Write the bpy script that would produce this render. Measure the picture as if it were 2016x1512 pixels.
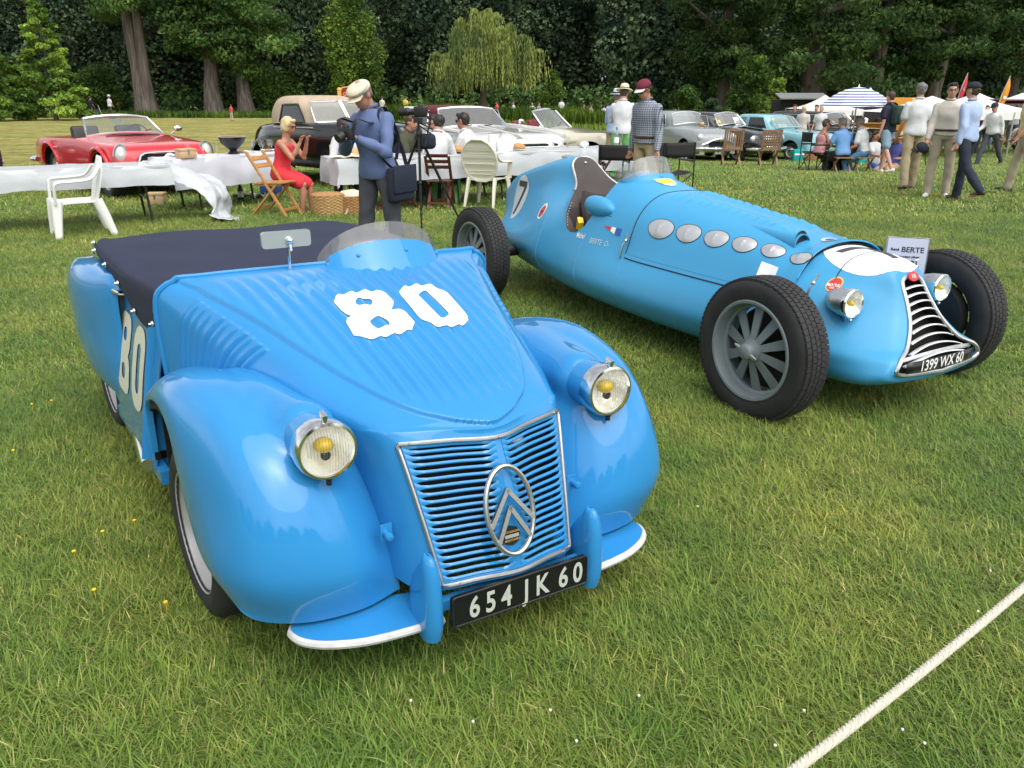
import bpy, bmesh, math, random
import numpy as np
from mathutils import Vector, Matrix, Euler, noise
from mathutils.bvhtree import BVHTree

for o in list(bpy.data.objects): bpy.data.objects.remove(o)
SC = bpy.context.scene
COL = SC.collection
R = math.radians
random.seed(7); np.random.seed(7)

# ------------------------------------------------------------------ camera, sky, sun, exposure
CAM_H, PITCH, FPX = 1.6, R(19.6), 1600.0
cam = bpy.data.cameras.new('camera'); camo = bpy.data.objects.new('camera', cam); COL.objects.link(camo)
cam.sensor_fit = 'HORIZONTAL'; cam.sensor_width = 36.0; cam.lens = 36.0*FPX/2016.0
cam.clip_start = 0.05; cam.clip_end = 2000
camo.location = (0, 0, CAM_H); camo.rotation_euler = (math.pi/2-PITCH, 0, 0)
SC.camera = camo

SUN_EL, SUN_AZ = R(58), R(150)          # azimuth clockwise from +Y (the view direction)
world = bpy.data.worlds.new('World'); SC.world = world; world.use_nodes = True
wn = world.node_tree.nodes; wl = world.node_tree.links
bg = wn['Background']; bg.inputs['Strength'].default_value = 0.15
sky = wn.new('ShaderNodeTexSky'); sky.sky_type = 'NISHITA'; sky.sun_disc = False
sky.sun_elevation = SUN_EL; sky.sun_rotation = SUN_AZ; sky.dust_density = 3.0; sky.air_density = 1.0
hs = wn.new('ShaderNodeHueSaturation'); hs.inputs['Saturation'].default_value = 0.22; hs.inputs['Value'].default_value = 1.0
wl.new(sky.outputs[0], hs.inputs['Color'])
# broken white cloud sheet over the whole sky
tc = wn.new('ShaderNodeTexCoord'); cn = wn.new('ShaderNodeTexNoise')
cn.inputs['Scale'].default_value = 2.6; cn.inputs['Detail'].default_value = 7; cn.inputs['Roughness'].default_value = 0.6
wl.new(tc.outputs['Generated'], cn.inputs['Vector'])
cr_ = wn.new('ShaderNodeMapRange'); cr_.inputs[1].default_value = 0.35; cr_.inputs[2].default_value = 0.7
cr_.inputs[3].default_value = 0.8; cr_.inputs[4].default_value = 1.45
wl.new(cn.outputs[0], cr_.inputs[0])
mu = wn.new('ShaderNodeMix'); mu.data_type = 'RGBA'; mu.blend_type = 'MULTIPLY'; mu.inputs[0].default_value = 1.0
wl.new(hs.outputs[0], mu.inputs[6]); wl.new(cr_.outputs[0], mu.inputs[7]); wl.new(mu.outputs[2], bg.inputs['Color'])

sun = bpy.data.lights.new('sun', 'SUN'); suno = bpy.data.objects.new('sun', sun); COL.objects.link(suno)
sun.energy = 1.3; sun.angle = R(75); sun.color = (1.0, 0.95, 0.87)
sd = Vector((math.sin(SUN_AZ)*math.cos(SUN_EL), math.cos(SUN_AZ)*math.cos(SUN_EL), math.sin(SUN_EL)))
suno.rotation_euler = sd.to_track_quat('Z', 'Y').to_euler()
SC.view_settings.view_transform = 'Standard'; SC.view_settings.look = 'None'
SC.view_settings.gamma = 1.0; SC.view_settings.use_curve_mapping = False
SC.view_settings.exposure = 0.65

# ------------------------------------------------------------------ helpers
CP, SP = math.cos(PITCH), math.sin(PITCH)
def ray(u, v):
    a, b = (u-1008)/FPX, (756-v)/FPX
    return Vector((a, CP+b*SP, b*CP-SP))
def GZ(x, y):
    """the meadow falls away gently to the right and towards the stream"""
    f = lambda a, b, t: (lambda k: k*k*(3-2*k))(min(1, max(0, (t-a)/(b-a))))
    return -.46*f(14.5, 30, y)*(.45+.55*f(-2, 8, x))
def G(u, v, z=0.0):
    """the ground point (or the point at height z above it) seen at photo pixel u, v"""
    r = ray(u, v); g = 0.0
    for _ in range(12):
        t = (z+g-CAM_H)/r.z; g = .5*g+.5*GZ(r.x*t, r.y*t)
    return Vector((r.x*t, r.y*t, z))
def AT(u, v, y):
    """the point at distance y seen at photo pixel u, v"""
    r = ray(u, v); t = y/r.y
    return Vector((r.x*t, y, CAM_H+r.z*t))

MATS = {}
def mat(name, col=(.5,.5,.5), rough=0.5, metal=0.0, bump=0.0, bscale=60.0, var=0.0, vscale=8.0, coat=0.0, spec=None, trans=0.0, alpha=None, sheen=0.0, detail=3.0, stretch=None):
    if name in MATS: return MATS[name]
    m = bpy.data.materials.new(name); m.use_nodes = True; MATS[name] = m
    nt = m.node_tree; n = nt.nodes; l = nt.links; b = n['Principled BSDF']
    b.inputs['Base Color'].default_value = (*col, 1); b.inputs['Roughness'].default_value = rough
    b.inputs['Metallic'].default_value = metal; b.inputs['Coat Weight'].default_value = coat
    b.inputs['Coat Roughness'].default_value = 0.04
    b.inputs['Sheen Weight'].default_value = sheen
    if spec is not None: b.inputs['Specular IOR Level'].default_value = spec
    if trans: b.inputs['Transmission Weight'].default_value = trans
    if alpha is not None: b.inputs['Alpha'].default_value = alpha
    t = n.new('ShaderNodeTexCoord'); src = t.outputs['Object']
    if stretch:
        mp = n.new('ShaderNodeMapping'); mp.inputs['Scale'].default_value = stretch
        l.new(src, mp.inputs[0]); src = mp.outputs[0]
    if var:
        x = n.new('ShaderNodeTexNoise'); x.inputs['Scale'].default_value = vscale; x.inputs['Detail'].default_value = detail+2
        l.new(src, x.inputs['Vector'])
        mr = n.new('ShaderNodeMapRange'); mr.inputs[1].default_value = 0.3; mr.inputs[2].default_value = 0.7
        mr.inputs[3].default_value = 1-var; mr.inputs[4].default_value = 1+var; l.new(x.outputs[0], mr.inputs[0])
        mx = n.new('ShaderNodeMix'); mx.data_type = 'RGBA'; mx.blend_type = 'MULTIPLY'; mx.inputs[0].default_value = 1
        mx.inputs[6].default_value = (*col, 1); l.new(mr.outputs[0], mx.inputs[7]); l.new(mx.outputs[2], b.inputs['Base Color'])
    if bump:
        x = n.new('ShaderNodeTexNoise'); x.inputs['Scale'].default_value = bscale; x.inputs['Detail'].default_value = detail
        l.new(src, x.inputs['Vector']); bp = n.new('ShaderNodeBump'); bp.inputs['Strength'].default_value = bump
        bp.inputs['Distance'].default_value = 0.01
        l.new(x.outputs[0], bp.inputs['Height']); l.new(bp.outputs[0], b.inputs['Normal'])
    return m
def glass(name, col=(.9,.95,.95), amount=0.85, rough=0.03, film=.5):
    """thin pane: see-through with a surface reflection"""
    if name in MATS: return MATS[name]
    m = bpy.data.materials.new(name); m.use_nodes = True; MATS[name] = m
    nt = m.node_tree; n = nt.nodes; l = nt.links; n.remove(n['Principled BSDF'])
    tr = n.new('ShaderNodeBsdfTransparent'); tr.inputs[0].default_value = (*col, 1)
    gl = n.new('ShaderNodeBsdfGlossy'); gl.inputs['Roughness'].default_value = rough
    lw = n.new('ShaderNodeLayerWeight'); pw = n.new('ShaderNodeMath'); pw.operation = 'POWER'; pw.inputs[1].default_value = 4.0; l.new(lw.outputs['Facing'], pw.inputs[0])
    fr = n.new('ShaderNodeMath'); fr.operation = 'MULTIPLY_ADD'; fr.inputs[1].default_value = .75; fr.inputs[2].default_value = .045; l.new(pw.outputs[0], fr.inputs[0])
    df = n.new('ShaderNodeBsdfDiffuse'); df.inputs[0].default_value = (film,film*1.04,film*1.02,1)
    m1 = n.new('ShaderNodeMixShader'); m1.inputs[0].default_value = 1-amount
    m2 = n.new('ShaderNodeMixShader')
    l.new(tr.outputs[0], m1.inputs[1]); l.new(df.outputs[0], m1.inputs[2])
    l.new(fr.outputs[0], m2.inputs[0]); l.new(m1.outputs[0], m2.inputs[1]); l.new(gl.outputs[0], m2.inputs[2])
    l.new(m2.outputs[0], n['Material Output'].inputs[0])
    return m

def tag(o, label=None, cat=None, group=None, kind=None):
    if label: o['label'] = label
    if cat: o['category'] = cat
    if group: o['group'] = group
    if kind: o['kind'] = kind
    return o
def thing(name, label, cat, loc=(0,0,0), rz=0.0, group=None):
    o = bpy.data.objects.new(name, None); COL.objects.link(o); o.empty_display_size = 0.2
    o.location = loc; o.rotation_euler = (0, 0, rz)
    return tag(o, label, cat, group)
def link(name, me, parent=None):
    o = bpy.data.objects.new(name, me); COL.objects.link(o)
    if parent is not None: o.parent = parent
    return o
def kids(o): return [c for c in bpy.data.objects if c.parent == o]
def copy_tree(o, parent=None, cache=None):
    if cache is None:
        cache = {}
        for c in bpy.data.objects:
            if c.parent: cache.setdefault(c.parent.name, []).append(c)
    c = o.copy(); COL.objects.link(c)
    if parent is not None: c.parent = parent
    for k in cache.get(o.name, []): copy_tree(k, c, cache)
    return c

class MB:
    """collects shapes, then links them as one mesh object"""
    def __init__(s): s.v = []; s.f = []; s.m = []; s.n = 0; s.col = None
    def add(s, V, F, mi=0):
        V = np.asarray(V, float).reshape(-1, 3); s.v.append(V)
        n = s.n; s.f += [tuple(int(i)+n for i in f) for f in F]; s.m += [mi]*len(F); s.n += len(V); return s
    def grid(s, P, cu=False, cv=False, mi=0, flip=False):
        P = np.asarray(P, float); a, b = P.shape[:2]; F = []
        for i in range(a if cu else a-1):
            for j in range(b if cv else b-1):
                q = (i*b+j, i*b+(j+1) % b, ((i+1) % a)*b+(j+1) % b, ((i+1) % a)*b+j)
                F.append(q[::-1] if flip else q)
        return s.add(P.reshape(-1, 3), F, mi)
    def box(s, c, d, rot=None, mi=0, taper=1.0):
        x, y, z = d[0]/2, d[1]/2, d[2]/2; t = taper
        V = np.array([(-x,-y,-z),(x,-y,-z),(x,y,-z),(-x,y,-z),(-x*t,-y*t,z),(x*t,-y*t,z),(x*t,y*t,z),(-x*t,y*t,z)])
        if rot is not None: V = V @ np.array(Euler(rot).to_matrix()).T
        return s.add(V+np.array(c), [(3,2,1,0),(4,5,6,7),(0,1,5,4),(1,2,6,5),(2,3,7,6),(3,0,4,7)], mi)
    def beam(s, p, q, w, t, up=(0,0,1), mi=0):
        p = np.array(p, float); q = np.array(q, float); d = q-p; L = np.linalg.norm(d); d = d/L
        u = np.array(up, float); r = np.cross(d, u)
        if np.linalg.norm(r) < 1e-5: r = np.cross(d, (1,0,0))
        r /= np.linalg.norm(r); u = np.cross(r, d)
        V = [e+r*a*w/2+u*b*t/2 for e in (p,q) for a, b in ((-1,-1),(1,-1),(1,1),(-1,1))]
        return s.add(V, [(0,1,2,3),(7,6,5,4),(0,4,5,1),(1,5,6,2),(2,6,7,3),(3,7,4,0)], mi)
    def tube(s, pts, r, n=8, close=False, mi=0, caps=True, flat=None):
        P = np.array([tuple(p) for p in pts], float); k = len(P)
        rr = np.full(k, r, float) if np.isscalar(r) else np.array(r, float)
        T = np.gradient(P, axis=0) if not close else (np.roll(P,-1,0)-np.roll(P,1,0))
        T /= np.maximum(np.linalg.norm(T, axis=1)[:,None], 1e-9)
        a = np.array((0,0,1.)) if abs(T[0][2]) < .9 else np.array((1.,0,0)); N = []
        for i in range(k):
            a = a-T[i]*np.dot(a, T[i]); a /= max(np.linalg.norm(a), 1e-9); N.append(a.copy())
        N = np.array(N); B = np.cross(T, N); th = np.linspace(0, 2*math.pi, n, endpoint=False)
        fx, fy = (1,1) if flat is None else flat
        Q = P[:,None,:]+rr[:,None,None]*(N[:,None,:]*np.cos(th)[None,:,None]*fx+B[:,None,:]*np.sin(th)[None,:,None]*fy)
        n0 = s.n; s.grid(Q, cu=close, cv=True, mi=mi)
        if caps and not close:
            s.f.append(tuple(n0+i for i in range(n))); s.m.append(mi)
            s.f.append(tuple(n0+(k-1)*n+i for i in range(n-1,-1,-1))); s.m.append(mi)
        return s
    def lathe(s, prof, c=(0,0,0), axis='z', n=24, mi=0, caps=False):
        th = np.linspace(0, 2*math.pi, n, endpoint=False); Q = []
        for r, h in prof: Q.append(np.stack([r*np.cos(th), r*np.sin(th), np.full(n, h)], 1))
        Q = np.array(Q)
        if axis == 'x': Q = Q[..., [2,0,1]]
        elif axis == 'y': Q = Q[..., [1,2,0]]
        n0 = s.n; k = len(prof); s.grid(Q+np.array(c), cv=True, mi=mi)
        if caps:
            s.f.append(tuple(n0+i for i in range(n-1,-1,-1))); s.m.append(mi)
            s.f.append(tuple(n0+(k-1)*n+i for i in range(n))); s.m.append(mi)
        return s
    def ell(s, c, r, n=14, m=9, rot=None, mi=0, zmin=-1.0, zmax=1.0):
        th = np.linspace(0, 2*math.pi, n, endpoint=False)
        ph = np.linspace(math.asin(max(-1,zmin)), math.asin(min(1,zmax)), m)
        Q = np.stack([np.outer(np.cos(ph), np.cos(th)), np.outer(np.cos(ph), np.sin(th)), np.outer(np.sin(ph), np.ones(n))], 2)*np.array(r)
        if rot is not None: Q = Q @ np.array(Euler(rot).to_matrix()).T
        return s.grid(Q+np.array(c), cv=True, mi=mi)
    def prism(s, poly, d, off=(0,0,0), plane='xy', mi=0):
        """2D outline extruded by d along the third axis"""
        n = len(poly); P = np.array(poly, float)
        lo = np.c_[P, np.zeros(n)]; hi = np.c_[P, np.full(n, d)]
        V = np.r_[lo, hi]
        if plane == 'xz': V = V[:, [0,2,1]]
        elif plane == 'yz': V = V[:, [2,0,1]]
        F = [tuple(range(n-1,-1,-1)), tuple(range(n, 2*n))]+[(i,(i+1)%n,n+(i+1)%n,n+i) for i in range(n)]
        return s.add(V+np.array(off), F, mi)
    def arr(s): return np.concatenate(s.v) if s.v else np.zeros((0,3))
    def xf(s, fn):
        V = fn(s.arr()); s.v = [np.asarray(V)]; return s
    def mesh(s, name, mats, smooth=True, fix=True, angle=40):
        me = bpy.data.meshes.new(name); V = s.arr()
        me.from_pydata(V.tolist(), [], s.f)
        for m in (mats if isinstance(mats, (list,tuple)) else [mats]): me.materials.append(m)
        if any(s.m): me.polygons.foreach_set('material_index', s.m)
        if fix:
            b = bmesh.new(); b.from_mesh(me); bmesh.ops.remove_doubles(b, verts=b.verts, dist=1e-5)
            bmesh.ops.recalc_face_normals(b, faces=b.faces); b.to_mesh(me); b.free()
        if smooth:
            me.polygons.foreach_set('use_smooth', [True]*len(me.polygons))
            if angle < 180:
                try: me.set_sharp_from_angle(angle=R(angle))
                except Exception: pass
        me.update(); return me
    def build(s, name, mats, parent=None, smooth=True, fix=True, angle=40):
        return link(name, s.mesh(name, mats, smooth, fix, angle), parent)

def crspl(P, n):
    """Catmull-Rom through P (k, ...) with n samples per span"""
    P = np.asarray(P, float); k = len(P)
    E = np.concatenate([[2*P[0]-P[1]], P, [2*P[-1]-P[-2]]]); out = []
    t = np.linspace(0, 1, n, endpoint=False).reshape((-1,)+(1,)*(P.ndim-1))
    for i in range(k-1):
        a, b, c, d = E[i:i+4]
        out.append(.5*((2*b)+(c-a)*t+(2*a-5*b+4*c-d)*t**2+(3*b-a-3*c+d)*t**3))
    out.append(P[-1:]); return np.concatenate(out)
def surf(rows, nr, nc):
    """smooth surface through rows x columns of control points"""
    P = crspl(np.asarray(rows, float), nr)
    return crspl(P.transpose(1,0,2), nc).transpose(1,0,2)
def mirror_rows(rows):
    rows = np.asarray(rows, float); m = rows[:, ::-1].copy(); m[..., 0] *= -1
    return np.concatenate([m[:, :-1], rows], 1) if np.allclose(rows[:,0,0], 0) else np.concatenate([m, rows], 1)
def normals(P):
    du = np.gradient(P, axis=0); dv = np.gradient(P, axis=1); N = np.cross(du, dv)
    return N/np.maximum(np.linalg.norm(N, axis=2)[..., None], 1e-9)
def sstep(a, b, x):
    t = np.clip((x-a)/(b-a), 0, 1); return t*t*(3-2*t)
def arc(c, r, a0, a1, n, plane='xz'):
    t = np.linspace(R(a0), R(a1), n); A = np.stack([c[0]+r*np.cos(t), c[1]+r*np.sin(t)], 1); return A

def apply_mods(o):
    dg = bpy.context.evaluated_depsgraph_get(); e = o.evaluated_get(dg)
    me = bpy.data.meshes.new_from_object(e, depsgraph=dg); old = o.data
    o.modifiers.clear(); o.data = me; me.name = old.name
    if old.users == 0: bpy.data.meshes.remove(old)
    return o
def cut(o, cutter, op='DIFFERENCE', keep=False):
    m = o.modifiers.new('cut', 'BOOLEAN'); m.operation = op; m.object = cutter; m.solver = 'EXACT'
    m.material_mode = 'TRANSFER'
    apply_mods(o)
    if not keep: bpy.data.objects.remove(cutter)
    return o
def shade(o, angle=35):
    me = o.data; me.polygons.foreach_set('use_smooth', [True]*len(me.polygons)); me.set_sharp_from_angle(angle=R(angle)); me.update()
def bevel(o, w=0.004, seg=2, angle=30):
    m = o.modifiers.new('b', 'BEVEL'); m.width = w; m.segments = seg; m.limit_method = 'ANGLE'; m.angle_limit = R(angle)
    apply_mods(o); shade(o, 50); return o
def bvh_of(o):
    me = o.data; return BVHTree.FromPolygons([v.co[:] for v in me.vertices], [tuple(p.vertices) for p in me.polygons])

def flat_text(txt, size, bold=0.0, align='CENTER', sx=1.0, space=1.0):
    """outline of a word as flat triangles in its own plane"""
    c = bpy.data.curves.new('t', 'FONT'); c.body = txt; c.size = size; c.offset = bold; c.align_x = align; c.align_y = 'CENTER'
    c.space_character = space; c.resolution_u = 4
    o = bpy.data.objects.new('t', c); COL.objects.link(o)
    dg = bpy.context.evaluated_depsgraph_get(); me = bpy.data.meshes.new_from_object(o.evaluated_get(dg), depsgraph=dg)
    V = np.array([v.co[:] for v in me.vertices]).reshape(-1,3)*np.array((sx,1,1)); F = [tuple(p.vertices) for p in me.polygons]
    bpy.data.objects.remove(o); bpy.data.curves.remove(c); bpy.data.meshes.remove(me)
    return V, F
def flat_shape(loops, res=1):
    """filled outline(s) with holes, as flat triangles"""
    c = bpy.data.curves.new('s', 'CURVE'); c.dimensions = '2D'; c.fill_mode = 'BOTH'
    for L in loops:
        sp = c.splines.new('POLY'); sp.points.add(len(L)-1); sp.use_cyclic_u = True
        for p, q in zip(sp.points, L): p.co = (q[0], q[1], 0, 1)
    o = bpy.data.objects.new('s', c); COL.objects.link(o)
    dg = bpy.context.evaluated_depsgraph_get(); me = bpy.data.meshes.new_from_object(o.evaluated_get(dg), depsgraph=dg)
    V = np.array([v.co[:] for v in me.vertices]).reshape(-1,3); F = [tuple(p.vertices) for p in me.polygons]
    bpy.data.objects.remove(o); bpy.data.curves.remove(c); bpy.data.meshes.remove(me)
    return V, F
def refine(V, F, L):
    b = bmesh.new(); vs = [b.verts.new(v) for v in V]
    for f in F:
        try: b.faces.new([vs[i] for i in f])
        except ValueError: pass
    bmesh.ops.triangulate(b, faces=b.faces)
    for _ in range(6):
        e = [x for x in b.edges if x.calc_length() > L]
        if not e: break
        bmesh.ops.subdivide_edges(b, edges=e, cuts=1); bmesh.ops.triangulate(b, faces=[f for f in b.faces if len(f.verts) > 3])
    b.verts.index_update(); V = np.array([v.co[:] for v in b.verts]); F = [tuple(v.index for v in f.verts) for f in b.faces]
    b.free(); return V, F
def decal(name, VF, org, ux, uy, bvh, m, parent, off=0.003, L=0.02, reach=1.0, lift=0.3):
    """flat print laid onto a surface: each point drops along the print's normal"""
    V, F = refine(VF[0], VF[1], L); o = Vector(org); ux = Vector(ux).normalized(); uy = Vector(uy); uy = (uy-ux*uy.dot(ux)).normalized()
    nz = ux.cross(uy); out = []
    for v in V:
        p = o+ux*v[0]+uy*v[1]
        h, n, i, d = bvh.ray_cast(p+nz*lift, -nz, reach+lift)
        if h is None: h, n, i, d = bvh.find_nearest(p)
        out.append((h+nz*off)[:])
    b = MB(); b.add(out, F); return b.build(name, m, parent, fix=False, angle=180)
def flat(name, VF, org, ux, uy, m, parent, thick=0.0015):
    """raised flat lettering with a little thickness"""
    V, F = VF; o = np.array(org, float); ux = np.array(ux, float); ux /= np.linalg.norm(ux); uy = np.array(uy, float); uy -= ux*uy.dot(ux); uy /= np.linalg.norm(uy)
    nz = np.cross(ux, uy); P = o+V[:,:1]*ux+V[:,1:2]*uy+nz*thick
    b = MB(); b.add(P, F); return b.build(name, m, parent, smooth=False, fix=False)
def rrect(w, h, r, n=5):
    P = []
    for cx, cy, a in ((w/2-r,h/2-r,0),(-w/2+r,h/2-r,90),(-w/2+r,-h/2+r,180),(w/2-r,-h/2+r,270)):
        for t in np.linspace(R(a), R(a+90), n): P.append((cx+r*math.cos(t), cy+r*math.sin(t)))
    return P
def ellipse(rx, ry, n=32, c=(0,0)): return [(c[0]+rx*math.cos(t), c[1]+ry*math.sin(t)) for t in np.linspace(0, 2*math.pi, n, endpoint=False)]
def shift(L, dx, dy): return [(x+dx, y+dy) for x, y in L]

# common materials
CHROME = mat('chrome', (.75,.76,.77), .12, 1.0)
STEEL = mat('brushed_steel', (.55,.55,.55), .35, 1.0, bump=.05, bscale=200)
ALLOY = mat('dull_alloy', (.62,.63,.64), .38, 1.0, var=.15, vscale=14)
RUBBER = mat('rubber', (.02,.02,.021), .75, bump=.25, bscale=180, var=.3, vscale=9)
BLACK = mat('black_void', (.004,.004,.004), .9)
BLACKP = mat('black_plastic', (.012,.012,.013), .45)
WHITE = mat('white_paint', (.8,.8,.79), .5)
REFL = mat('reflector', (.88,.88,.84), .42, .75, bump=.25, bscale=45)
GLASS = glass('clear_glass')
# ------------------------------------------------------------------ ground
def ground_mat():
    m = bpy.data.materials.new('meadow_ground'); m.use_nodes = True; n = m.node_tree.nodes; l = m.node_tree.links; b = n['Principled BSDF']
    b.inputs['Roughness'].default_value = .95; b.inputs['Specular IOR Level'].default_value = .1
    t = n.new('ShaderNodeTexCoord')
    def ns(s, d, r=.6):
        x = n.new('ShaderNodeTexNoise'); x.inputs['Scale'].default_value = s; x.inputs['Detail'].default_value = d; x.inputs['Roughness'].default_value = r
        l.new(t.outputs['Object'], x.inputs['Vector']); return x.outputs[0]
    def ramp(src, a, ca, bb, cb):
        r = n.new('ShaderNodeValToRGB'); r.color_ramp.elements[0].position = a; r.color_ramp.elements[0].color = (*ca,1)
        r.color_ramp.elements[1].position = bb; r.color_ramp.elements[1].color = (*cb,1); l.new(src, r.inputs[0]); return r.outputs[0]
    base = ramp(ns(22, 6, .75), .3, (.075,.120,.025), .7, (.21,.26,.07))
    patch = ramp(ns(.9, 4), .4, (.75,.85,.7), .68, (1.35,1.15,.9))
    mx = n.new('ShaderNodeMix'); mx.data_type = 'RGBA'; mx.blend_type = 'MULTIPLY'; mx.inputs[0].default_value = 1
    l.new(base, mx.inputs[6]); l.new(patch, mx.inputs[7])
    # the far field is mown hay: drier, yellower
    sp = n.new('ShaderNodeSeparateXYZ'); l.new(t.outputs['Object'], sp.inputs[0])
    ad = n.new('ShaderNodeMath'); ad.operation = 'MULTIPLY_ADD'; l.new(sp.outputs[0], ad.inputs[0]); ad.inputs[1].default_value = -.8; l.new(sp.outputs[1], ad.inputs[2])
    w = n.new('ShaderNodeMath'); w.operation = 'MULTIPLY_ADD'; l.new(ns(.35, 4), w.inputs[0]); w.inputs[1].default_value = 8; l.new(ad.outputs[0], w.inputs[2])
    mr = n.new('ShaderNodeMapRange'); mr.inputs[1].default_value = 24; mr.inputs[2].default_value = 31; l.new(w.outputs[0], mr.inputs[0])
    hay = ramp(ns(3.5, 6, .7), .35, (.17,.19,.055), .68, (.40,.34,.14))
    hp = n.new('ShaderNodeMapping'); hp.inputs['Scale'].default_value = (.45,.8,1); l.new(t.outputs['Object'], hp.inputs[0]); hn = n.new('ShaderNodeTexNoise'); hn.inputs['Scale'].default_value = 1.3; hn.inputs['Detail'].default_value = 5; l.new(hp.outputs[0], hn.inputs['Vector'])
    hm = n.new('ShaderNodeMix'); hm.data_type = 'RGBA'; hm.blend_type = 'MULTIPLY'; hm.inputs[0].default_value = 1; l.new(hay, hm.inputs[6]); l.new(ramp(hn.outputs[0], .38, (.72,.82,.64), .62, (1.25,1.15,1.08)), hm.inputs[7]); hay = hm.outputs[2]
    m2 = n.new('ShaderNodeMix'); m2.data_type = 'RGBA'; l.new(mr.outputs[0], m2.inputs[0]); l.new(mx.outputs[2], m2.inputs[6]); l.new(hay, m2.inputs[7])
    l.new(m2.outputs[2], b.inputs['Base Color'])
    bp = n.new('ShaderNodeBump'); bp.inputs['Strength'].default_value = .9; bp.inputs['Distance'].default_value = .05
    l.new(ns(35, 5, .7), bp.inputs['Height']); l.new(bp.outputs[0], b.inputs['Normal'])
    return m
gx_ = [-420,-260,-160]+list(np.arange(-110,111,2.5))+[160,260,420]; gy_ = [-220,-120]+list(np.arange(-60,131,2.5))+[200,400,800]
g = MB(); g.grid(np.array([[(x,y,GZ(x,y)) for x in gx_] for y in gy_]))
ground = tag(g.build('ground', ground_mat(), smooth=True, angle=180), kind='structure')
# ------------------------------------------------------------------ grass
def leaf_mat(name, bright=1.0, patch=True, transl=.35, rough=.55, tint=(1,1,1), objvar=0.0, gloss=1.0):
    m = bpy.data.materials.new(name); m.use_nodes = True; n = m.node_tree.nodes; l = m.node_tree.links; n.remove(n['Principled BSDF'])
    at = n.new('ShaderNodeAttribute'); at.attribute_name = 'Col'; col = at.outputs['Color']
    def mul(a, b):
        mx = n.new('ShaderNodeMix'); mx.data_type = 'RGBA'; mx.blend_type = 'MULTIPLY'; mx.inputs[0].default_value = 1
        l.new(a, mx.inputs[6])
        if isinstance(b, tuple): mx.inputs[7].default_value = (*b, 1)
        else: l.new(b, mx.inputs[7])
        return mx.outputs[2]
    col = mul(col, tuple(bright*t for t in tint))
    if not patch:
        g = n.new('ShaderNodeNewGeometry')
        for sc, lo, hi, ca, cb in ((.33,.36,.66,(.50,.58,.62),(1.5,1.38,1.15)), (1.3,.35,.65,(.75,.8,.8),(1.25,1.2,1.1))):
            x = n.new('ShaderNodeTexNoise'); x.inputs['Scale'].default_value = sc; x.inputs['Detail'].default_value = 3
            l.new(g.outputs['Position'], x.inputs['Vector'])
            r = n.new('ShaderNodeValToRGB'); r.color_ramp.elements[0].position = lo; r.color_ramp.elements[1].position = hi
            r.color_ramp.elements[0].color = (*ca,1); r.color_ramp.elements[1].color = (*cb,1); l.new(x.outputs[0], r.inputs[0]); col = mul(col, r.outputs[0])
    if patch:
        g = n.new('ShaderNodeNewGeometry')
        for sc, lo, hi, ca, cb in ((1.1,.35,.68,(.62,.78,.62),(1.35,1.18,1.0)), (.35,.4,.65,(.85,.95,.85),(1.2,1.08,.95))):
            x = n.new('ShaderNodeTexNoise'); x.inputs['Scale'].default_value = sc; x.inputs['Detail'].default_value = 5; x.inputs['Roughness'].default_value = .65
            l.new(g.outputs['Position'], x.inputs['Vector'])
            r = n.new('ShaderNodeValToRGB'); r.color_ramp.elements[0].position = lo; r.color_ramp.elements[1].position = hi
            r.color_ramp.elements[0].color = (*ca,1); r.color_ramp.elements[1].color = (*cb,1); l.new(x.outputs[0], r.inputs[0]); col = mul(col, r.outputs[0])
    if objvar:
        oi = n.new('ShaderNodeObjectInfo'); mr = n.new('ShaderNodeMapRange'); mr.inputs[3].default_value = 1-objvar; mr.inputs[4].default_value = 1+objvar
        l.new(oi.outputs['Random'], mr.inputs[0]); col = mul(col, mr.outputs[0])
    d = n.new('ShaderNodeBsdfDiffuse'); t = n.new('ShaderNodeBsdfTranslucent'); gl = n.new('ShaderNodeBsdfGlossy'); gl.inputs['Roughness'].default_value = rough
    l.new(col, d.inputs[0]); l.new(col, t.inputs[0])
    m1 = n.new('ShaderNodeMixShader'); m1.inputs[0].default_value = transl; l.new(d.outputs[0], m1.inputs[1]); l.new(t.outputs[0], m1.inputs[2])
    fr = n.new('ShaderNodeFresnel'); fr.inputs['IOR'].default_value = gloss; m2 = n.new('ShaderNodeMixShader'); l.new(fr.outputs[0], m2.inputs[0]); l.new(m1.outputs[0], m2.inputs[1]); l.new(gl.outputs[0], m2.inputs[2])
    l.new((m2 if gloss > 1 else m1).outputs[0], n['Material Output'].inputs[0]); return m
def col_mesh(name, V, F, C, m):
    me = bpy.data.meshes.new(name); me.from_pydata(np.asarray(V).tolist(), [], F); me.materials.append(m)
    a = me.color_attributes.new('Col', 'FLOAT_COLOR', 'POINT'); C = np.c_[np.asarray(C), np.ones(len(C))].astype(np.float32); a.data.foreach_set('color', C.ravel()); return me
GRASS = leaf_mat('grass_blades', 2.05, gloss=1.2, tint=(.98,1.02,1.0))
rng = np.random.default_rng(11)
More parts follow.
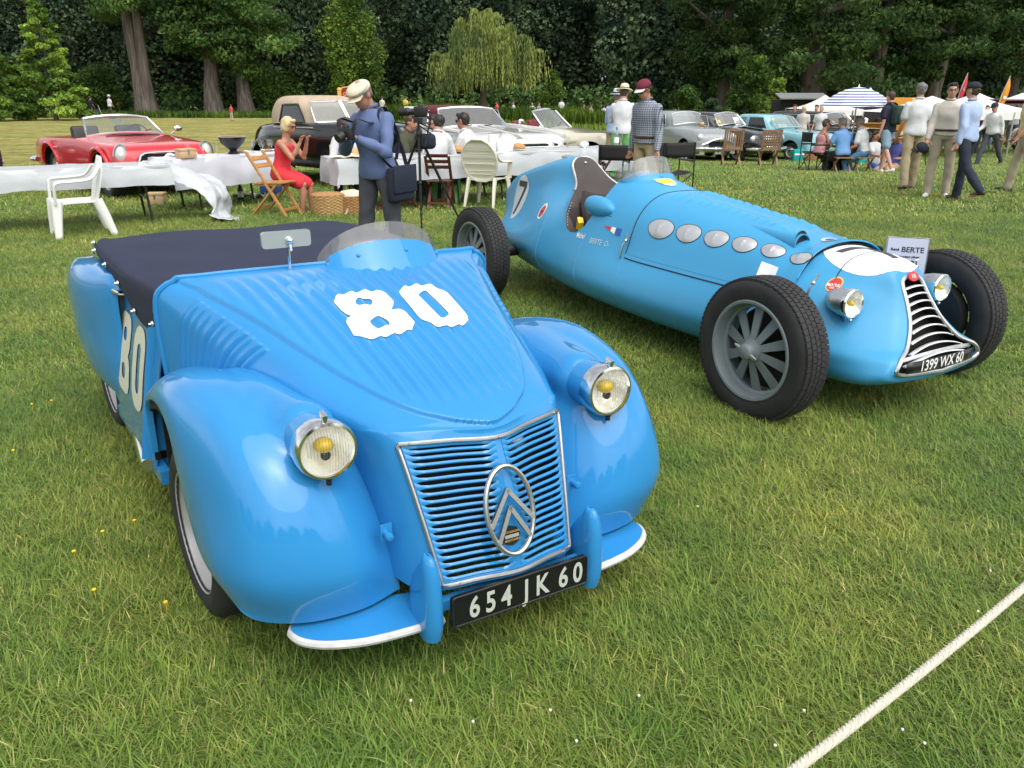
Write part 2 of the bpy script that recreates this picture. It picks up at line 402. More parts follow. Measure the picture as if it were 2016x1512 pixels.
def tuft(nb, rad, l0, l1, w0, w1, wind=0.0, dry=.12, seg=3, lie=1.0):
    V, F, C = [], [], []
    for _ in range(nb):
        r = rad*math.sqrt(rng.random()); a = rng.random()*6.283; x, y = r*math.cos(a), r*math.sin(a)
        L = rng.uniform(l0, l1); w = rng.uniform(w0, w1); az = rng.normal(wind, 1.1) if rng.random() < .6 else rng.random()*6.283
        el = rng.uniform(.35, 1.35)/lie; k = rng.uniform(.3, 1.5)*lie; dx, dy = math.cos(az), math.sin(az); px, py = -dy, dx
        t = rng.random(); c = np.array((.076,.122,.026))*(1-t)+np.array((.155,.192,.056))*t
        if rng.random() < dry: c = np.array((.30,.27,.13))*rng.uniform(.6,1.1)
        c = c*rng.uniform(.65,1.25); b0 = len(V); p = np.array((x,y,-.004)); e = min(el,1.5)
        for i in range(seg+1):
            f = i/seg; ww = w*(1-f**1.6)*.5+.0002; V += [p+np.array((px*ww,py*ww,0)), p-np.array((px*ww,py*ww,0))]
            sh = .9+.1*f; C += [c*sh, c*sh]  # painted shade: each blade slightly darker towards its root
            p = p+np.array((dx*math.cos(e),dy*math.cos(e),math.sin(e)))*L/seg; e -= k/seg
            if p[2] < .004: p[2] = .004
        F += [(b0+2*i,b0+2*i+1,b0+2*i+3,b0+2*i+2) for i in range(seg)]
    return V, F, C
def field(name, label, pts, tufts, scl, grp_seed=1):
    c = bpy.data.collections.new(name+'_tufts')
    for i, t in enumerate(tufts):
        o = bpy.data.objects.new('%s_tuft' % name, col_mesh('tuft', *t, GRASS)); c.objects.link(o)
    me = bpy.data.meshes.new(name); me.from_pydata(pts.tolist(), [], []); n_ = len(pts)
    g = np.random.default_rng(grp_seed)
    for nm, ty, arr_ in (('rot','FLOAT',g.random(n_)*1.3-.65),('scl','FLOAT',g.uniform(scl[0],scl[1],n_)),('idx','INT',g.integers(0,len(tufts),n_))):
        a = me.attributes.new(nm, ty, 'POINT'); a.data.foreach_set('value', arr_.astype(np.float32 if ty=='FLOAT' else np.int32))
    o = link(name, me); tag(o, kind='stuff')
    ng = bpy.data.node_groups.new(name, 'GeometryNodeTree'); ng.interface.new_socket('Geometry', in_out='INPUT', socket_type='NodeSocketGeometry'); ng.interface.new_socket('Geometry', in_out='OUTPUT', socket_type='NodeSocketGeometry')
    N = ng.nodes; Lk = ng.links; gi = N.new('NodeGroupInput'); go = N.new('NodeGroupOutput'); ip = N.new('GeometryNodeInstanceOnPoints'); ci = N.new('GeometryNodeCollectionInfo')
    ci.inputs['Collection'].default_value = c; ci.inputs['Separate Children'].default_value = True; ci.inputs['Reset Children'].default_value = True
    def na(nm, ty):
        x = N.new('GeometryNodeInputNamedAttribute'); x.data_type = ty; x.inputs[0].default_value = nm; return x.outputs[0]
    cx = N.new('ShaderNodeCombineXYZ'); Lk.new(na('rot','FLOAT'), cx.inputs[2])
    Lk.new(gi.outputs[0], ip.inputs['Points']); Lk.new(ci.outputs[0], ip.inputs['Instance']); ip.inputs['Pick Instance'].default_value = True
    Lk.new(na('idx','INT'), ip.inputs['Instance Index']); Lk.new(cx.outputs[0], ip.inputs['Rotation']); Lk.new(na('scl','FLOAT'), ip.inputs['Scale']); Lk.new(ip.outputs[0], go.inputs[0])
    md = o.modifiers.new('g', 'NODES'); md.node_group = ng; return o
def wedge(y0, y1, n, margin=.6, seed=0):
    g = np.random.default_rng(seed); k = .69; y = np.sqrt(g.random(n)*(y1**2-y0**2)+y0**2); x = (g.random(n)*2-1)*(y*k+margin); return np.c_[x, y, [GZ(a,b) for a,b in zip(x,y)]]
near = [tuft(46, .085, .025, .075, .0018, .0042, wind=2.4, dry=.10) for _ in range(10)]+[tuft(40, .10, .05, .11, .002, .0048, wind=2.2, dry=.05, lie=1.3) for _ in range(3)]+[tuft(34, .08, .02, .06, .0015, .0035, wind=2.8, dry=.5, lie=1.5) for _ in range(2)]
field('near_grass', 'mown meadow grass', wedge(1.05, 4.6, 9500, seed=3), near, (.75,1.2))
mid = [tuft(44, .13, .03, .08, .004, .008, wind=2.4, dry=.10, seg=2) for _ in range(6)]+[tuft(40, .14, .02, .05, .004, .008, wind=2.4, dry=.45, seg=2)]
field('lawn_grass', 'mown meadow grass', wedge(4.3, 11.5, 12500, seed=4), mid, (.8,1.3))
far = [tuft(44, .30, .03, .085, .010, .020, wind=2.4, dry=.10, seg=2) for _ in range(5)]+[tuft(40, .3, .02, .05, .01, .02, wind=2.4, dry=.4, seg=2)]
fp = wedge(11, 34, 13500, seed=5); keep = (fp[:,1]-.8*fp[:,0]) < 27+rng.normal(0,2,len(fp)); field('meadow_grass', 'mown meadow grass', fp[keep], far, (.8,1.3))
# small yellow and white flowers in the turf
FLY = mat('flower_yellow', (.80,.55,.02), .5); FLW = mat('flower_white', (.75,.75,.68), .5)
fm = MB()
for u, v in ((150,1108),(206,1068),(268,1046),(105,805),(66,812),(190,1185),(30,905),(330,1210)):
    p = G(u, v); fm.lathe([(.001,.036),(.007,.039),(.008,.036),(.001,.030)], c=(p.x,p.y,.012), n=7)
    fm.lathe([(.0015,.0),(.0015,.04)], c=(p.x,p.y,0), n=4)
tag(fm.build('yellow_flowers', FLY), kind='stuff')
fm = MB()
for i in range(20):
    p = G(rng.uniform(700,2000), rng.uniform(900,1500)) if i < 14 else G(rng.uniform(0,2016), rng.uniform(420,900)); fm.ell((p.x,p.y,.045), (.0045,.0045,.004), 6, 4)
tag(fm.build('clover_flowers', FLW), kind='stuff')
# ------------------------------------------------------------------ trees
LEAF_D = leaf_mat('dark_foliage', 2.0, tint=(1,1,1.25), patch=False, transl=.25, objvar=.25)  # extra blue in the leaf colour stands in for air haze
LEAF_M = leaf_mat('mid_foliage', 1.65, patch=False, transl=.3, objvar=.15)
BARK = mat('grey_bark', (.105,.088,.072), .9, bump=1.0, bscale=9, var=.65, vscale=6, stretch=(1,1,.09))
BARKD = mat('dark_bark', (.060,.048,.038), .9, bump=1.0, bscale=5, var=.4, vscale=3, stretch=(1,1,.15))
def leaves(centres, radii, n, size, c0, c1, seed, flat=.75, droop=0.0, elong=1.0, hollow=.55):
    """leaf-sized faces spread through clumps: lighter outside and on top is left to the light"""
    g = np.random.default_rng(seed); centres = np.asarray(centres,float); radii = np.asarray(radii,float)
    if radii.ndim == 1: radii = radii[:,None]*np.array((1,1,flat))
    wt = (radii.prod(1))**(2/3); k = g.choice(len(centres), n, p=wt/wt.sum())
    d = g.normal(size=(n,3)); d /= np.linalg.norm(d,axis=1)[:,None]; r = (hollow+(1.05-hollow)*g.random(n)**.6)[:,None]
    P = centres[k]+d*r*radii[k]
    nm = d*.8+g.normal(size=(n,3))*.75+np.array((0,0,.35)); nm /= np.linalg.norm(nm,axis=1)[:,None]
    t = np.cross(nm, g.normal(size=(n,3))); t[:,2] -= droop; t /= np.linalg.norm(t,axis=1)[:,None]; b = np.cross(nm, t)
    s = size*g.uniform(.55,1.35,n)[:,None]
    A = P-t*s*elong*.5; Bq = P+b*s*.42+nm*s*.08; Cq = P+t*s*elong*.5-nm*s*.1; D = P-b*s*.42+nm*s*.08
    V = np.stack([A,Bq,Cq,D],1).reshape(-1,3); F = [(4*i,4*i+1,4*i+2,4*i+3) for i in range(n)]
    q = g.random(n)[:,None]; cl = g.uniform(.70,1.3,len(centres))[k][:,None]
    C = (np.array(c0)*(1-q)+np.array(c1)*q)*cl*g.uniform(.8,1.2,n)[:,None]; return V, F, np.repeat(C,4,0)
def trunk(h, r0, r1, lean=(0,0), seed=0, limbs=6, flare=1.35, hl=.45):
    g = np.random.default_rng(seed); mb = MB(); zs = np.linspace(0,1,9)
    pts = [(lean[0]*z*h+g.normal(0,.03*r0*3), lean[1]*z*h+g.normal(0,.03*r0*3), z*h-.1) for z in zs]
    rr = [r0*(1+(flare-1)*math.exp(-z*14))*(1-z)+r1*z for z in zs]; mb.tube(pts, rr, 12)
    for i in range(limbs):
        z = hl+(1-hl)*(i+.5)/limbs; b = np.array((lean[0]*z*h, lean[1]*z*h, z*h)); a = g.random()*6.28; L = h*g.uniform(.18,.34)
        d = np.array((math.cos(a), math.sin(a), g.uniform(.1,.6))); r = r0*(1-z)*.55+r1
        mb.tube([b, b+d*L*.5+(0,0,.04*L), b+d*L], [r, r*.6, r*.2], 6)
    return mb
def tree_mesh(mb, bark): return mb.mesh('trunk', bark)
def put_tree(name, label, loc, trunk_me, crown_me, rz=0, s=1.0, group=None, cat='tree'):
    t = thing(name, label, cat, loc, rz, group); t.scale = (s,s,s)
    link('trunk', trunk_me, t); link('crown', crown_me, t); return t
# woodland trees of a few shapes, shared
def blob_tree(h, w, n, size, c0, c1, seed, base=.12, nb=34, lm=None):
    g = np.random.default_rng(seed); cs, rs = [], []
    for i in range(nb):
        z = base+(1-base)*(i+.5)/nb; prof = math.sin(math.pi*min(1,(z-base)/(1-base)*.86+.14))**.75; a = i*2.4+g.random()*.8; rr = w*.5*prof*g.uniform(.25,.8)
        cs.append((rr*math.cos(a), rr*math.sin(a), z*h)); rs.append(w*g.uniform(.14,.24)*(.55+.45*prof))
    return col_mesh('crown', *leaves(cs, rs, n, size, c0, c1, seed), lm or LEAF_D)
DK0, DK1 = (.023,.038,.021), (.055,.082,.042)
woods = []
for i in range(4):
    woods.append((trunk(15, .42, .10, (g_:=np.random.default_rng(40+i).normal(0,.02), .0), 40+i).mesh('trunk', BARKD), blob_tree(20, 12.5, 23000, .35, DK0, tuple(np.array(DK1)*(1+.18*i)), 60+i, base=.06, nb=46)))
k = 0
for row, (y, dx, jit) in enumerate(((88,7.0,2.5),(98,8.0,3),(112,9,3))):
    nx = int(2*(y*.70+8)/dx)
    for i in range(nx):
        x = -(y*.70+8)+dx*(i+.5)+rng.normal(0,jit*.5); yy = y+rng.normal(0,jit)
        if row == 0 and (-12 < x < 6 or -36 < x < -28): yy += 6
        tm, cm = woods[k % 4]; k += 1
        put_tree('woodland_tree', 'dense dark tree of the wood closing off the meadow', (x,yy,0), tm, cm, rng.random()*6.28, rng.uniform(.85,1.2), 'trees of the wood behind the meadow')
# low undergrowth along the foot of the wood
V, F, C = leaves([(x, 84+rng.normal(0,2.0), rng.uniform(.3,1.6)) for x in np.linspace(-66,66,90)], [rng.uniform(1.2,2.6) for _ in range(90)], 15000, .45, (.022,.045,.014), (.060,.105,.032), 5, hollow=.2)
tag(link('undergrowth', col_mesh('undergrowth', V, F, C, LEAF_D)), kind='stuff')
# tall bald cypresses with bare lower trunks and feathery crowns
def cypress(h, spread, seed, zc=.22, n=21000, c0=(.030,.060,.019), c1=(.068,.116,.038), top=.85):
    g = np.random.default_rng(seed); cs, rs = [], []
    for i in range(54):
        z = zc+(1-zc)*(i+.5)/54*top; a = i*2.4; R_ = spread*(1-.5*(z-zc)/(1-zc)); rr = R_*g.uniform(.1,1.0)
        cs.append((rr*math.cos(a), rr*math.sin(a), z*h-.12*rr+g.normal(0,.4))); s = g.uniform(.9,1.7); rs.append((s*1.25,s*1.25,s*.55))
    return col_mesh('crown', *leaves(cs, np.array(rs), n, .235, c0, c1, seed, droop=.3, elong=1.6, hollow=.2), LEAF_M)
def cyp(label, u, v, h, r, lean, seed, spread=4.6, zc=.2, bark=BARK, c=None, y=None, **k):
    p = G(u, v) if y is None else AT(u, v, y)
    kw = {} if c is None else dict(c0=c[0], c1=c[1])
    return put_tree('cypress_tree', label, (p.x,p.y,0), trunk(h, r, .12, lean, seed, limbs=9, flare=1.5, hl=.3).mesh('trunk', bark), cypress(h, spread, seed, zc, **kw, **k))
cyp('tall cypress with leaning twin grey trunk left of the pair', 291, 221, 17, .80, (-.075,.0), 1, zc=.50, spread=5.2, y=75)
cyp('tall cypress with straight grey trunk behind the tan-topped car', 423, 222, 18, .66, (.0,0), 2, zc=.30, y=75)
cyp('slimmer cypress trunk just right of the straight grey trunk', 484, 221, 18, .58, (-.015,0), 3, zc=.27, spread=4.8, y=76)
p = AT(296, 222, 75); tw = MB(); tw.tube([(p.x+.35,p.y-.3,0),(p.x+.15,p.y-.4,3),(p.x+.15,p.y-.4,7),(p.x+.3,p.y-.3,14)], [.6,.46,.38,.2], 12); o_ = tw.build('second_trunk', BARK); par = [o for o in bpy.data.objects if o.name.startswith('cypress_tree')][0]; o_.parent = par; o_.location = (-par.location.x,-par.location.y,0)
DC = ((.022,.042,.018),(.052,.088,.034))
cyp('big dark cypress trunk behind the black estate car', 1592, 226, 18, .98, (.012,.0), 4, zc=.17, spread=6.0, bark=BARKD, c=DC, y=62)
cyp('cypress with pale leaning trunk behind the orange food truck', 1712, 205, 19, .62, (.05,.0), 5, zc=.24, spread=5.2, c=DC, y=70)
cyp('cypress leaning right behind the white parasols', 1832, 205, 19, .62, (.075,.0), 6, zc=.26, spread=5.2, c=DC, y=72)
cyp('dark cypress half hidden behind the picnic parasol', 1655, 205, 18, .55, (.01,.0), 7, zc=.26, spread=5.0, bark=BARKD, c=DC, y=78)
cyp('dark cypress behind the two black saloons', 1425, 215, 18, .55, (-.02,.0), 8, zc=.16, spread=5.4, bark=BARKD, c=DC, y=74)
cyp('dark cypress at the far right edge of the wood', 1985, 205, 18, .55, (.03,.0), 9, zc=.2, spread=6, bark=BARKD, c=DC, y=76)
cyp('cypress hanging over the left edge of the field', 60, 215, 17, .5, (-.02,0), 10, zc=.3, spread=5.5, y=92)
# feathery conical saplings at the left
def cone_tree(h, w, n, size, c0, c1, seed):
    g = np.random.default_rng(seed); cs, rs = [], []
    for i in range(60):
        z = .04+.93*(i+.5)/60; R_ = w*.5*(1-z)**.8+.1; a = i*2.4+g.random(); rr = R_*g.uniform(.5,1)
        cs.append((rr*math.cos(a), rr*math.sin(a), z*h)); s = .28+.55*(1-z); rs.append((s,s,s*.42))
    return col_mesh('crown', *leaves(cs, np.array(rs), n, size, c0, c1, seed, droop=.25, elong=1.5, hollow=.1), LEAF_M)
def cone(label, u, y, h, w, seed, c0=(.065,.110,.022), c1=(.135,.205,.045), n=8000):
    p = AT(u, 220, y); put_tree('conifer', label, (p.x,y,0), trunk(h*.95,.14,.03,(0,0),seed,limbs=0).mesh('trunk', BARKD), cone_tree(h, w, n, .22, c0, c1, seed), cat='conifer')
cone('feathery light green conifer at the left of the field', 108, 64, 8.4, 5.4, 21)
cone('light green conifer cut by the left edge of the picture', -5, 62, 6.4, 5.6, 22)
# rounded pale green tree and the willow
p = AT(700, 200, 80); put_tree('lime_tree', 'rounded light green tree behind the puppet booth', (p.x,80,0), trunk(8,.3,.08,(0,0),31).mesh('trunk', BARKD), blob_tree(10.6, 6.6, 12000, .24, (.050,.090,.020), (.105,.160,.036), 31, base=.04, nb=60, lm=LEAF_M))
def willow(h, w, n, seed):
    g = np.random.default_rng(seed); V, F, C = [], [], []; heads = []
    for i in range(46):
        a = g.random()*6.283; r = w*.5*math.sqrt(g.random()); z = h*(.97-.42*(r/(w*.5))**2)+g.normal(0,.25); heads.append((r*math.cos(a)+(-.9 if g.random()<.3 else .35), r*math.sin(a)*.8, z))
    for hx, hy, hz in heads:
        if hx < -2.0: hz *= .80
        for s in range(36):
            a = g.random()*6.283; R_ = g.uniform(.1,1.35); x0, y0 = hx+R_*math.cos(a)*.35, hy+R_*math.sin(a)*.35; L = g.uniform(.35,.95)*(hz-.3)*.8; c = (np.array((.105,.145,.045))*(1-(q:=g.random()))+np.array((.205,.245,.095))*q)*g.uniform(.8,1.15)
            nseg = max(3,int(L/.30))
            for k in range(nseg):
                f = k/nseg; ex = R_*(1-math.exp(-2.2*f)); x = hx+math.cos(a)*(.2*R_+ex*.9)+g.normal(0,.03); y = hy+math.sin(a)*(.2*R_+ex*.9)+g.normal(0,.03); z = hz+.25*math.sin(min(1,f*3)*3.14)*.6-L*f**1.15
                sz = g.uniform(.10,.17); th = g.random()*6.28; dx, dy = math.cos(th)*sz*.36, math.sin(th)*sz*.36; b = len(V)
                V += [(x-dx,y-dy,z),(x+dx*.2,y+dy*.2,z+sz),(x+dx,y+dy,z),(x+g.normal(0,.03),y,z-sz*1.7)]; F.append((b,b+1,b+2,b+3)); C += [c*g.uniform(.75,1.2)]*4
    return col_mesh('crown', V, F, C, LEAF_M)
p = AT(952, 208, 74); put_tree('willow_tree', 'weeping willow standing alone at the edge of the meadow', (p.x,74,0), trunk(5.5,.38,.12,(0,0),33,limbs=8).mesh('trunk', BARKD), willow(8.6, 9.0, 0, 33))
# bushes in front of the right-hand wood
def bush(label, u, y, h, w, seed, c0=(.030,.060,.016), c1=(.075,.125,.030), n=3600, size=.17):
    p = AT(u, 220, y); g = np.random.default_rng(seed); cs = [((g.random()-.5)*w*.7*(1-z*.6), (g.random()-.5)*w*.6, z*h*.86+.2) for z in g.random(30)]
    t = thing('bush', label, 'bush', (p.x,y,0)); mb = MB()
    for i in range(5): mb.tube([(0,0,0),(g.normal(0,.2),g.normal(0,.2),h*.4),(g.normal(0,.4),g.normal(0,.4),h*.75)], [.05,.035,.01], 5)
    mb.build('stem', BARKD, t); link('crown', col_mesh('crown', *leaves(cs, [w*.17*g.uniform(.7,1.2) for _ in cs], n, size, c0, c1, seed), LEAF_M), t)
bush('leafy young tree behind the black saloon', 1470, 44, 4.0, 3.0, 51); bush('slender young bush right of the leafy young tree', 1525, 47, 3.0, 1.9, 52, c0=(.05,.085,.02), c1=(.10,.155,.036))
bush('low round bush behind the grey saloon', 1355, 52, 2.4, 2.4, 53); bush('small grey-green shrub behind the grey saloon', 1400, 49, 1.8, 1.4, 54, c0=(.05,.075,.04), c1=(.09,.125,.06))
bush('young light green bush right of the willow', 1085, 78, 4.2, 3.6, 55, c0=(.04,.075,.02), c1=(.085,.135,.03)); bush('broad bush beneath the slim cypress', 545, 82, 3.8, 8, 56, n=5000, size=.22)
bush('dark bush between the conifers and the twin trunk', 200, 82, 4.5, 6, 57, c0=(.02,.04,.014), c1=(.05,.085,.025), n=4500, size=.22)
# reed bank along the stream, long grass in front of it, verge under the trees
def reeds(name, xs, y0, y1, h0, h1, n, c0, c1, seed, w=.03):
    g = np.random.default_rng(seed); V, F, C = [], [], []
    for i in range(n):
        x = g.uniform(*xs); y = g.uniform(y0,y1); hh = g.uniform(h0,h1)*(.8+.3*noise.noise((x*.35,y*.35,0))); a = g.random()*6.28; lx, ly = math.cos(a)*hh*.3, math.sin(a)*hh*.3; ww = w*g.uniform(.7,1.4); th = g.random()*3.14; dx, dy = math.cos(th)*ww, math.sin(th)*ww; b = len(V)
        gz = GZ(x,y); V += [(x-dx,y-dy,gz),(x+dx,y+dy,gz),(x+dx*.8+lx*.4,y+dy*.8+ly*.4,gz+hh*.65),(x-dx*.8+lx*.4,y-dy*.8+ly*.4,gz+hh*.65),(x+lx,y+ly,gz+hh)]; F += [(b,b+1,b+2,b+3),(b+3,b+2,b+4)]; q = g.random(); c = (np.array(c0)*(1-q)+np.array(c1)*q)*g.uniform(.75,1.2); C += [c*.7,c*.7,c,c,c*1.1]
    return tag(link(name, col_mesh(name, V, F, C, LEAF_M)), kind='stuff')
reeds('reed_bank', (-10,26), 58, 61, 1.0, 1.5, 9000, (.035,.070,.014), (.080,.125,.026), 1, .045)
reeds('long_grass', (-9,22), 40, 46, .35, .8, 13000, (.075,.120,.024), (.150,.205,.050), 2, .04)
reeds('verge_grass', (-62,-6), 70, 76, .35, .75, 9000, (.035,.065,.016), (.075,.115,.028), 3, .06)
# tree line behind the photographer: it shows in the paintwork
wide_t = trunk(8, .4, .1, (0,0), 71).mesh('trunk', BARKD); wide_c = blob_tree(11, 19, 12000, .55, DK0, DK1, 72, base=.02, nb=60)
for x, y, sc in ((-70,-46,1.0),(-52,-50,.8),(-39,-44,1.05),(-22,-48,.9),(-6,-52,1.1),(9,-46,.78),(24,-50,1.0),(41,-45,.9),(58,-50,1.1)):
    put_tree('woodland_tree', 'dense dark tree of the row behind the camera', (x,y,-1.0), wide_t, wide_c, x*.7, sc, 'trees behind the photographer')
# ------------------------------------------------------------------ the low blue open car with the big 80
PA = mat('glossy_sky_blue_paint', (.028,.235,.540), .3, coat=.95, var=.04, vscale=2.0, spec=.06)
PAD = mat('door_blue_paint', (.040,.195,.44), .13, coat=.8, spec=.5)  # shaded copy of the body blue for the doors
NAVY = mat('navy_canvas', (.014,.019,.050), .8, bump=.3, bscale=320, var=.12, vscale=5)
CREAM = mat('cream_lettering', (.62,.62,.50), .5)
WHITEL = mat('white_lettering', (.80,.80,.78), .45)
SLVR = mat('silver_wheel', (.42,.42,.41), .42, .35, var=.08)
PLATE = mat('plate_black', (.008,.009,.010), .3, var=.2, vscale=30)
GREY_RUB = mat('pale_rubber', (.55,.55,.54), .6, var=.15, vscale=25)
YEL = mat('yellow_bulb', (.72,.48,.02), .2)
carA = thing('racing_car', 'glossy blue open car with ribbed bonnet and white 80', 'car', (-.315,2.595,0), R(30))
def skA(V):
    V = np.array(V, float); V[:,0] -= .08*(V[:,1]+.5); return V
def bA(mb, name, m, parent=None, **k): return mb.xf(skA).build(name, m, parent or carA, **k)

rows = [
 [(0,-.652,.29),(.11,-.627,.285),(.21,-.597,.275),(.268,-.53,.265),(.288,-.40,.26),(.29,-.22,.26)],
 [(0,-.60,.50),(.115,-.567,.495),(.235,-.525,.49),(.287,-.44,.49),(.308,-.32,.49),(.31,-.15,.48)],
 [(0,-.536,.685),(.125,-.498,.688),(.262,-.449,.688),(.318,-.36,.675),(.340,-.25,.655),(.345,-.10,.62)],
 [(0,-.515,.715),(.14,-.465,.720),(.272,-.405,.722),(.338,-.31,.705),(.368,-.20,.675),(.38,-.05,.62)],
 [(0,-.36,.785),(.16,-.33,.780),(.30,-.28,.765),(.390,-.19,.735),(.425,-.08,.69),(.435,.04,.62)],
 [(0,-.15,.865),(.18,-.13,.857),(.35,-.09,.832),(.435,-.02,.778),(.472,.07,.70),(.48,.16,.58)],
 [(0,.10,.935),(.20,.115,.930),(.40,.14,.905),(.488,.19,.845),(.530,.25,.74),(.545,.32,.52)],
 [(0,.36,.985),(.23,.37,.983),(.47,.39,.970),(.562,.42,.915),(.592,.46,.80),(.598,.50,.50)],
 [(0,.50,1.002),(.24,.51,1.002),(.48,.53,.998),(.605,.55,.985),(.640,.57,.87),(.615,.60,.45)]]
NR, NC = 36, 26
P = surf(mirror_rows(rows), NR, NC)
nv, nu = P.shape[:2]
V_ = np.repeat((np.arange(nv)/NR)[:,None], nu, 1); U_ = np.repeat((np.abs(np.arange(nu)-(nu-1)/2)/NC)[None], nv, 0)
N_ = normals(P); N_ *= np.sign(N_[nv//2, nu//2, 2])
cre = np.interp(V_, [0,2.90,3.0,3.14,3.4,3.64,4.1,4.6,5.6,6.5,7.4,8.2], [-.3,-.25,.15,.70,1.15,1.36,1.60,1.78,2.0,2.12,2.30,2.75])
m_in = sstep(-.03, .05, cre-U_)
fl = sstep(.02,.5,cre-U_)*sstep(3.3,4.2,V_)*(1-sstep(6.7,7.7,V_))
xx = P[...,0]/(.80+.062*V_)
rib = np.cos(xx/.040*2*math.pi); 
P = P+N_*(.013*m_in+.0058*fl*rib)[...,None]
# vertical louvres pressed into both flanks below the cowl
lv = (.5+.5*np.cos((V_-5.62)/.150*2*math.pi))**.6*sstep(2.40,2.50,U_)*(1-sstep(4.35,4.45,U_))*sstep(5.52,5.58,V_)*(1-sstep(7.08,7.14,V_))
P = P+N_*(.009*lv)[...,None]
mb = MB(); F = []
idx = np.arange(nv*nu).reshape(nv, nu)
for i in range(nv-1):
    for j in range(nu-1):
        v, u = V_[i,j], max(U_[i,j], U_[i,j+1])
        if .13 <= v < 1.9 and u < 1.95: continue
        F.append((idx[i,j], idx[i,j+1], idx[i+1,j+1], idx[i+1,j]))
mb.add(P.reshape(-1,3), F)
bodyA = bA(mb, 'bonnet', PA, angle=180)
so = bodyA.modifiers.new('s', 'SOLIDIFY'); so.thickness = .004; so.offset = -1; apply_mods(bodyA); shade(bodyA, 60)
bvA = bvh_of(bodyA)
def SA(v, u, off=0.0):
    """point on the nose at row v and signed column u"""
    fi = v*NR; fj = (nu-1)/2+u*NC; i, j = int(min(fi, nv-2)), int(min(max(fj,0), nu-2)); a, b = fi-i, fj-j
    p = P[i,j]*(1-a)*(1-b)+P[i+1,j]*a*(1-b)+P[i,j+1]*(1-a)*b+P[i+1,j+1]*a*b
    n = N_[i,j]; n = n if n[1] < 0 else -n
    return p+n*off
# rolled cowl edge
mb = MB(); mb.tube([SA(8,u) for u in np.linspace(-4.6,4.6,60)], .011, 8); bA(mb, 'cowl_edge', PA)
# grille: frame, slats, backing
fr = [SA(.06,u,.006) for u in np.linspace(-1.98,1.98,24)]+[SA(v,2.0,.006) for v in np.linspace(.1,1.93,24)]+[SA(1.97,u,.006) for u in np.linspace(1.95,-1.95,24)]+[SA(v,-2.0,.006) for v in np.linspace(1.93,.1,24)]
mb = MB(); mb.tube(fr, .0068, 8, close=True); grl = bA(mb, 'grille_frame', STEEL)
for v, u in ((.06,-1.55),(.06,1.6),(1.97,-1.75),(1.97,0),(1.97,1.75)):
    mb = MB(); mb.ell(SA(v,u,.012), (.0045,.0045,.0045), 8, 5); bA(mb, 'screw', STEEL, grl)
NS = 19
for sgn in (-1, 1):
    for k in range(NS+1):
        v0 = .13+(1.90-.13)*(k)/NS
        ctr = .14+(.30*math.exp(-((v0-.62)/.20)**2))+.12*math.exp(-((v0-1.15)/.35)**2)
        us = np.linspace(ctr-.06, 1.96, 12); ring = []
        for u in us:
            t = (u-us[0])/(us[-1]-us[0]); e = max(0, 1-min(t, 1-t)/.13)
            h = .0098*(1.0+2.6*e**1.5)
            c = SA(v0, sgn*u, .0)
            ring.append([c+np.array((0,.001,h*.45)), c+np.array((0,-.005,.05*h)), c+np.array((0,-.003,-h*.42)), c+np.array((0,.012,-h*.15))])
        mb = MB(); mb.grid(np.array(ring), cv=True); bA(mb, 'slat', PA, grl, angle=50)
ring = []
for v in np.linspace(.1,1.92,40):
    ctr = .15+(.30*math.exp(-((v-.62)/.20)**2))+.12*math.exp(-((v-1.15)/.35)**2)
    ring.append([SA(v,u,.003) for u in np.linspace(-ctr,ctr,7)])
mb = MB(); mb.grid(np.array(ring)); cen = bA(mb, 'centre_panel', PA, grl)
mb = MB(); mb.box((0,-.30,.47),(.46,.30,.44)); bA(mb, 'grille_backing', BLACK, smooth=False)
mb = MB()
mb.tube([(-.1,-.43,.6),(.05,-.44,.62),(.12,-.42,.5)], .012, 8); mb.ell((.13,-.44,.60),(.035,.02,.035),10,6); mb.tube([(.15,-.43,.66),(.19,-.42,.60)], .014, 10)
bA(mb, 'engine_parts', ALLOY)
# oval emblem with two chevrons
ec = np.array((-.016,-.628,.492)); es = np.array((0,.275,.961)); en = np.array((0,-.961,.275))
def EP(x, s, o=0.0): return ec+np.array((x,0,0))+es*s+en*o
mb = MB(); mb.tube([EP(.074*math.cos(t), .128*math.sin(t)) for t in np.linspace(0,2*math.pi,48,endpoint=False)], .0075, 8, close=True)
for ap, en_ in ((.062,-.038),(.012,-.088)):
    for sx in (-1,1):
        xe = .072*math.sqrt(max(.05,1-(en_/.128)**2)) if sx else 0
        mb.beam(EP(-sx*.002,ap,.002), EP(sx*xe,en_,.002), .0125, .010, up=en)
emb = bA(mb, 'oval_emblem', STEEL, angle=40)
mb = MB(); mb.prism(ellipse(.031,.030,8), .003, plane='xz'); V = mb.arr(); mb.v = [np.array([EP(p[0], p[2]-.078, -p[1]-.016) for p in V])]; bad = bA(mb, 'badge', PLATE, angle=20)
GOLD = mat('gold_print', (.55,.36,.10), .4, .5)
dA = lambda V: skA(V)
def fA(name, VF, org, ux, uy, m, parent=carA, thick=.0015):
    V, F = VF; ux = np.array(ux,float)/np.linalg.norm(ux); uy = np.array(uy,float); uy = uy-ux*uy.dot(ux); uy /= np.linalg.norm(uy); nz = np.cross(ux,uy)
    mb = MB(); mb.add(np.array(org)+V[:,:1]*ux+V[:,1:2]*uy+nz*thick, F); return bA(mb, name, m, parent, smooth=False, fix=False)
fA('badge_text', flat_text('AUTODROME', .0085, .0002), EP(0,-.066,-.0125), (1,0,0), es, GOLD, bad)
fA('badge_text', flat_text('MONTLHERY', .0085, .0002), EP(0,-.090,-.0125), (1,0,0), es, GOLD, bad)
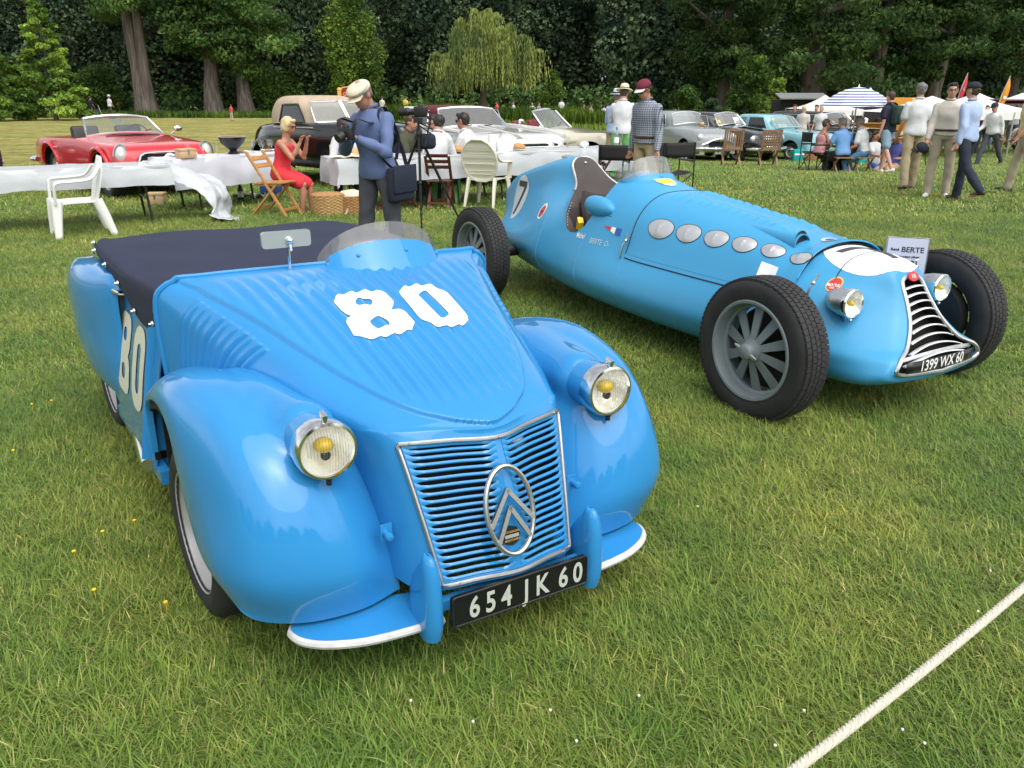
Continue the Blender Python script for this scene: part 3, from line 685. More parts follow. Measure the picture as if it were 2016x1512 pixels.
fA('badge_panel', flat_shape([rrect(.046,.010,.002)]), EP(0,-.078,-.0125), (1,0,0), es, ALLOY, bad)
# white 80 across the bonnet
def eight(w, h, st=1.0):
    o = rrect(w,h*.53,w*.36,8); top = shift(rrect(w*.90,h*.52,w*.34,8), 0, h*.24); bot = shift(rrect(w,h*.54,w*.36,8), 0, -h*.23)
    hw, hh = w*.27*st, h*.20
    n = w*.40
    L = [(-w*.45,h*.36),(-w*.36,h*.46),(-w*.2,h*.5),(w*.2,h*.5),(w*.36,h*.46),(w*.45,h*.36),(w*.45,h*.14),(w*.40,h*.06),(w*.34,h*.01),(w*.43,-h*.04),(w*.5,-h*.12),(w*.5,-h*.36),(w*.4,-h*.46),(w*.22,-h*.5),(-w*.22,-h*.5),(-w*.4,-h*.46),(-w*.5,-h*.36),(-w*.5,-h*.12),(-w*.43,-h*.04),(-w*.34,h*.01),(-w*.40,h*.06),(-w*.45,h*.14)]
    return flat_shape([L, shift(rrect(hw,hh*.85,hw*.42),0,h*.24), shift(rrect(hw*1.08,hh,hw*.42),0,-h*.23)])
def zero(w, h, st=1.0):
    return flat_shape([[(x*1,y) for x,y in rrect(w,h,w*.42,8)], rrect(w*.22*st,h*.60,w*.10*st)])
C8 = skA([(0,.035,.93)])[0]
for nm, VF, x in (('number_eight', eight(.200,.285), -.092), ('number_zero', zero(.178,.285), .128)):
    decal(nm, VF, (C8[0]+x, C8[1]-.015, .97), (1,0,0), (0,.80,.60), bvA, WHITEL, bodyA, off=.0035, L=.006)
# front wings
wr = [
 [(.272,-.44,.215),(.40,-.475,.212),(.53,-.470,.214),(.62,-.440,.220),(.680,-.405,.232),(.708,-.370,.250),(.690,-.355,.255)],
 [(.285,-.40,.36),(.42,-.50,.37),(.56,-.51,.38),(.68,-.465,.385),(.740,-.36,.365),(.750,-.215,.332),(.730,-.205,.328)],
 [(.315,-.30,.56),(.44,-.42,.58),(.57,-.45,.59),(.68,-.395,.585),(.742,-.25,.52),(.752,-.085,.435),(.732,-.078,.43)],
 [(.36,-.17,.69),(.46,-.28,.72),(.58,-.305,.735),(.68,-.255,.725),(.742,-.13,.655),(.752,-.015,.565),(.732,-.008,.56)],
 [(.43,.02,.755),(.50,-.05,.79),(.60,-.06,.805),(.685,-.03,.79),(.740,.0,.735),(.752,.035,.668),(.732,.04,.66)],
 [(.50,.22,.750),(.55,.20,.775),(.62,.19,.788),(.69,.18,.778),(.737,.17,.742),(.748,.165,.700),(.728,.165,.692)],
 [(.55,.38,.70),(.59,.39,.722),(.64,.385,.726),(.69,.36,.718),(.728,.345,.695),(.742,.335,.667),(.722,.33,.66)],
 [(.57,.50,.60),(.61,.505,.61),(.65,.50,.615),(.69,.49,.612),(.722,.475,.605),(.737,.46,.595),(.717,.455,.59)],
 [(.57,.51,.40),(.61,.52,.40),(.65,.52,.40),(.69,.515,.405),(.722,.505,.41),(.735,.49,.415),(.715,.485,.415)]]
W = surf(wr, 16, 14); Nw = normals(W); Nw *= -np.sign(Nw[16,28,1])
a_, b_ = np.array((.462,-.295,.714)), np.array((.505,.10,.735))
def pod(p):
    pa = p-a_; ba = b_-a_; h = np.clip((pa@ba)/(ba@ba), 0, 1); r = .084*(1-h)+.050*h
    return np.linalg.norm(pa-h[...,None]*ba, axis=-1)-r
tt = np.zeros(W.shape[:2]); k_ = .045
for _ in range(40):
    d2 = pod(W+Nw*tt[...,None]); h = np.clip(.5+.5*(d2-tt)/k_, 0, 1)
    sd_ = d2*(1-h)+tt*h-k_*h*(1-h); tt = np.clip(tt-.5*sd_, 0, .11)
W = W+Nw*tt[...,None]
for s in (-1, 1):
    mb = MB(); mb.grid(W*np.array((s,1,1)), flip=s > 0); wing = bA(mb, 'front_wing', PA, angle=75)
    so = wing.modifiers.new('s', 'SOLIDIFY'); so.thickness = .005; so.offset = 0; apply_mods(wing); shade(wing, 60)
    # dark inside of the wheel arch
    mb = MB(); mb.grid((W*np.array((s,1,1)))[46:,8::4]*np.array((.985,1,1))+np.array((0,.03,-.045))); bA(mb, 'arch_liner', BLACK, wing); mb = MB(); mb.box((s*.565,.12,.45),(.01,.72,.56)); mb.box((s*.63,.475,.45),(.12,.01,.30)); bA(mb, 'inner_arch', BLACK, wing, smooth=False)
    # headlight: pod shell, chrome rim, reflector, bulb, lens
    hc = np.array((s*.462,-.445,.712))
    mb = MB(); mb.lathe([(.030,.46),(.052,.30),(.071,.15),(.080,.05),(.081,0)], axis='y', n=36); mb.v = [mb.arr()+hc]
    hl = bA(mb, 'headlight', PA, angle=60)
    mb = MB(); mb.lathe([(.0815,.035),(.0845,.012),(.0850,-.008),(.081,-.018),(.0735,-.020),(.0715,-.012)], axis='y', n=40); mb.v = [mb.arr()+hc]; bA(mb, 'headlight_rim', CHROME, hl)
    mb = MB(); mb.lathe([(.0725,-.012),(.062,.018),(.044,.040),(.022,.052),(.001,.056)], axis='y', n=32); mb.v = [mb.arr()+hc]; bA(mb, 'reflector', REFL, hl)
    mb = MB(); mb.ell(hc+(0,.012,.008),(.026,.028,.022),12,8); bA(mb, 'bulb', YEL, hl)
    mb = MB(); mb.lathe([(.014,-.004),(.013,.004),(.001,.006)], c=hc+(0,.002,-.018), axis='y', n=12); bA(mb, 'bulb_shield', BLACKP, hl)
    mb = MB(); mb.lathe([(.0732,-.013),(.060,-.024),(.035,-.032),(.001,-.035)], axis='y', n=40)
    mb.v = [mb.arr()+hc]; bA(mb, 'lens', glass('lens_glass',(.97,.97,.95),.97), hl)
    mb = MB()
    for xr in np.linspace(-.055,.055,15):
        zz = math.sqrt(max(0,.066**2-xr**2)); mb.tube([hc+(xr,-.0145-.017*(1-(math.hypot(xr,z_)/.0735)**2),z_) for z_ in np.linspace(-zz*(.9 if xr>0 else .2),zz,7)], .0012, 4)
    bA(mb, 'lens_flutes', glass('flute_glass',(.9,.92,.92),.93), hl)
    mb = MB(); mb.tube([hc+(0,-.012,.080),hc+(0,-.018,.098),hc+(0,.005,.103),hc+(0,.012,.09)], [.006,.008,.007,.004], 8); bA(mb, 'rim_clip', CHROME, hl)
    mb = MB(); mb.tube([hc+(0,-.008,-.086),hc+(0,-.008,-.101)], .008, 8); bA(mb, 'rim_screw', BLACKP, hl)
    # hinge knob where wing meets nose
    kx, ky, kz = s*.315, -.475, .43
    mb = MB(); mb.box((kx,ky+.01,kz),(.035,.006,.05)); mb.lathe([(.001,-.030),(.010,-.028),(.013,-.018),(.010,-.010),(.010,.008)], c=(kx+s*.004,ky,kz), axis='y', n=12); bA(mb, 'wing_catch', PA)
    # bumper blade, its pale rubber edge and overrider
    zb = .186
    out = [(s*.20,-.46),(s*.22,-.60),(s*.32,-.600),(s*.44,-.585),(s*.53,-.55),(s*.585,-.505),(s*.603,-.455),(s*.59,-.425),(s*.45,-.40)]
    oc = crspl(np.array(out[1:8]), 6); poly = [out[0]]+[tuple(q) for q in oc]+[out[-1]]
    mb = MB(); mb.prism(poly if s < 0 else poly[::-1], .012, (0,0,zb)); bl = bA(mb, 'bumper_blade', PA, angle=30)
    mb = MB(); mb.tube([(q[0],q[1]-.004,zb-.002) for q in oc], .0125, 8, flat=(1,1)); bA(mb, 'bumper_edge', GREY_RUB, bl)
    ox = s*.270; orow = []
    for z_, wx, y0, y1 in ((.155,.024,-.655,-.53),(.20,.027,-.665,-.51),(.27,.026,-.668,-.515),(.34,.024,-.664,-.55),(.385,.021,-.656,-.59),(.412,.013,-.645,-.605),(.420,.002,-.630,-.62)):
        orow.append([(ox+wx*math.cos(t), (y0+.024)+(y1-y0-.024)*0 + (-.024*math.sin(t) if math.sin(t) > 0 else (y1-y0-.024)*-math.sin(t)), z_) for t in np.linspace(0,2*math.pi,24,endpoint=False)])
    mb = MB(); mb.grid(crspl(np.array(orow),4), cv=True); bA(mb, 'overrider', PA, angle=60)
# front number plate
mb = MB(); mb.prism(rrect(.452,.098,.010), .012, plane='xz'); pl = np.array((0,-.668,.243)); mb.v = [mb.arr()*np.array((1,-1,1))+pl+(0,.012,0)]
npl = bA(mb, 'number_plate', PLATE, angle=30)
mb = MB(); mb.tube([(p_[0],pl[1]-.001,pl[2]+p_[1]) for p_ in rrect(.448,.094,.010)], .003, 6, close=True); bA(mb, 'plate_rim', BLACKP, npl)
PLT = mat('plate_characters', (.46,.50,.44), .5)
x = -.158
for ch, w in zip('654JK60', (.052,.052,.066,.054,.074,.052,.052)):
    fA('plate_character', flat_text(ch, .094, .0022, sx=.74), (pl[0]+x, pl[1]-.001, pl[2]-.003), (1,0,0), (0,0,1), PLT, npl); x += w
mb = MB(); mb.box((0,-.60,.235),(.50,.03,.03)); mb.box((0,-.56,.19),(.06,.12,.02)); bA(mb, 'plate_bracket', PA, smooth=False)
# front wheels
def steel_wheel(parent, x, y, s, rt=.285, rw=.20, w=.125, turn=0.0, bld=bA):
    g_ = MB(); prof = [(rw-.01,-w*.36),(rw+.004,-w*.44),(rt-.045,-w*.5),(rt-.014,-w*.40),(rt,-w*.24),(rt,w*.24),(rt-.014,w*.40),(rt-.045,w*.5),(rw+.004,w*.44),(rw-.01,w*.36)]
    g_.lathe(prof, axis='x', n=44); g_.v = [g_.arr()+(x,y,rt-.012)]
    ty = bld(g_, 'tyre', RUBBER, parent, angle=50)
    d = [(rw+.006,.045),(rw+.010,.052),(rw,.054),(rw-.010,.040),(rw-.018,.018),(rw-.030,.010),(.150,.006),(.125,.018),(.105,.028),(.080,.030),(.074,.022),(.060,.030),(.034,.034),(.030,.016),(.001,.012)]
    q = MB(); q.lathe([(r,s*h) for r,h in d], axis='x', n=40); q.v = [q.arr()+(x,y,rt-.012)]; bld(q, 'rim', SLVR, parent, angle=40)
    q = MB()
    for a in range(3): q.ell((x+s*.020, y+.052*math.cos(a*2.09+.5), rt-.012+.052*math.sin(a*2.09+.5)), (.012,.009,.009), 8, 5)
    q.lathe([(.027,s*.017),(.020,s*.02),(.001,s*.021)], c=(x,y,rt-.012), axis='x', n=16); bld(q, 'hub', BLACKP, parent)
    q = MB(); q.lathe([(rw-.012,0),(.001,0)], c=(x-s*.03,y,rt-.012), axis='x', n=24); bld(q, 'drum', BLACK, parent)
for s in (-1, 1):
    wt = MB(); wt.tube([(s*.2,.10,.27),(s*.64,.10,.27)], .03, 10); ax = bA(wt, 'front_wheel', BLACKP)
    steel_wheel(ax, s*.662, .10, s)
    wt = MB(); wt.tube([(s*.2,2.42,.27),(s*.56,2.42,.27)], .03, 10); ax = bA(wt, 'rear_wheel', BLACKP)
    steel_wheel(ax, s*.60, 1.98, s)
# tub: flanks, doors, rear wings, tail
trow = []
for y_, xt, xl, zt, zb_ in ((.50,.575,.60,.93,.24),(.80,.592,.665,.86,.235),(1.0,.598,.668,.84,.235),(1.25,.605,.668,.84,.235),(1.6,.625,.668,.89,.24),(1.95,.60,.64,.91,.27),(2.3,.54,.58,.85,.34),(2.6,.44,.48,.70,.42)):
    trow.append([(0,y_,zb_),(xl*.6,y_,zb_),(xl*.97,y_,zb_+.012),(xl,y_,zb_+.07),(xt+.030,y_,zb_*.38+zt*.62-.04),(xt,y_,zt-.02),(xt*.9,y_,zt)])
T = surf(trow, 8, 4); mb = MB()
for s in (-1,1): mb.grid(T*np.array((s,1,1)))
tub = bA(mb, 'tub', PA, angle=50)
for s in (-1,1):
    # door: a slightly proud panel, its shade painted in as a darker blue
    dr = [[(s*(.606+.19*(.80-z_)+.012*math.sin(math.pi*(z_-.28)/.55)),y_,z_) for z_ in np.linspace(.275,zt,10)] for y_,zt in ((.66,.80),(.85,.79),(1.1,.78),(1.36,.84))]
    mb = MB(); mb.grid(surf(dr,4,2)); door = bA(mb, 'door', PAD)
    so = door.modifiers.new('s','SOLIDIFY'); so.thickness=.006; apply_mods(door); shade(door,40)
    mb = MB(); mb.tube([(s*.706,.76,.28),(s*.672,.76,.48),(s*.612,.76,.79)], .022, 4, flat=(1.3,.35)); bA(mb, 'door_post', PA, door)
    mb = MB(); mb.beam((s*.685,.60,.258),(s*.680,1.45,.258),.035,.05); bA(mb, 'sill', PA, smooth=False)
    mb = MB(); mb.tube([(s*.60,1.27,.815),(s*.645,1.27,.825),(s*.655,1.30,.828),(s*.653,1.37,.822)], [.009,.010,.012,.007], 8); bA(mb, 'door_handle', CHROME, door)
    mb = MB(); mb.box((s*.60,.62,.885),(.05,.045,.05)); mb.ell((s*.625,.60,.89),(.022,.022,.018),10,6); bA(mb, 'hood_catch', mat('dark_blue_metal',(.02,.08,.2),.35), smooth=True)
    rw_ = []
    for y_, sc, out_ in ((1.30,.9,.002),(1.34,1,.03),(1.48,1,.075),(1.70,1,.110),(1.92,.98,.110),(2.12,.93,.08),(2.3,.82,.03),(2.36,.75,0)):
        c_ = .605+ (y_-.5)*.010
        ztop, zlow = .30+.585*sc, .325-.02*(1-sc)
        rw_.append([(s*(c_+.01),y_,ztop+.0),(s*(c_+.03+out_*.55),y_,ztop-.012),(s*(c_+.035+out_*.95),y_,ztop-.09),(s*(c_+.035+out_),y_,ztop-.27),(s*(c_+.045+out_*.85),y_,zlow+.17),(s*(c_+.04+out_*.7),y_,zlow+.05),(s*(c_+.03+out_*.5),y_,zlow),(s*(c_-.03+out_*.3),y_,zlow)])
    mb = MB(); mb.grid(surf(rw_, 8, 6)); rw2 = bA(mb, 'rear_wing', PA, angle=60)
    mb = MB(); mb.tube([(s*.665,1.335,.30),(s*.672,1.335,.55),(s*.672,1.335,.80)], .004, 6); bA(mb, 'wing_seam', mat('seam_blue',(.03,.15,.38),.4), rw2)
doorL = [o for o in kids(carA) if o.name.startswith('door')][0]
# silver tail pipe along the left sill
mb = MB(); mb.tube([(-.50,1.9,.20),(-.66,1.3,.235),(-.715,.78,.245)], .026, 12); bA(mb, 'exhaust_pipe', CHROME)
bvD = bvh_of(doorL)
MWd = skA([(-.61,1.02,.53),(-.595,.78,.50)])
def num_side(name, VF, y, z):
    decal(name, VF, (-.80, y, z), (0,-1,0), (0,0,1), bvD, CREAM, doorL, off=.003, L=.03, reach=.5, lift=.3)
num_side('number_eight', eight(.225,.335), 1.255, .575); num_side('number_zero', zero(.20,.335,1.4), .985, .575)
# tonneau cover: stretched navy canvas with a scalloped hem
ton = []
for y_, zc, zs, xs, hem in ((.50,.965,.95,.57,.80),(.72,.965,.945,.600,.785),(.95,.963,.94,.615,.76),(1.20,.963,.945,.632,.845),(1.5,.963,.955,.636,.895),(1.80,.958,.952,.622,.905),(2.02,.945,.940,.590,.900),(2.06,.90,.89,.60,.86)):
    ton.append([(0,y_,zc),(.25,y_,zc),(.48,y_,zc-.003),(xs-.02,y_,zs),(xs+.008,y_,zs-.022),(xs+.012,y_,(zs+hem)/2),(xs+.010,y_,hem)])
TN = surf(mirror_rows(ton), 8, 6)
q = TN[...,0]; yy = TN[...,1]
# a dip behind the windscreen where the driver sits
TN[...,2] -= .10*np.exp(-(((q-.26)/.30)**2+((yy-.60)/.16)**2)); TN[...,2] += .006*np.sin(q*9+yy*5)*np.sin(yy*7)*(np.abs(q) < .55)
mb = MB(); mb.grid(TN); tonneau = bA(mb, 'tonneau_cover', NAVY, angle=180)
so = tonneau.modifiers.new('s','SOLIDIFY'); so.thickness=.004; apply_mods(tonneau); shade(tonneau,60)
for s in (-1,1):
    for y_, z_ in ((.78,.80),(1.02,.80),(1.22,.875),(1.45,.915),(1.78,.925),(1.98,.93)):
        x_ = np.interp(y_, [.5,.72,.95,1.2,1.5,1.8,2.02],[.57,.60,.615,.632,.636,.622,.59])+.016
        mb = MB(); mb.lathe([(.013,0),(.012,s*.004),(.006,s*.007),(.005,s*.014),(.001,s*.015)], c=(s*x_,y_,z_), axis='x', n=12); bA(mb, 'snap_fastener', CHROME, tonneau)
# dark cockpit lining seen in the dip
mb = MB(); mb.grid(surf([[(x_,y_,.955-.02*(k%2)-.1*math.exp(-((y_-.62)/.08)**2)) for k,x_ in enumerate(np.linspace(-.16,.5,14))] for y_ in (.53,.58,.63)],3,2)); bA(mb, 'seat_trim', mat('grey_pleats',(.06,.06,.065),.6))
# aero screen: blue half-cone fairing, four rivets, smoky perspex above it
def AS(t, k):
    """t across 0..1, k up 0..1 (fairing) to 1.35 (perspex)"""
    x_ = .162+.240*math.cos(math.pi*(1-t)); yb = .50-.205*math.sin(math.pi*t)
    hgt = .118*math.sin(math.pi*t)**.8
    yt = .53-.02*math.sin(math.pi*t)
    lean = .45
    zb_ = .975+.0*t-(.055*math.sin(math.pi*t)); z_ = zb_+(.055*math.sin(math.pi*t)+hgt)*k
    return np.array((x_, yb+(yt-.06*math.sin(math.pi*t)-yb)*min(k,1)+ .06*max(0,k-1), z_))
mb = MB(); mb.grid([[AS(t,k) for t in np.linspace(0,1,40)] for k in np.linspace(-.05,1,10)]); aero = bA(mb, 'windscreen_fairing', PA, angle=180)
so = aero.modifiers.new('s','SOLIDIFY'); so.thickness=.004; apply_mods(aero); shade(aero,60)
mb = MB(); mb.grid([[AS(t,k)+np.array((0,.006,0)) for t in np.linspace(.02,.98,36)] for k in np.linspace(.8,1.36,8)]); ps = bA(mb, 'perspex', glass('smoky_perspex',(.72,.70,.72),.86), aero, angle=180)
so = ps.modifiers.new('s','SOLIDIFY'); so.thickness=.003; apply_mods(ps); shade(ps,60)
for t in (.13,.33,.58,.84):
    mb = MB(); mb.ell(AS(t,.78),(.008,.008,.008),10,6); bA(mb, 'rivet', PA, aero)
# mirror on its stalk
mx_, my_ = -.20, .47
mb = MB(); mb.tube([(mx_,my_,1.0),(mx_,my_-.005,1.085),(mx_-.002,my_-.03,1.105)], .005, 8); mb.box((mx_,my_,1.002),(.05,.018,.006)); mb.ell((mx_-.002,my_-.028,1.12),(.014,.014,.014),10,7); mb.tube([(mx_-.002,my_-.035,1.085),(mx_-.002,my_-.028,1.12)], .005, 8)
mir = bA(mb, 'mirror_stalk', CHROME)
mb = MB(); mb.prism(rrect(.172,.058,.012), .012, plane='xz'); mb.v = [mb.arr()+(mx_-.01,my_-.022,1.125)]; bA(mb, 'mirror', mat('mirror_back',(.52,.56,.60),.22,.5), mir, angle=30)
# parking disc stub and paper on the flank
mb = MB(); mb.box((-.612,.63,.70),(.003,.035,.09)); bA(mb, 'inspection_tag', WHITE, smooth=False)
# ------------------------------------------------------------------ the long blue single-seater with the 7
PB = mat('satin_blue_paint', (.052,.305,.550), .36, coat=.10, var=.05, vscale=1.6, spec=.30)
LEATHER = mat('brown_leather', (.045,.034,.030), .5, bump=.2, bscale=90, var=.25, vscale=6)
GREYW = mat('grey_wheel_paint', (.165,.20,.21), .45, var=.08)
REDP = mat('red_print', (.55,.03,.03), .45); DKBLUE = mat('dark_blue_print', (.02,.09,.40), .45)
YELP = mat('yellow_print', (.80,.62,.04), .45); BLKP = mat('black_print', (.010,.010,.011), .4); GREYP = mat('grey_print', (.05,.05,.055), .45)
PALE = mat('pale_roundel', (.50,.56,.58), .45)
carB = thing('racing_car', 'long blue open wheel racing car with number 7 and six silver exhaust ports', 'car', (1.93,4.40,0), R(30))
def bB(mb, name, m, parent=None, **k): return mb.build(name, m, parent or carB, **k)
st = [
 [(0,-.268,.728),(.075,-.278,.70),(.098,-.338,.60),(.135,-.398,.50),(.215,-.455,.405),(.318,-.497,.352),(.322,-.505,.285),(0,-.525,.262)],
 [(0,-.228,.765),(.115,-.240,.735),(.155,-.285,.62),(.205,-.335,.515),(.295,-.405,.405),(.368,-.465,.345),(.372,-.470,.250),(0,-.490,.225)],
 [(0,-.10,.795),(.165,-.10,.76),(.265,-.12,.65),(.325,-.16,.53),(.405,-.23,.41),(.445,-.30,.325),(.400,-.32,.205),(0,-.33,.180)],
 [(0,.14,.805),(.20,.14,.775),(.335,.13,.685),(.430,.12,.572),(.490,.09,.43),(.490,.06,.31),(.370,.06,.172),(0,.06,.145)],
 [(0,.60,.872),(.175,.60,.856),(.330,.60,.765),(.452,.60,.575),(.530,.60,.42),(.530,.60,.295),(.385,.60,.160),(0,.60,.130)],
 [(0,1.20,.938),(.195,1.20,.918),(.350,1.20,.800),(.465,1.20,.580),(.555,1.20,.42),(.555,1.20,.295),(.400,1.20,.160),(0,1.20,.130)],
 [(0,1.50,.970),(.220,1.50,.945),(.375,1.50,.820),(.472,1.50,.590),(.560,1.50,.425),(.560,1.50,.30),(.400,1.50,.165),(0,1.50,.135)],
 [(0,1.90,1.075),(.200,1.90,1.025),(.365,1.90,.860),(.475,1.90,.635),(.555,1.90,.44),(.550,1.90,.31),(.395,1.90,.175),(0,1.90,.145)],
 [(0,2.25,1.08),(.215,2.25,1.02),(.380,2.25,.865),(.462,2.25,.665),(.530,2.25,.455),(.520,2.25,.325),(.375,2.25,.190),(0,2.25,.160)],
 [(0,2.55,1.115),(.118,2.55,1.070),(.205,2.55,.900),(.395,2.55,.715),(.500,2.55,.475),(.490,2.55,.345),(.355,2.55,.210),(0,2.55,.180)],
 [(0,2.85,1.125),(.115,2.85,1.075),(.185,2.85,.905),(.340,2.85,.685),(.455,2.85,.485),(.445,2.85,.360),(.325,2.85,.230),(0,2.85,.200)],
 [(0,3.30,1.025),(.085,3.30,.985),(.125,3.30,.830),(.235,3.30,.620),(.370,3.30,.480),(.365,3.30,.375),(.265,3.30,.270),(0,3.30,.240)],
 [(0,3.70,.915),(.055,3.70,.870),(.075,3.70,.745),(.120,3.70,.590),(.205,3.70,.485),(.205,3.70,.410),(.150,3.70,.345),(0,3.70,.325)],
 [(0,3.90,.790),(.028,3.90,.755),(.038,3.90,.665),(.050,3.90,.560),(.075,3.90,.480),(.075,3.90,.430),(.045,3.90,.400),(0,3.90,.390)],
 [(0,3.93,.770),(.005,3.93,.74),(.006,3.93,.66),(.006,3.93,.56),(.008,3.93,.48),(.008,3.93,.44),(.005,3.93,.41),(0,3.93,.40)]]
NRB, NCB = 8, 7
half = surf(st, NRB, NCB)
# let the profile run smoothly over the centre line
full = np.array(st); gh = full[:,1:2].copy(); gh[...,0] *= -1; gb = full[:,-2:-1].copy(); gb[...,0] *= -1
tmp = crspl(np.concatenate([gh, full, gb],1), NRB); half = crspl(tmp.transpose(1,0,2), NCB).transpose(1,0,2)[:, NCB:-NCB]
half[:,0,0] = 0; half[:,-1,0] = 0
ring = np.concatenate([half, (half[:, -2:0:-1]*np.array((-1,1,1)))], 1)
# gentle ribs pressed across the top of the engine cover
mb = MB(); mb.grid(ring, cv=True); a0 = ring.shape[1]
mb.f.append(tuple(range(a0))); mb.m.append(0); k0 = (ring.shape[0]-1)*a0; mb.f.append(tuple(k0+i for i in range(a0-1,-1,-1))); mb.m.append(0)
bodyB = bB(mb, 'body', [PB, LEATHER, BLACK], angle=60)
# cockpit: cut the keyhole opening, then hollow it
prof = [(1.94,1.4),(1.94,1.06),(1.95,.92),(1.975,.80),(2.03,.70),(2.10,.648),(2.18,.640),(2.25,.665),(2.31,.735),(2.36,.82),(2.47,.90),(2.58,.98),(2.67,1.06),(2.72,1.13),(2.74,1.4)]
mb = MB(); mb.prism(prof, 1.4, (-.7,0,0), plane='yz', mi=0); c = bB(mb, 'cutter', [LEATHER], smooth=False); c.parent = None; c.matrix_world = carB.matrix_world.copy()
bpy.context.view_layer.update(); c.matrix_world = Matrix.Translation(carB.location) @ Euler(carB.rotation_euler).to_matrix().to_4x4(); bpy.context.view_layer.update()
def place(c): c.parent = None; c.matrix_world = Matrix.Translation(carB.location) @ Euler(carB.rotation_euler).to_matrix().to_4x4(); bpy.context.view_layer.update()
cut(bodyB, c)
mb = MB(); mb.add(np.array([(-.37,1.72,.30),(.37,1.72,.30),(.37,2.26,.30),(-.37,2.26,.30),(-.40,1.78,.80),(.40,1.78,.80),(.40,2.34,.80),(-.40,2.34,.80)]), [(3,2,1,0),(4,5,6,7),(0,1,5,4),(1,2,6,5),(2,3,7,6),(3,0,4,7)])
c = bB(mb, 'cutter', [LEATHER], smooth=False); place(c); cut(bodyB, c)
# grille opening
g_in = [tuple(p) for p in np.array(st[0])[:, :]]
gl_half = crspl(np.array(st[0]), 5); gl = np.concatenate([gl_half, gl_half[-2:0:-1]*np.array((-1,1,1))])
mb = MB(); sc_ = lambda P_, k, dy: np.array([(0,0,.48)])+ (P_-np.array([(0,0,.48)]))*np.array([(k,1,k)])+np.array([(0,dy,0)])
lo, hi = sc_(gl,.93,-.10), sc_(gl,.93,.09); n_ = len(gl)
mb.add(np.r_[lo,hi], [tuple(range(n_-1,-1,-1)), tuple(range(n_,2*n_))]+[(i,(i+1)%n_,n_+(i+1)%n_,n_+i) for i in range(n_)])
c = bB(mb, 'cutter', [BLACK], smooth=False); place(c); cut(bodyB, c); shade(bodyB, 42)
bvB = bvh_of(bodyB)
WHT_G = mat('grille_white_metal', (.72,.73,.73), .35, .4)
mb = MB(); mb.tube(sc_(gl,.965,-.006), .011, 8, close=True); gfr = bB(mb, 'grille_frame', ALLOY)
def gx(z): return float(np.interp(z, [.345,.405,.50,.60,.70,.73], [.300,.205,.128,.093,.070,.03]))
def gy(z): return float(np.interp(z, [.28,.352,.405,.50,.60,.70,.73], [-.507,-.497,-.455,-.398,-.338,-.278,-.268]))
for k in range(9):
    z = .660-.0335*k-.0006*k*k; w = gx(z)*.96; a = []
    for x in np.linspace(-w, w, 13):
        zz = z-.035*(x/max(w,.01))**2*(.4+.09*k)+.012; yy = gy(zz)-.004-.020*(1-(x/w)**2)
        e = .0075*(.65+.35*(1-abs(x/w)))
        a.append([(x,yy-.006,zz+e*.6),(x,yy-.011,zz-e*.2),(x,yy-.004,zz-e),(x,yy+.012,zz)])
    mb = MB(); mb.grid(np.array(a), cv=True); bB(mb, 'slat', WHT_G, gfr, angle=50)
mb = MB(); mb.grid(np.array([[(x,gy(.375)-.012-.02*(1-(x/.27)**2)+dy,.372+dz-.02*(x/.27)**2) for x in np.linspace(-.285,.285,13)] for dy,dz in ((0,.014),(-.007,0),(0,-.010),(.012,0))]), cu=True); bB(mb, 'slat', ALLOY, gfr)
# front number plate set in the mouth of the grille
mb = MB(); mb.grid(np.array([[(x,-.519-.012*(1-(x/.3)**2)+.0*z,z) for x in np.linspace(-.275,.275,11)] for z in (.350,.282)])); pB = bB(mb, 'number_plate', PLATE, gfr); so = pB.modifiers.new('s','SOLIDIFY'); so.thickness=.004; apply_mods(pB)
bvP = bvh_of(pB)
decal('plate_text', flat_text('1399 WX 60', .078, .0012, sx=.86, space=1.0), (0,-.6,.317), (1,0,0), (0,0,1), bvP, WHITEL, pB, off=.002, L=.03, reach=.3, lift=.0)
for o_ in list(kids(pB)): o_.parent = gfr
mb = MB(); mb.prism(ellipse(.040,.026,24), .008, plane='xz'); b0 = np.array((0,-.287,.712)); rt_ = Euler((R(-28),0,0)).to_matrix(); mb.v = [(mb.arr()*np.array((1,-1,1))) @ np.array(rt_).T+b0]; rb = bB(mb, 'badge', REDP, angle=30)
V, F = flat_text('RB', .030, .0006); V = np.c_[V[:,0], np.full(len(V),-.0095), V[:,1]] @ np.array(rt_).T+b0; mb = MB(); mb.add(V,F); bB(mb, 'badge_letters', PALE, rb, fix=False)
# engine cover: a raised shell over the front half, its dark shut lines and black intake slot
hood = []
i0, i1 = int(3.02*NRB), int(6.0*NRB)
for i in range(i0, i1+1):
    t = (i-i0)/(i1-i0); lift_ = .007+.026*(1-sstep(0,.10,t)); row = []
    for j in range(0, 3*NCB+1):
        p = half[i,j].copy(); n = np.array((.55*j/(3*NCB)+.05*j/(3*NCB), 0, 1-.55*j/(3*NCB))); n /= np.linalg.norm(n)
        row.append(p+n*lift_*(1-.75*sstep(.5,1,j/(3*NCB))))
    hood.append(row)
H0 = np.array(hood); HF = np.concatenate([H0[:, :0:-1]*np.array((-1,1,1)), H0],1)
HF = crspl(crspl(HF,3).transpose(1,0,2),2).transpose(1,0,2)
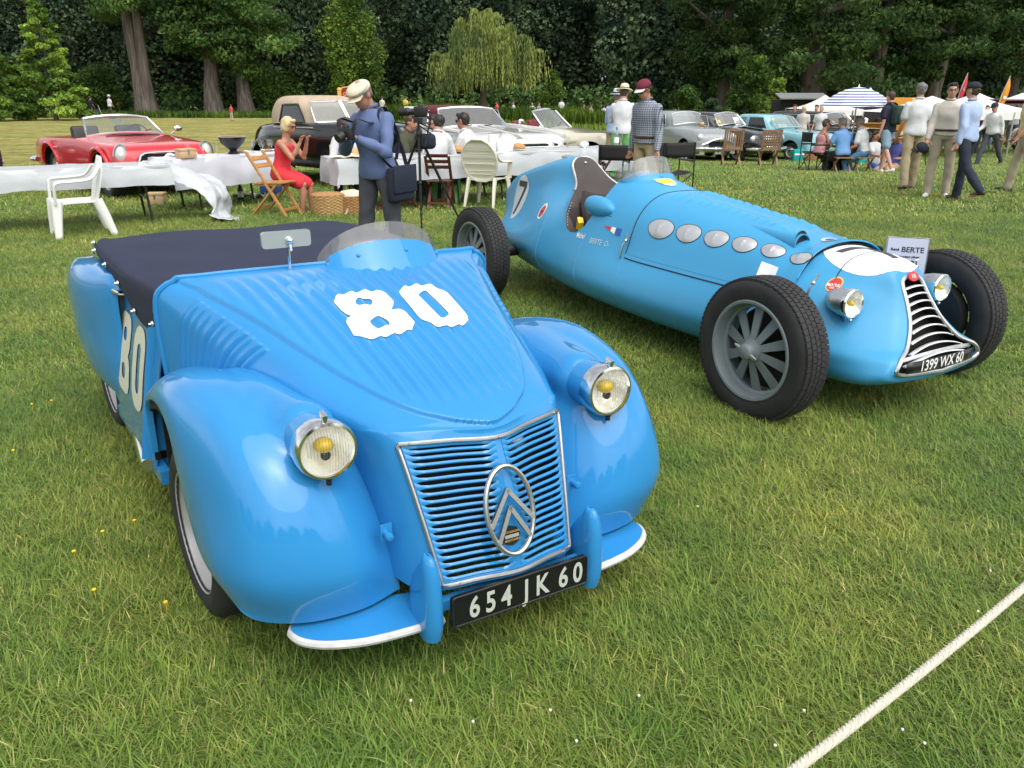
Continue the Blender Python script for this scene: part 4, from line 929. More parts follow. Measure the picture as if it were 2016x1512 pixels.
# louvre row along the top: short transverse ripples either side of the centre
uu = np.linspace(-1,1,HF.shape[1])[None]; yy = HF[...,1]
lvm = np.exp(-((np.abs(uu)-.19)/.10)**2)*sstep(.40,.5,yy)*(1-sstep(1.40,1.46,yy))
HF = HF+np.stack([np.zeros_like(yy), np.zeros_like(yy), lvm*.026*((yy-.4)/.078 % 1.0)],2)
mb = MB(); mb.grid(HF); hoodB = bB(mb, 'engine_cover', PB, angle=180)
so = hoodB.modifiers.new('s','SOLIDIFY'); so.thickness=.005; so.offset = -1; apply_mods(hoodB); shade(hoodB,50)
bvH = bvh_of(hoodB)
SEAM = mat('shut_line', (.012,.03,.05), .7)
for s in (-1,1):
    mb = MB(); mb.tube([half[i,3*NCB+1]*np.array((s,1,1))+np.array((s*.001,0,0)) for i in range(i0+2,i1+1,2)], .0045, 6); bB(mb, 'shut_line', SEAM)
mb = MB(); mb.tube([p+np.array((0,.006,.0)) for p in HF[-1][::2]], .0035, 6); bB(mb, 'shut_line', SEAM)
mb = MB(); mb.tube([p+np.array((0,-.001,-.004)) for p in HF[0][10:-10:2]], .004, 6); bB(mb, 'cover_lip', PB)
i_ = int(3.0*NRB)
mb = MB(); mb.grid(np.array([[half[i_,j]*np.array((sg,1,1))+np.array((0,.01,-.02+.035*k)) for sg,j in [(-1,j) for j in range(14,0,-1)]+[(1,j) for j in range(0,15)]] for k in (0,1)])); bB(mb, 'intake_gap', BLACK)
# nose top: white panel with the black 7 crossing the slot
def bon(name, VF, org, ux, uy, m, parent=None, **k): return decal(name, VF, org, ux, uy, k.pop('bv', bvB), m, parent or carB, **k)
bon('white_nose_panel', flat_shape([[(x*1.0,y) for x,y in ellipse(.235,.245,40)]]), (0,-.02,1.0), (1,0,0), (0,1,0), WHITEL, bodyB, L=.03, off=.0022)
bon('white_nose_panel', flat_shape([[(-.215,-.01),(.215,-.01),(.20,.07),(.16,.12),(-.16,.12),(-.20,.07)]]), (0,.0,1.0), (1,0,0), (0,1,0), WHITEL, bodyB, L=.03, off=.0026)
bon('number_seven', flat_shape([[(-.15,.105),(-.02,.105),(.115,.075),(.02,-.17),(-.025,-.165),(.045,.055),(-.14,.065)]]), (.02,.0,1.0), (1,0,0), (0,1,0), GREYP, bodyB, L=.02, off=.004)
mb = MB(); mb.tube([half[int(2.45*NRB),j]*np.array((sg,1,1))+np.array((0,0,.001)) for sg,j in [(-1,j) for j in range(20,0,-1)]+[(1,j) for j in range(0,21)]], .003, 6); bB(mb, 'shut_line', SEAM)
# silver exhaust ports, six a side, each a shell with a crease
PORT = mat('port_silver', (.62,.63,.64), .42, .75, bump=.06, bscale=120)
for s in (-1,1):
    for k,(y_, z_) in enumerate(((1.27,.778),(1.03,.781),(.80,.780),(.585,.776),(.385,.768),(.19,.757))):
        rx_, rz_ = .110-.008*k, .068-.0045*k
        h, n, i, d = bvH.ray_cast(Vector((s*1.2,y_,z_)), Vector((-s,0,-.0)))
        if h is None: continue
        q = []; n = n.normalized(); n = -n if n.x*s < 0 else n
        uy_ = Vector((0,1,0)); uy_ = (uy_-n*uy_.dot(n)).normalized(); uz = n.cross(uy_)*(1 if s>0 else -1)
        if uz.z < 0: uz = -uz
        for r in np.linspace(0,1,7):
            row = []
            for t in np.linspace(0,2*math.pi,28,endpoint=False):
                a_y, a_z = rx_*r*math.cos(t)*(1+.10*math.sin(t)), rz_*r*math.sin(t)
                p = h+uy_*a_y+uz*a_z; hh, nn, _, _ = bvH.ray_cast(p+n*.2, -n)
                b_ = hh if hh is not None else p
                row.append(b_+n*(.003+.016*(1-r*r)*(1-.5*max(0,(a_y/rx_-.05)))+(.006*math.exp(-((a_y/rx_-.05)/.09)**2))*(1-r)))
            q.append(row)
        mb = MB(); mb.grid(np.array(q), cv=True); pr = bB(mb, 'exhaust_port', PORT, hoodB, angle=80)
        mb = MB(); mb.tube([Vector(p)-n*.001 for p in q[-1]], .0028, 5, close=True); bB(mb, 'port_edge', BLACKP, pr)
# air scoop on the near side of the cover
for s in (-1,):
    rr = []
    for t, y_ in zip((0,.25,.5,.75,1), (.95,.74,.55,.39,.29)):
        z0 = np.interp(y_, [.1,.6,1.0],[.80,.862,.905]); w = .012+.052*t; hgt = .006+.058*t
        rr.append([(-.175-.0*t+w*math.cos(a)*1.0, y_-.03*math.sin(a)*t*0, z0-.022+hgt*math.sin(a)) for a in np.linspace(-.35,math.pi+.35,14)])
    mb = MB(); mb.grid(surf(rr,5,2)); sco = bB(mb, 'air_scoop', PB, angle=60); so = sco.modifiers.new('s','SOLIDIFY'); so.thickness=.006; apply_mods(sco); shade(sco,40)
    mb = MB(); mb.lathe([(.05,0),(.001,.004)], axis='y', n=20); V = mb.arr()*np.array((1.0,1,1.0))+(-.175,.305,.833); mb.v=[V]; bB(mb, 'scoop_mesh', mat('dark_mesh',(.012,.012,.012),.7,bump=.8,bscale=260), sco)
bon('round_sticker', flat_shape([ellipse(.060,.040,28)]), (-.02,.235,1.1), (1,0,0), (0,1,0), PALE, hoodB, L=.03, bv=bvH); bon('sticker_mark', flat_shape([ellipse(.034,.020,20)]), (-.02,.235,1.1), (1,0,0), (0,1,0), DKBLUE, hoodB, L=.03, bv=bvH, off=.0045)
# sprung hood catches
for y_, z_ in ((1.55,.60),(.02,.60)):
    for s in (-1,1):
        xs_ = .478 if y_ > 1 else .43
        mb = MB(); mb.tube([(s*xs_,y_-.01,z_-.06),(s*(xs_+.022),y_-.02,z_-.03),(s*(xs_+.012),y_-.035,z_+.05),(s*(xs_-.015),y_-.04,z_+.09)], .0065, 8); mb.ell((s*(xs_-.005),y_-.04,z_+.075),(.015,.012,.012),10,6); mb.tube([(s*(xs_-.01),y_-.04,z_+.08),(s*(xs_-.03),y_-.05,z_+.115),(s*(xs_-.012),y_-.05,z_+.12)], .005, 6); bB(mb, 'cover_catch', STEEL)
# scuttle: fairing edge, perspex, sticker, mirror bulges
def SCR(t, k):
    a = math.pi*(1-t); x_ = .215*math.cos(a)
    h, n, i, d = bvB.ray_cast(Vector((x_, 1.90-.17*math.sin(a)+.0, 1.6)), Vector((0,0,-1)))
    b_ = np.array(h) if h is not None else np.array((x_,1.8,1.0))
    return b_+np.array((x_*.10*k, .075*k, -.02+.135*k*(.35+.65*math.sin(a))))
mb = MB(); mb.grid([[SCR(t,k) for t in np.linspace(.01,.99,36)] for k in np.linspace(0,.42,5)]); fb = bB(mb, 'screen_band', PB, angle=180); so = fb.modifiers.new('s','SOLIDIFY'); so.thickness=.008; apply_mods(fb); shade(fb,50)
mb = MB(); mb.grid([[SCR(t,k)+np.array((0,.006,0)) for t in np.linspace(.01,.99,36)] for k in np.linspace(.3,1.3,9)]); sp_ = bB(mb, 'perspex_screen', glass('clear_perspex',(.80,.82,.82),.84), fb, angle=180); so = sp_.modifiers.new('s','SOLIDIFY'); so.thickness=.003; apply_mods(sp_); shade(sp_,60)
mb = MB(); mb.ell(SCR(.5,.3)+np.array((0,-.004,.0)),(.014,.012,.014),12,7); bB(mb, 'screen_stud', PB, fb)
bon('race_sticker', flat_shape([ellipse(.075,.105,30)]), (.0,1.62,1.3), (1,0,0), (0,1,.35), WHITEL, bodyB, L=.03, off=.004)
bon('sticker_band', flat_shape([[(-.062,-.06),(.062,-.06),(.072,.015),(-.072,.015)]]), (.0,1.62,1.3), (1,0,0), (0,1,.35), YELP, bodyB, L=.03, off=.0055)
for s in (-1,1):
    rr = []
    for t, (y_, r_) in enumerate(((2.10,.002),(2.085,.045),(2.03,.070),(1.94,.074),(1.85,.058),(1.79,.025),(1.78,.002))):
        rr.append([(s*(.375+.02*0)+r_*math.cos(a)*.95, y_, .855-.004*t+r_*math.sin(a)) for a in np.linspace(0,2*math.pi,20,endpoint=False)])
    mb = MB(); mb.grid(surf(rr,3,1)[:,:20], cv=True); bB(mb, 'mirror_fairing', PB, angle=80)
# headrest trim tube, stud and stitched edge
edge = []
for z in np.linspace(.90,1.12,10):
    y_ = np.interp(z,[.82,.90,.98,1.06,1.13],[2.36,2.47,2.58,2.67,2.72]); h,_,_,_ = bvB.ray_cast(Vector((-.7,y_+.012,z)), Vector((1,0,0)))
    if h is not None: edge.append(np.array(h))
e2 = [p*np.array((-1,1,1)) for p in edge[::-1]]
mb = MB(); mb.tube(crspl(np.array(edge+[np.array((0,2.745,1.125))]+e2),3), .011, 8); bB(mb, 'trim_tube', ALLOY)
mb = MB(); mb.ell((0,2.685,1.085),(.013,.013,.013),10,7); bB(mb, 'trim_stud', CHROME)
mb = MB(); mb.lathe([(.055,0),(.055,.012),(.04,.02),(.001,.022)], c=(0,2.93,1.11), n=20); bB(mb, 'filler_cap', ALLOY)
for k in range(11):
    z = .68+.018*k; y_ = np.interp(z,[.665,.735,.83,.93],[2.25,2.31,2.36,2.48]); h,_,_,_ = bvB.ray_cast(Vector((-.8,y_+.01,z)), Vector((1,0,0)))
    if h is not None and k < 12:
        mb = MB(); mb.ell((h.x+.012,y_-.002,z),(.005,.005,.005),6,4); bB(mb, 'stitch', PALE)
# seat: padded shell low in the cockpit, yellow belt, steering wheel
rr = []
for y_, z_, w in ((1.98,.52,.22),(2.15,.50,.25),(2.28,.56,.28),(2.35,.72,.29),(2.40,.86,.26)):
    rr.append([(x, y_-.05*(abs(x)/w)**2, z_+.05*(abs(x)/w)**2) for x in np.linspace(-w,w,9)])
mb = MB(); mb.grid(surf(rr,4,2)); seat = bB(mb, 'seat', LEATHER, angle=180); so = seat.modifiers.new('s','SOLIDIFY'); so.thickness=.03; apply_mods(seat); shade(seat,50)
mb = MB(); mb.tube([(-.36,2.20,.60),(-.375,2.18,.70),(-.36,2.22,.735),(-.33,2.26,.72),(-.335,2.28,.60)], .022, 4, flat=(1,.18)); bB(mb, 'yellow_belt', YELP)
mb = MB(); mb.tube([(.17*math.cos(t),1.99+.05*math.sin(t),.90+.16*math.sin(t)) for t in np.linspace(0,2*math.pi,32,endpoint=False)], .013, 8, close=True); mb.beam((-.16,1.99,.90),(.16,1.99,.90),.02,.004); mb.tube([(0,1.99,.90),(0,1.7,.82)], .015, 8); bB(mb, 'steering_wheel', mat('wood_rim',(.10,.03,.015),.35))
# print on the flank
sideS = dict(ux=(0,-1,0), uy=(0,0,1))
def side(name, VF, y, z, m, parent=bodyB, **k): bon(name, VF, (-.9,y,z), (0,-1,0), (0,0,1), m, parent, reach=1.2, lift=.0, L=.025, **k)
side('roundel', flat_shape([ellipse(.150,.185,40)]), 3.50, .745, PALE)
side('number_seven', flat_shape([[(-.085,.135),(.085,.135),(.085,.09),(-.005,-.15),(-.055,-.15),(.035,.085),(-.085,.085)]]), 3.50, .745, BLKP, off=.0045)
side('round_sticker', flat_shape([ellipse(.060,.060,28)]), 2.78, .715, WHITEL); side('sticker_disc', flat_shape([ellipse(.045,.045,24)]), 2.78, .715, REDP, off=.0045); side('sticker_mark', flat_shape([rrect(.05,.016,.004)]), 2.78,.715, BLKP, off=.006)
side('driver_name', flat_text('Michel', .050, .0008, sx=.75), 2.03, .635, WHITEL); side('driver_name', flat_text('BERTE  O-', .052, .0, sx=.95), 1.80, .620, PALE)
for k,(c0,c1,m_) in enumerate(((0,.08,REDP),(.08,.13,WHITEL),(.13,.19,DKBLUE))):
    y0 = 1.84-c0; y1 = 1.84-c1; f = lambda q: -.045*min(1,q/.15)
    side('tricolour_flag', flat_shape([[(c0-.09,.0),(c1-.09,.0),(c1-.09,f(c1)-.004),(c0-.09,f(c0)-.004)]]), 1.72, .735, m_, off=.004)
bon('oil_sticker', flat_shape([ellipse(.036,.036,28)]), (-.8,-.05,.66), (0,-1,0), (0,0,1), mat('gold_ring',(.55,.42,.10),.5), bodyB, reach=1.2, lift=0, L=.025, off=.003)
bon('oil_sticker', flat_shape([ellipse(.029,.029,28)]), (-.8,-.05,.66), (0,-1,0), (0,0,1), REDP, bodyB, reach=1.2, lift=0, L=.025, off=.0045)
bon('oil_sticker_text', flat_text('MOTUL', .018, .0005), (-.8,-.05,.655), (0,-1,0), (0,0,1), WHITEL, bodyB, reach=1.2, lift=0, L=.025, off=.006)
bon('oil_sticker_text', flat_text('SUPER', .008, .0002), (-.8,-.05,.642), (0,-1,0), (0,0,1), WHITEL, bodyB, reach=1.2, lift=0, L=.025, off=.006)
# body seams round the tank section
for v in (7.35, 9.25):
    i = int(v*NRB); mb = MB(); mb.tube([half[i,j]*np.array((-1,1,1))+np.array((-.001,0,0)) for j in range(3*NCB, 6*NCB)], .0028, 5); bB(mb, 'panel_seam', mat('seam_light',(.10,.30,.50),.5))
i = int(6.0*NRB); mb = MB(); mb.tube([half[i,j]*np.array((-1,1,1)) for j in range(3*NCB+2, 6*NCB)], .0025, 5); bB(mb, 'panel_seam', MATS['seam_light'])
# headlights: bullet shells on short stalks
for s in (-1,1):
    hc = np.array((s*.365,-.215,.600))
    mb = MB(); mb.lathe([(.002,.150),(.030,.138),(.056,.100),(.070,.050),(.074,.0)], axis='y', n=32); mb.v=[mb.arr()+hc]; hl = bB(mb, 'headlight', ALLOY, angle=60)
    mb = MB(); mb.lathe([(.0745,.004),(.077,-.006),(.0765,-.018),(.070,-.024),(.067,-.016)], axis='y', n=32); mb.v=[mb.arr()+hc]; bB(mb, 'headlight_rim', CHROME, hl)
    mb = MB(); mb.lathe([(.068,-.018),(.058,.010),(.036,.032),(.001,.042)], axis='y', n=28); mb.v=[mb.arr()+hc]; bB(mb, 'reflector', REFL, hl)
    mb = MB(); mb.ell(hc+(0,-.002,.0),(.015,.022,.015),12,7); bB(mb, 'bulb', YEL, hl)
    mb = MB(); mb.lathe([(.069,-.018),(.05,-.030),(.025,-.036),(.001,-.038)], axis='y', n=32); mb.v=[mb.arr()+hc]; bB(mb, 'lens', MATS['lens_glass'], hl)
    mb = MB(); mb.tube([hc+(-s*.01,.03,-.06),hc+(-s*.02,.04,-.10),hc+(-s*.10,.06,-.14)], .012, 8); mb.ell(hc+(0,-.012,-.085),(.010,.010,.010),8,5); bB(mb, 'headlight_stalk', STEEL, hl)
# wheels: treaded tyre, grey rim, ten flat spokes, knock-off hub
def race_wheel(name, x, y, s, rt=.372, steer=0):
    ax = MB(); ax.tube([(x-s*.30,y,rt-.012),(x-s*.03,y,rt-.012)], .035, 12); ax.tube([(x-s*.12,y,rt-.012),(x-s*.045,y,rt-.012)], .215, 28); w_ = bB(ax, name, BLACKP)
    c = np.array((x,y,rt-.012)); wd = .175; rr_ = .255
    pf = [(rr_-.012,-.07),(rr_+.006,-.078),(rr_+.03,-.088),(rt-.045,-.090),(rt-.018,-.082),(rt-.004,-.068),(rt,-.045),(rt,.045),(rt-.004,.068),(rt-.018,.082),(rt-.045,.090),(rr_+.03,.088),(rr_+.006,.078),(rr_-.012,.07)]
    m = MB(); m.lathe(pf, axis='x', n=64); m.v=[m.arr()+c]; ty = bB(m, 'tyre', RUBBER, w_, angle=50)
    # tread blocks
    m = MB(); nb = 76
    for i in range(nb):
        a = 2*math.pi*i/nb
        for xo, wq, ph in ((-.062,.028,0),(-.032,.026,.5),(-.001,.026,0),(.030,.026,.5),(.061,.028,0)):
            a2 = a+ph*2*math.pi/nb; dth = 2*math.pi/nb*.40; V = []
            for r_ in (rt-.006, rt+.006):
                rq = r_-(.004 if abs(xo) > .05 else 0)
                for dx, da in ((-wq/2,-dth),(wq/2,-dth),(wq/2,dth),(-wq/2,dth)):
                    sk = .10*dx*(1 if xo>0 else -1)/.03*dth*3
                    V.append((xo+dx, rq*math.cos(a2+da+sk), rq*math.sin(a2+da+sk)))
            m.add(np.array(V)+c, [(4,5,6,7),(0,1,5,4),(1,2,6,5),(2,3,7,6),(3,0,4,7)])
    tb = bB(m, 'tread_blocks', RUBBER, ty, smooth=False, fix=False); tb['kind'] = 'stuff'
    q = MB()
    q.lathe([(rr_+.004,s*.074),(rr_+.010,s*.082),(rr_+.004,s*.088),(rr_-.008,s*.086),(rr_-.016,s*.066),(rr_-.022,s*.030),(rr_-.034,s*.022),(rr_-.036,s*.006),(rr_-.030,-s*.03),(rr_-.02,-s*.07)], axis='x', n=56); q.v=[q.arr()+c]; rm = bB(q, 'rim', GREYW, w_, angle=40)
    for k in range(10):
        a = 2*math.pi*k/10+.25; d = np.array((0,math.cos(a),math.sin(a))); m = MB()
        t = np.array((0,-math.sin(a),math.cos(a))); x0 = np.array((s,0,0))
        P_ = [c+d*.055-t*.018+x0*.060, c+d*.055+t*.018+x0*.060, c+d*.224+t*.029+x0*.014, c+d*.224-t*.029+x0*.014]
        m.add(P_+[p-x0*.010 for p in P_], [(0,1,2,3),(7,6,5,4),(0,4,5,1),(1,5,6,2),(2,6,7,3),(3,7,4,0)]); bB(m, 'spoke', GREYW, w_, smooth=False)
    q = MB(); q.lathe([(.062,s*.045),(.060,s*.068),(.050,s*.074),(.046,s*.090),(.040,s*.112),(.030,s*.120),(.001,s*.122)], axis='x', n=28); q.v=[q.arr()+c]; hb = bB(q, 'hub', GREYW, w_, angle=40)
    q = MB()
    for sg in (-1,1): q.tube([c+(s*.105,sg*.030*.94,sg*.030*.3),c+(s*.108,sg*.06*.94,sg*.06*.3),c+(s*.104,sg*.082*.94,sg*.082*.3)], [.012,.012,.004], 8, flat=(1,.5))
    bB(q, 'knock_off_spinner', STEEL, hb)
    return w_
for s in (-1,1):
    race_wheel('front_wheel', s*.745, 0, s); race_wheel('rear_wheel', s*.745, 3.10, s)
mb = MB(); mb.tube([(-.62,0,.33),(.62,0,.33)], .03, 10); mb.tube([(-.62,3.1,.36),(.62,3.1,.36)], .05, 10); mb.beam((-.5,.1,.38),(-.3,.7,.34),.03,.05); bB(mb, 'axle', BLACKP)
# the display card leaning between nose and far wheel, and the folded paper by the near wheel
# ------------------------------------------------------------------ the parked classic cars behind the tables
WGLASS = glass('car_glass', (.72,.78,.76), .88, .02)
WGLASSD = mat('dark_window', (.02,.024,.026), .06, 0, spec=.7)
CABIN = mat('dark_cabin', (.012,.011,.010), .8)
def paint(n, c, r=.14): return mat(n, c, r, coat=.7, spec=.5)
def half_sec(y, w, zt, zb, cr=.05, sh=.10, tw=.85):
    return [(0,y,zt+cr),(w*.5,y,zt+cr*.8),(w*tw,y,zt),(w*.975,y,zt-sh),(w,y,zt*.5+zb*.5),(w*.975,y,zb+.06),(w*.85,y,zb),(0,y,zb)]
def closed_loft(mb, secs, nr=5, nc=4, mi=0):
    A_ = np.array(secs, float); f = A_[:,1:2].copy(); f[...,0] *= -1; g = A_[:,-2:-1].copy(); g[...,0] *= -1
    t = crspl(np.concatenate([f,A_,g],1), nr); h = crspl(t.transpose(1,0,2), nc).transpose(1,0,2)[:, nc:-nc]; h[:,0,0] = 0; h[:,-1,0] = 0
    ring = np.concatenate([h, h[:,-2:0:-1]*np.array((-1,1,1))],1); n0 = mb.n; mb.grid(ring, cv=True, mi=mi); a = ring.shape[1]
    mb.f.append(tuple(n0+i for i in range(a))); mb.m.append(mi); k = n0+(ring.shape[0]-1)*a; mb.f.append(tuple(k+i for i in range(a-1,-1,-1))); mb.m.append(mi); return ring
def road_wheel(par, x, y, s, r, w=.16, white=False, cap=CHROME, rimm=None, nm='wheel'):
    m = MB(); rr = r*.66; m.lathe([(rr-.02,-w*.4),(rr,-w*.46),(r-.04,-w*.5),(r-.008,-w*.35),(r,-w*.15),(r,w*.15),(r-.008,w*.35),(r-.04,w*.5),(rr,w*.46),(rr-.02,w*.4)], axis='x', n=28); m.v=[m.arr()+(x,y,r-.01)]; o = m.build(nm, RUBBER, par)
    if white:
        m = MB(); m.lathe([(rr+.002,s*(w*.47)),(rr+.055,s*(w*.505+.004))], axis='x', n=28); m.v=[m.arr()+(x,y,r-.01)]; m.build('white_wall', mat('white_wall',(.72,.71,.66),.6), o)
    m = MB(); m.lathe([(rr+.002,s*w*.46),(rr-.02,s*w*.40),(rr-.035,s*w*.22),(rr*.45,s*w*.28),(rr*.42,s*w*.36)], axis='x', n=24); m.v=[m.arr()+(x,y,r-.01)]; m.build('rim', rimm or SLVR, o)
    m = MB(); m.lathe([(rr*.62,s*w*.30),(rr*.5,s*w*.44),(rr*.25,s*w*.54),(.001,s*w*.56)], axis='x', n=20); m.v=[m.arr()+(x,y,r-.01)]; m.build('hub_cap', cap, o); return o
def lamp(par, c, r, d=(0,-1,0), nm='headlight', rim=CHROME, yel=False):
    q = Vector(d).to_track_quat('-Y','Z').to_matrix(); c = np.array(c)
    def put(m): m.v=[m.arr() @ np.array(q).T+c]; return m
    m = MB(); m.lathe([(r*.3,r*1.3),(r*.8,r*.7),(r*1.04,.02),(r*1.06,-.012),(r*.93,-.02)], axis='y', n=20); o = put(m).build(nm, rim, par)
    m = MB(); m.lathe([(r*.94,-.016),(r*.75,-r*.2-.016),(r*.4,-r*.32-.016),(.001,-r*.36-.016)], axis='y', n=20); put(m).build('lens', mat('lamp_glass',(.55,.56,.52),.12,.3) if not yel else mat('amber_lamp',(.6,.25,.02),.2), o); return o
def vcar(label, loc, rz, pm, secs, wheels, cat='car', arch=.07, wopts=None, name='parked_car'):
    t = thing(name, label, cat, loc, rz); m = MB(); closed_loft(m, secs); b = m.build('body', [pm, BLACK], t, angle=50)
    (yf, yr, r, xw) = wheels
    if arch:
        bpy.context.view_layer.update(); m = MB()
        for y in (yf, yr):
            for s in (-1,1): m.lathe([(.001,-.16),(r+arch,-.16),(r+arch,.26),(.001,.26)], axis='x', n=26, mi=0); m.v[-1] = m.v[-1]*np.array((s,1,1))+np.array((s*xw,y,r))
        c = m.build('cutter', [BLACK], smooth=False); c.matrix_world = Matrix.Translation(loc) @ Euler((0,0,rz)).to_matrix().to_4x4(); bpy.context.view_layer.update(); cut(b, c); shade(b, 45)
    for y, n_ in ((yf,'front_wheel'),(yr,'rear_wheel')):
        for s in (-1,1): road_wheel(t, s*xw, y, s, r, nm=n_, **(wopts or {}))
    return t, b
def cabin(par, lev, pm, nm='cabin', n=36, ex=3.2, angle=50):
    """greenhouse: levels (z, half width, y front, y back), rounded-rectangle plan at each level"""
    rows = []
    for z, w, y0, y1 in lev:
        th = np.linspace(0,2*math.pi,n,endpoint=False); c, s = np.cos(th), np.sin(th)
        rows.append(np.stack([w*np.sign(c)*np.abs(c)**(2/ex), (y0+y1)/2+(y1-y0)/2*np.sign(s)*np.abs(s)**(2/ex), np.full(n,z)],1))
    Q = crspl(np.array(rows),4); m = MB(); m.grid(Q, cv=True); k = m.n-n; m.f.append(tuple(k+i for i in range(n))); m.m.append(0); return m.build(nm, pm, par, angle=angle), Q
def pane(par, corners, nm, m, frame=None, fr=.014, bow=0.0, off=(0,0,0), nx=8):
    """a slightly bowed pane from four corners (bl, br, tr, tl) and its frame"""
    bl, br, tr, tl = [np.array(c,float)+np.array(off) for c in corners]; G_ = []
    nrm = np.cross(br-bl, tl-bl); nrm /= np.linalg.norm(nrm)
    for v in np.linspace(0,1,4): G_.append([(bl*(1-u)+br*u)*(1-v)+(tl*(1-u)+tr*u)*v+nrm*bow*4*u*(1-u) for u in np.linspace(0,1,nx)])
    G_ = np.array(G_); q = MB(); q.grid(G_); o = q.build(nm, m, par, fix=False, angle=180)
    if frame is not None:
        loop = list(G_[0])+list(G_[1:,-1])+list(G_[-1,-2::-1])+list(G_[-2:0:-1,0]); q = MB(); q.tube(loop, fr, 6, close=True); q.build(nm+'_frame', frame, o)
    return o
def bar(par, pts, r, m=CHROME, nm='bumper', flat=(1,1), n=8):
    q = MB(); q.tube(crspl(np.array(pts,float),4), r, n, flat=flat); return q.build(nm, m, par)
def bx(par, c, d, m, nm, rot=None, smooth=False):
    q = MB(); q.box(c, d, rot); return q.build(nm, m, par, smooth=smooth)
def seatpair(par, y, z, w, m):
    for s in (-1,1):
        q = MB(); q.box((s*w,y,z),(.46,.14,.45),(R(-12),0,0)); o = q.build('seat', m, par); bevel(o,.04)
def swheel(par, c, r=.19):
    q = MB(); q.tube([(c[0]+r*math.cos(t),c[1]+.3*r*math.sin(t),c[2]+.9*r*math.sin(t)) for t in np.linspace(0,6.283,20,endpoint=False)], .012, 6, close=True); q.beam((c[0]-r,c[1],c[2]),(c[0]+r,c[1],c[2]),.02,.01); q.build('steering_wheel', BLACKP, par)
def plate(par, c, txt, w=.5, h=.11):
    o = bx(par, c, (w,.015,h), PLATE, 'number_plate'); flat('plate_text', flat_text(txt, h*.95, .001, sx=.72), (c[0],c[1]-.009,c[2]), (1,0,0), (0,0,1), mat('plate_silver',(.6,.6,.58),.4), o); return o
# --- red roadster at the left
RED = paint('red_paint', (.56,.014,.022), .2); p = AT(300, 300, 14.2)
t, b = vcar('bright red open roadster with tall windscreen parked behind the left tables', (p.x,p.y+.0,0), R(45), RED,
 [half_sec(-.62,.60,.62,.34,.02,.08),half_sec(-.55,.80,.74,.28,.03,.10),half_sec(-.35,.87,.82,.24,.02,.08,.9),half_sec(.2,.88,.86,.22,.035,.07,.9),half_sec(1.0,.88,.90,.22,.05,.06,.9),half_sec(1.2,.88,.90,.22,-.03,.06,.9),half_sec(2.5,.88,.88,.22,-.03,.06,.9),half_sec(3.1,.86,.84,.24,.02,.08,.9),half_sec(3.55,.78,.76,.32,.01,.10),half_sec(3.62,.66,.66,.40,.01,.08)], (0,2.40,.33,.74))
pane(t, [(-.66,1.02,.93),(.66,1.02,.93),(.55,1.40,1.21),(-.55,1.40,1.21)], 'windscreen', WGLASS, CHROME, .022, bow=.06)
for s in (-1,1):
    m = MB(); m.ell((s*.70,-.46,.66),(.115,.13,.19),16,10); h = m.build('headlight', mat('lamp_glass',(.55,.56,.52),.12,.3), t); q = MB(); q.tube([(s*.70+.12*math.cos(a),-.51,.66+.195*math.sin(a)) for a in np.linspace(0,6.28,24,endpoint=False)],.014,6,close=True); q.build('headlight_rim', CHROME, h)
m = MB(); m.prism([(-.45,-.11),(.45,-.11),(.50,.03),(.40,.10),(-.40,.10),(-.50,.03)], .05, plane='xz'); m.v=[m.arr()+(0,-.66,.60)]; g_ = m.build('grille', BLACK, t, smooth=False); bar(g_, [(-.5,-.67,.60),(-.40,-.66,.71),(0,-.67,.725),(.40,-.66,.71),(.5,-.67,.60)], .018, nm='grille_surround'); bar(g_, [(-.46,-.68,.59),(.46,-.68,.59)], .02, nm='grille_bar')
m = MB(); m.lathe([(.10,0),(.11,-.02),(.07,-.03)], axis='y', n=20); m.v=[m.arr()+(0,-.67,.60)]; m.build('round_emblem', CHROME, g_)
bar(t, [(-.88,-.1,.45),(-.84,-.60,.44),(0,-.78,.43),(.84,-.60,.44),(.88,-.1,.45)], .055, flat=(1,.6)); bar(t, [(-.84,3.3,.45),(-.74,3.62,.45),(.74,3.62,.45),(.84,3.3,.45)], .05, nm='rear_bumper')
for s in (-1,1): bar(t, [(s*.89,.62+k*0,.47) if k else (s*.885,-.36,.45) for k in range(2)], .01, RED, 'flank_crease')
for s in (-1,1): bar(t, [(s*.885,2.1,.72),(s*.905,2.0,.73),(s*.885,1.9,.72)], .012, CHROME, 'door_handle')
for s in (-1,1):
    for y in (0,2.40): m = MB(); m.tube([(s*(.875+.02*math.sin(a)),y+.43*math.cos(a),.36+.43*math.sin(a)) for a in np.linspace(.1,3.04,16)], [.012]+[.03]*14+[.012], 6); m.build('arch_flare', RED, t)
seatpair(t, 1.9, .85, .38, mat('black_seat',(.015,.014,.014),.5)); swheel(t, (.36,1.40,.92)); 
bar(t, [(.80,1.05,.92),(.90,1.00,1.0)], .012, nm='mirror_arm'); m = MB(); m.ell((.92,.98,1.02),(.08,.03,.055),12,8); m.build('door_mirror', CHROME, t)
for x0 in (-.25,.2): bar(t, [(x0,1.0,.945),(x0+.28,1.10,1.02)], .010, BLACKP, 'wiper')
bx(t, (0,1.36,1.15), (.18,.02,.05), mat('mirror_back',(.52,.56,.60),.22,.5), 'rear_view_mirror'); bar(t, [(-.45,.72,.925),(0,.70,.955),(.45,.72,.925)], .018, BLACKP, 'cowl_vent')
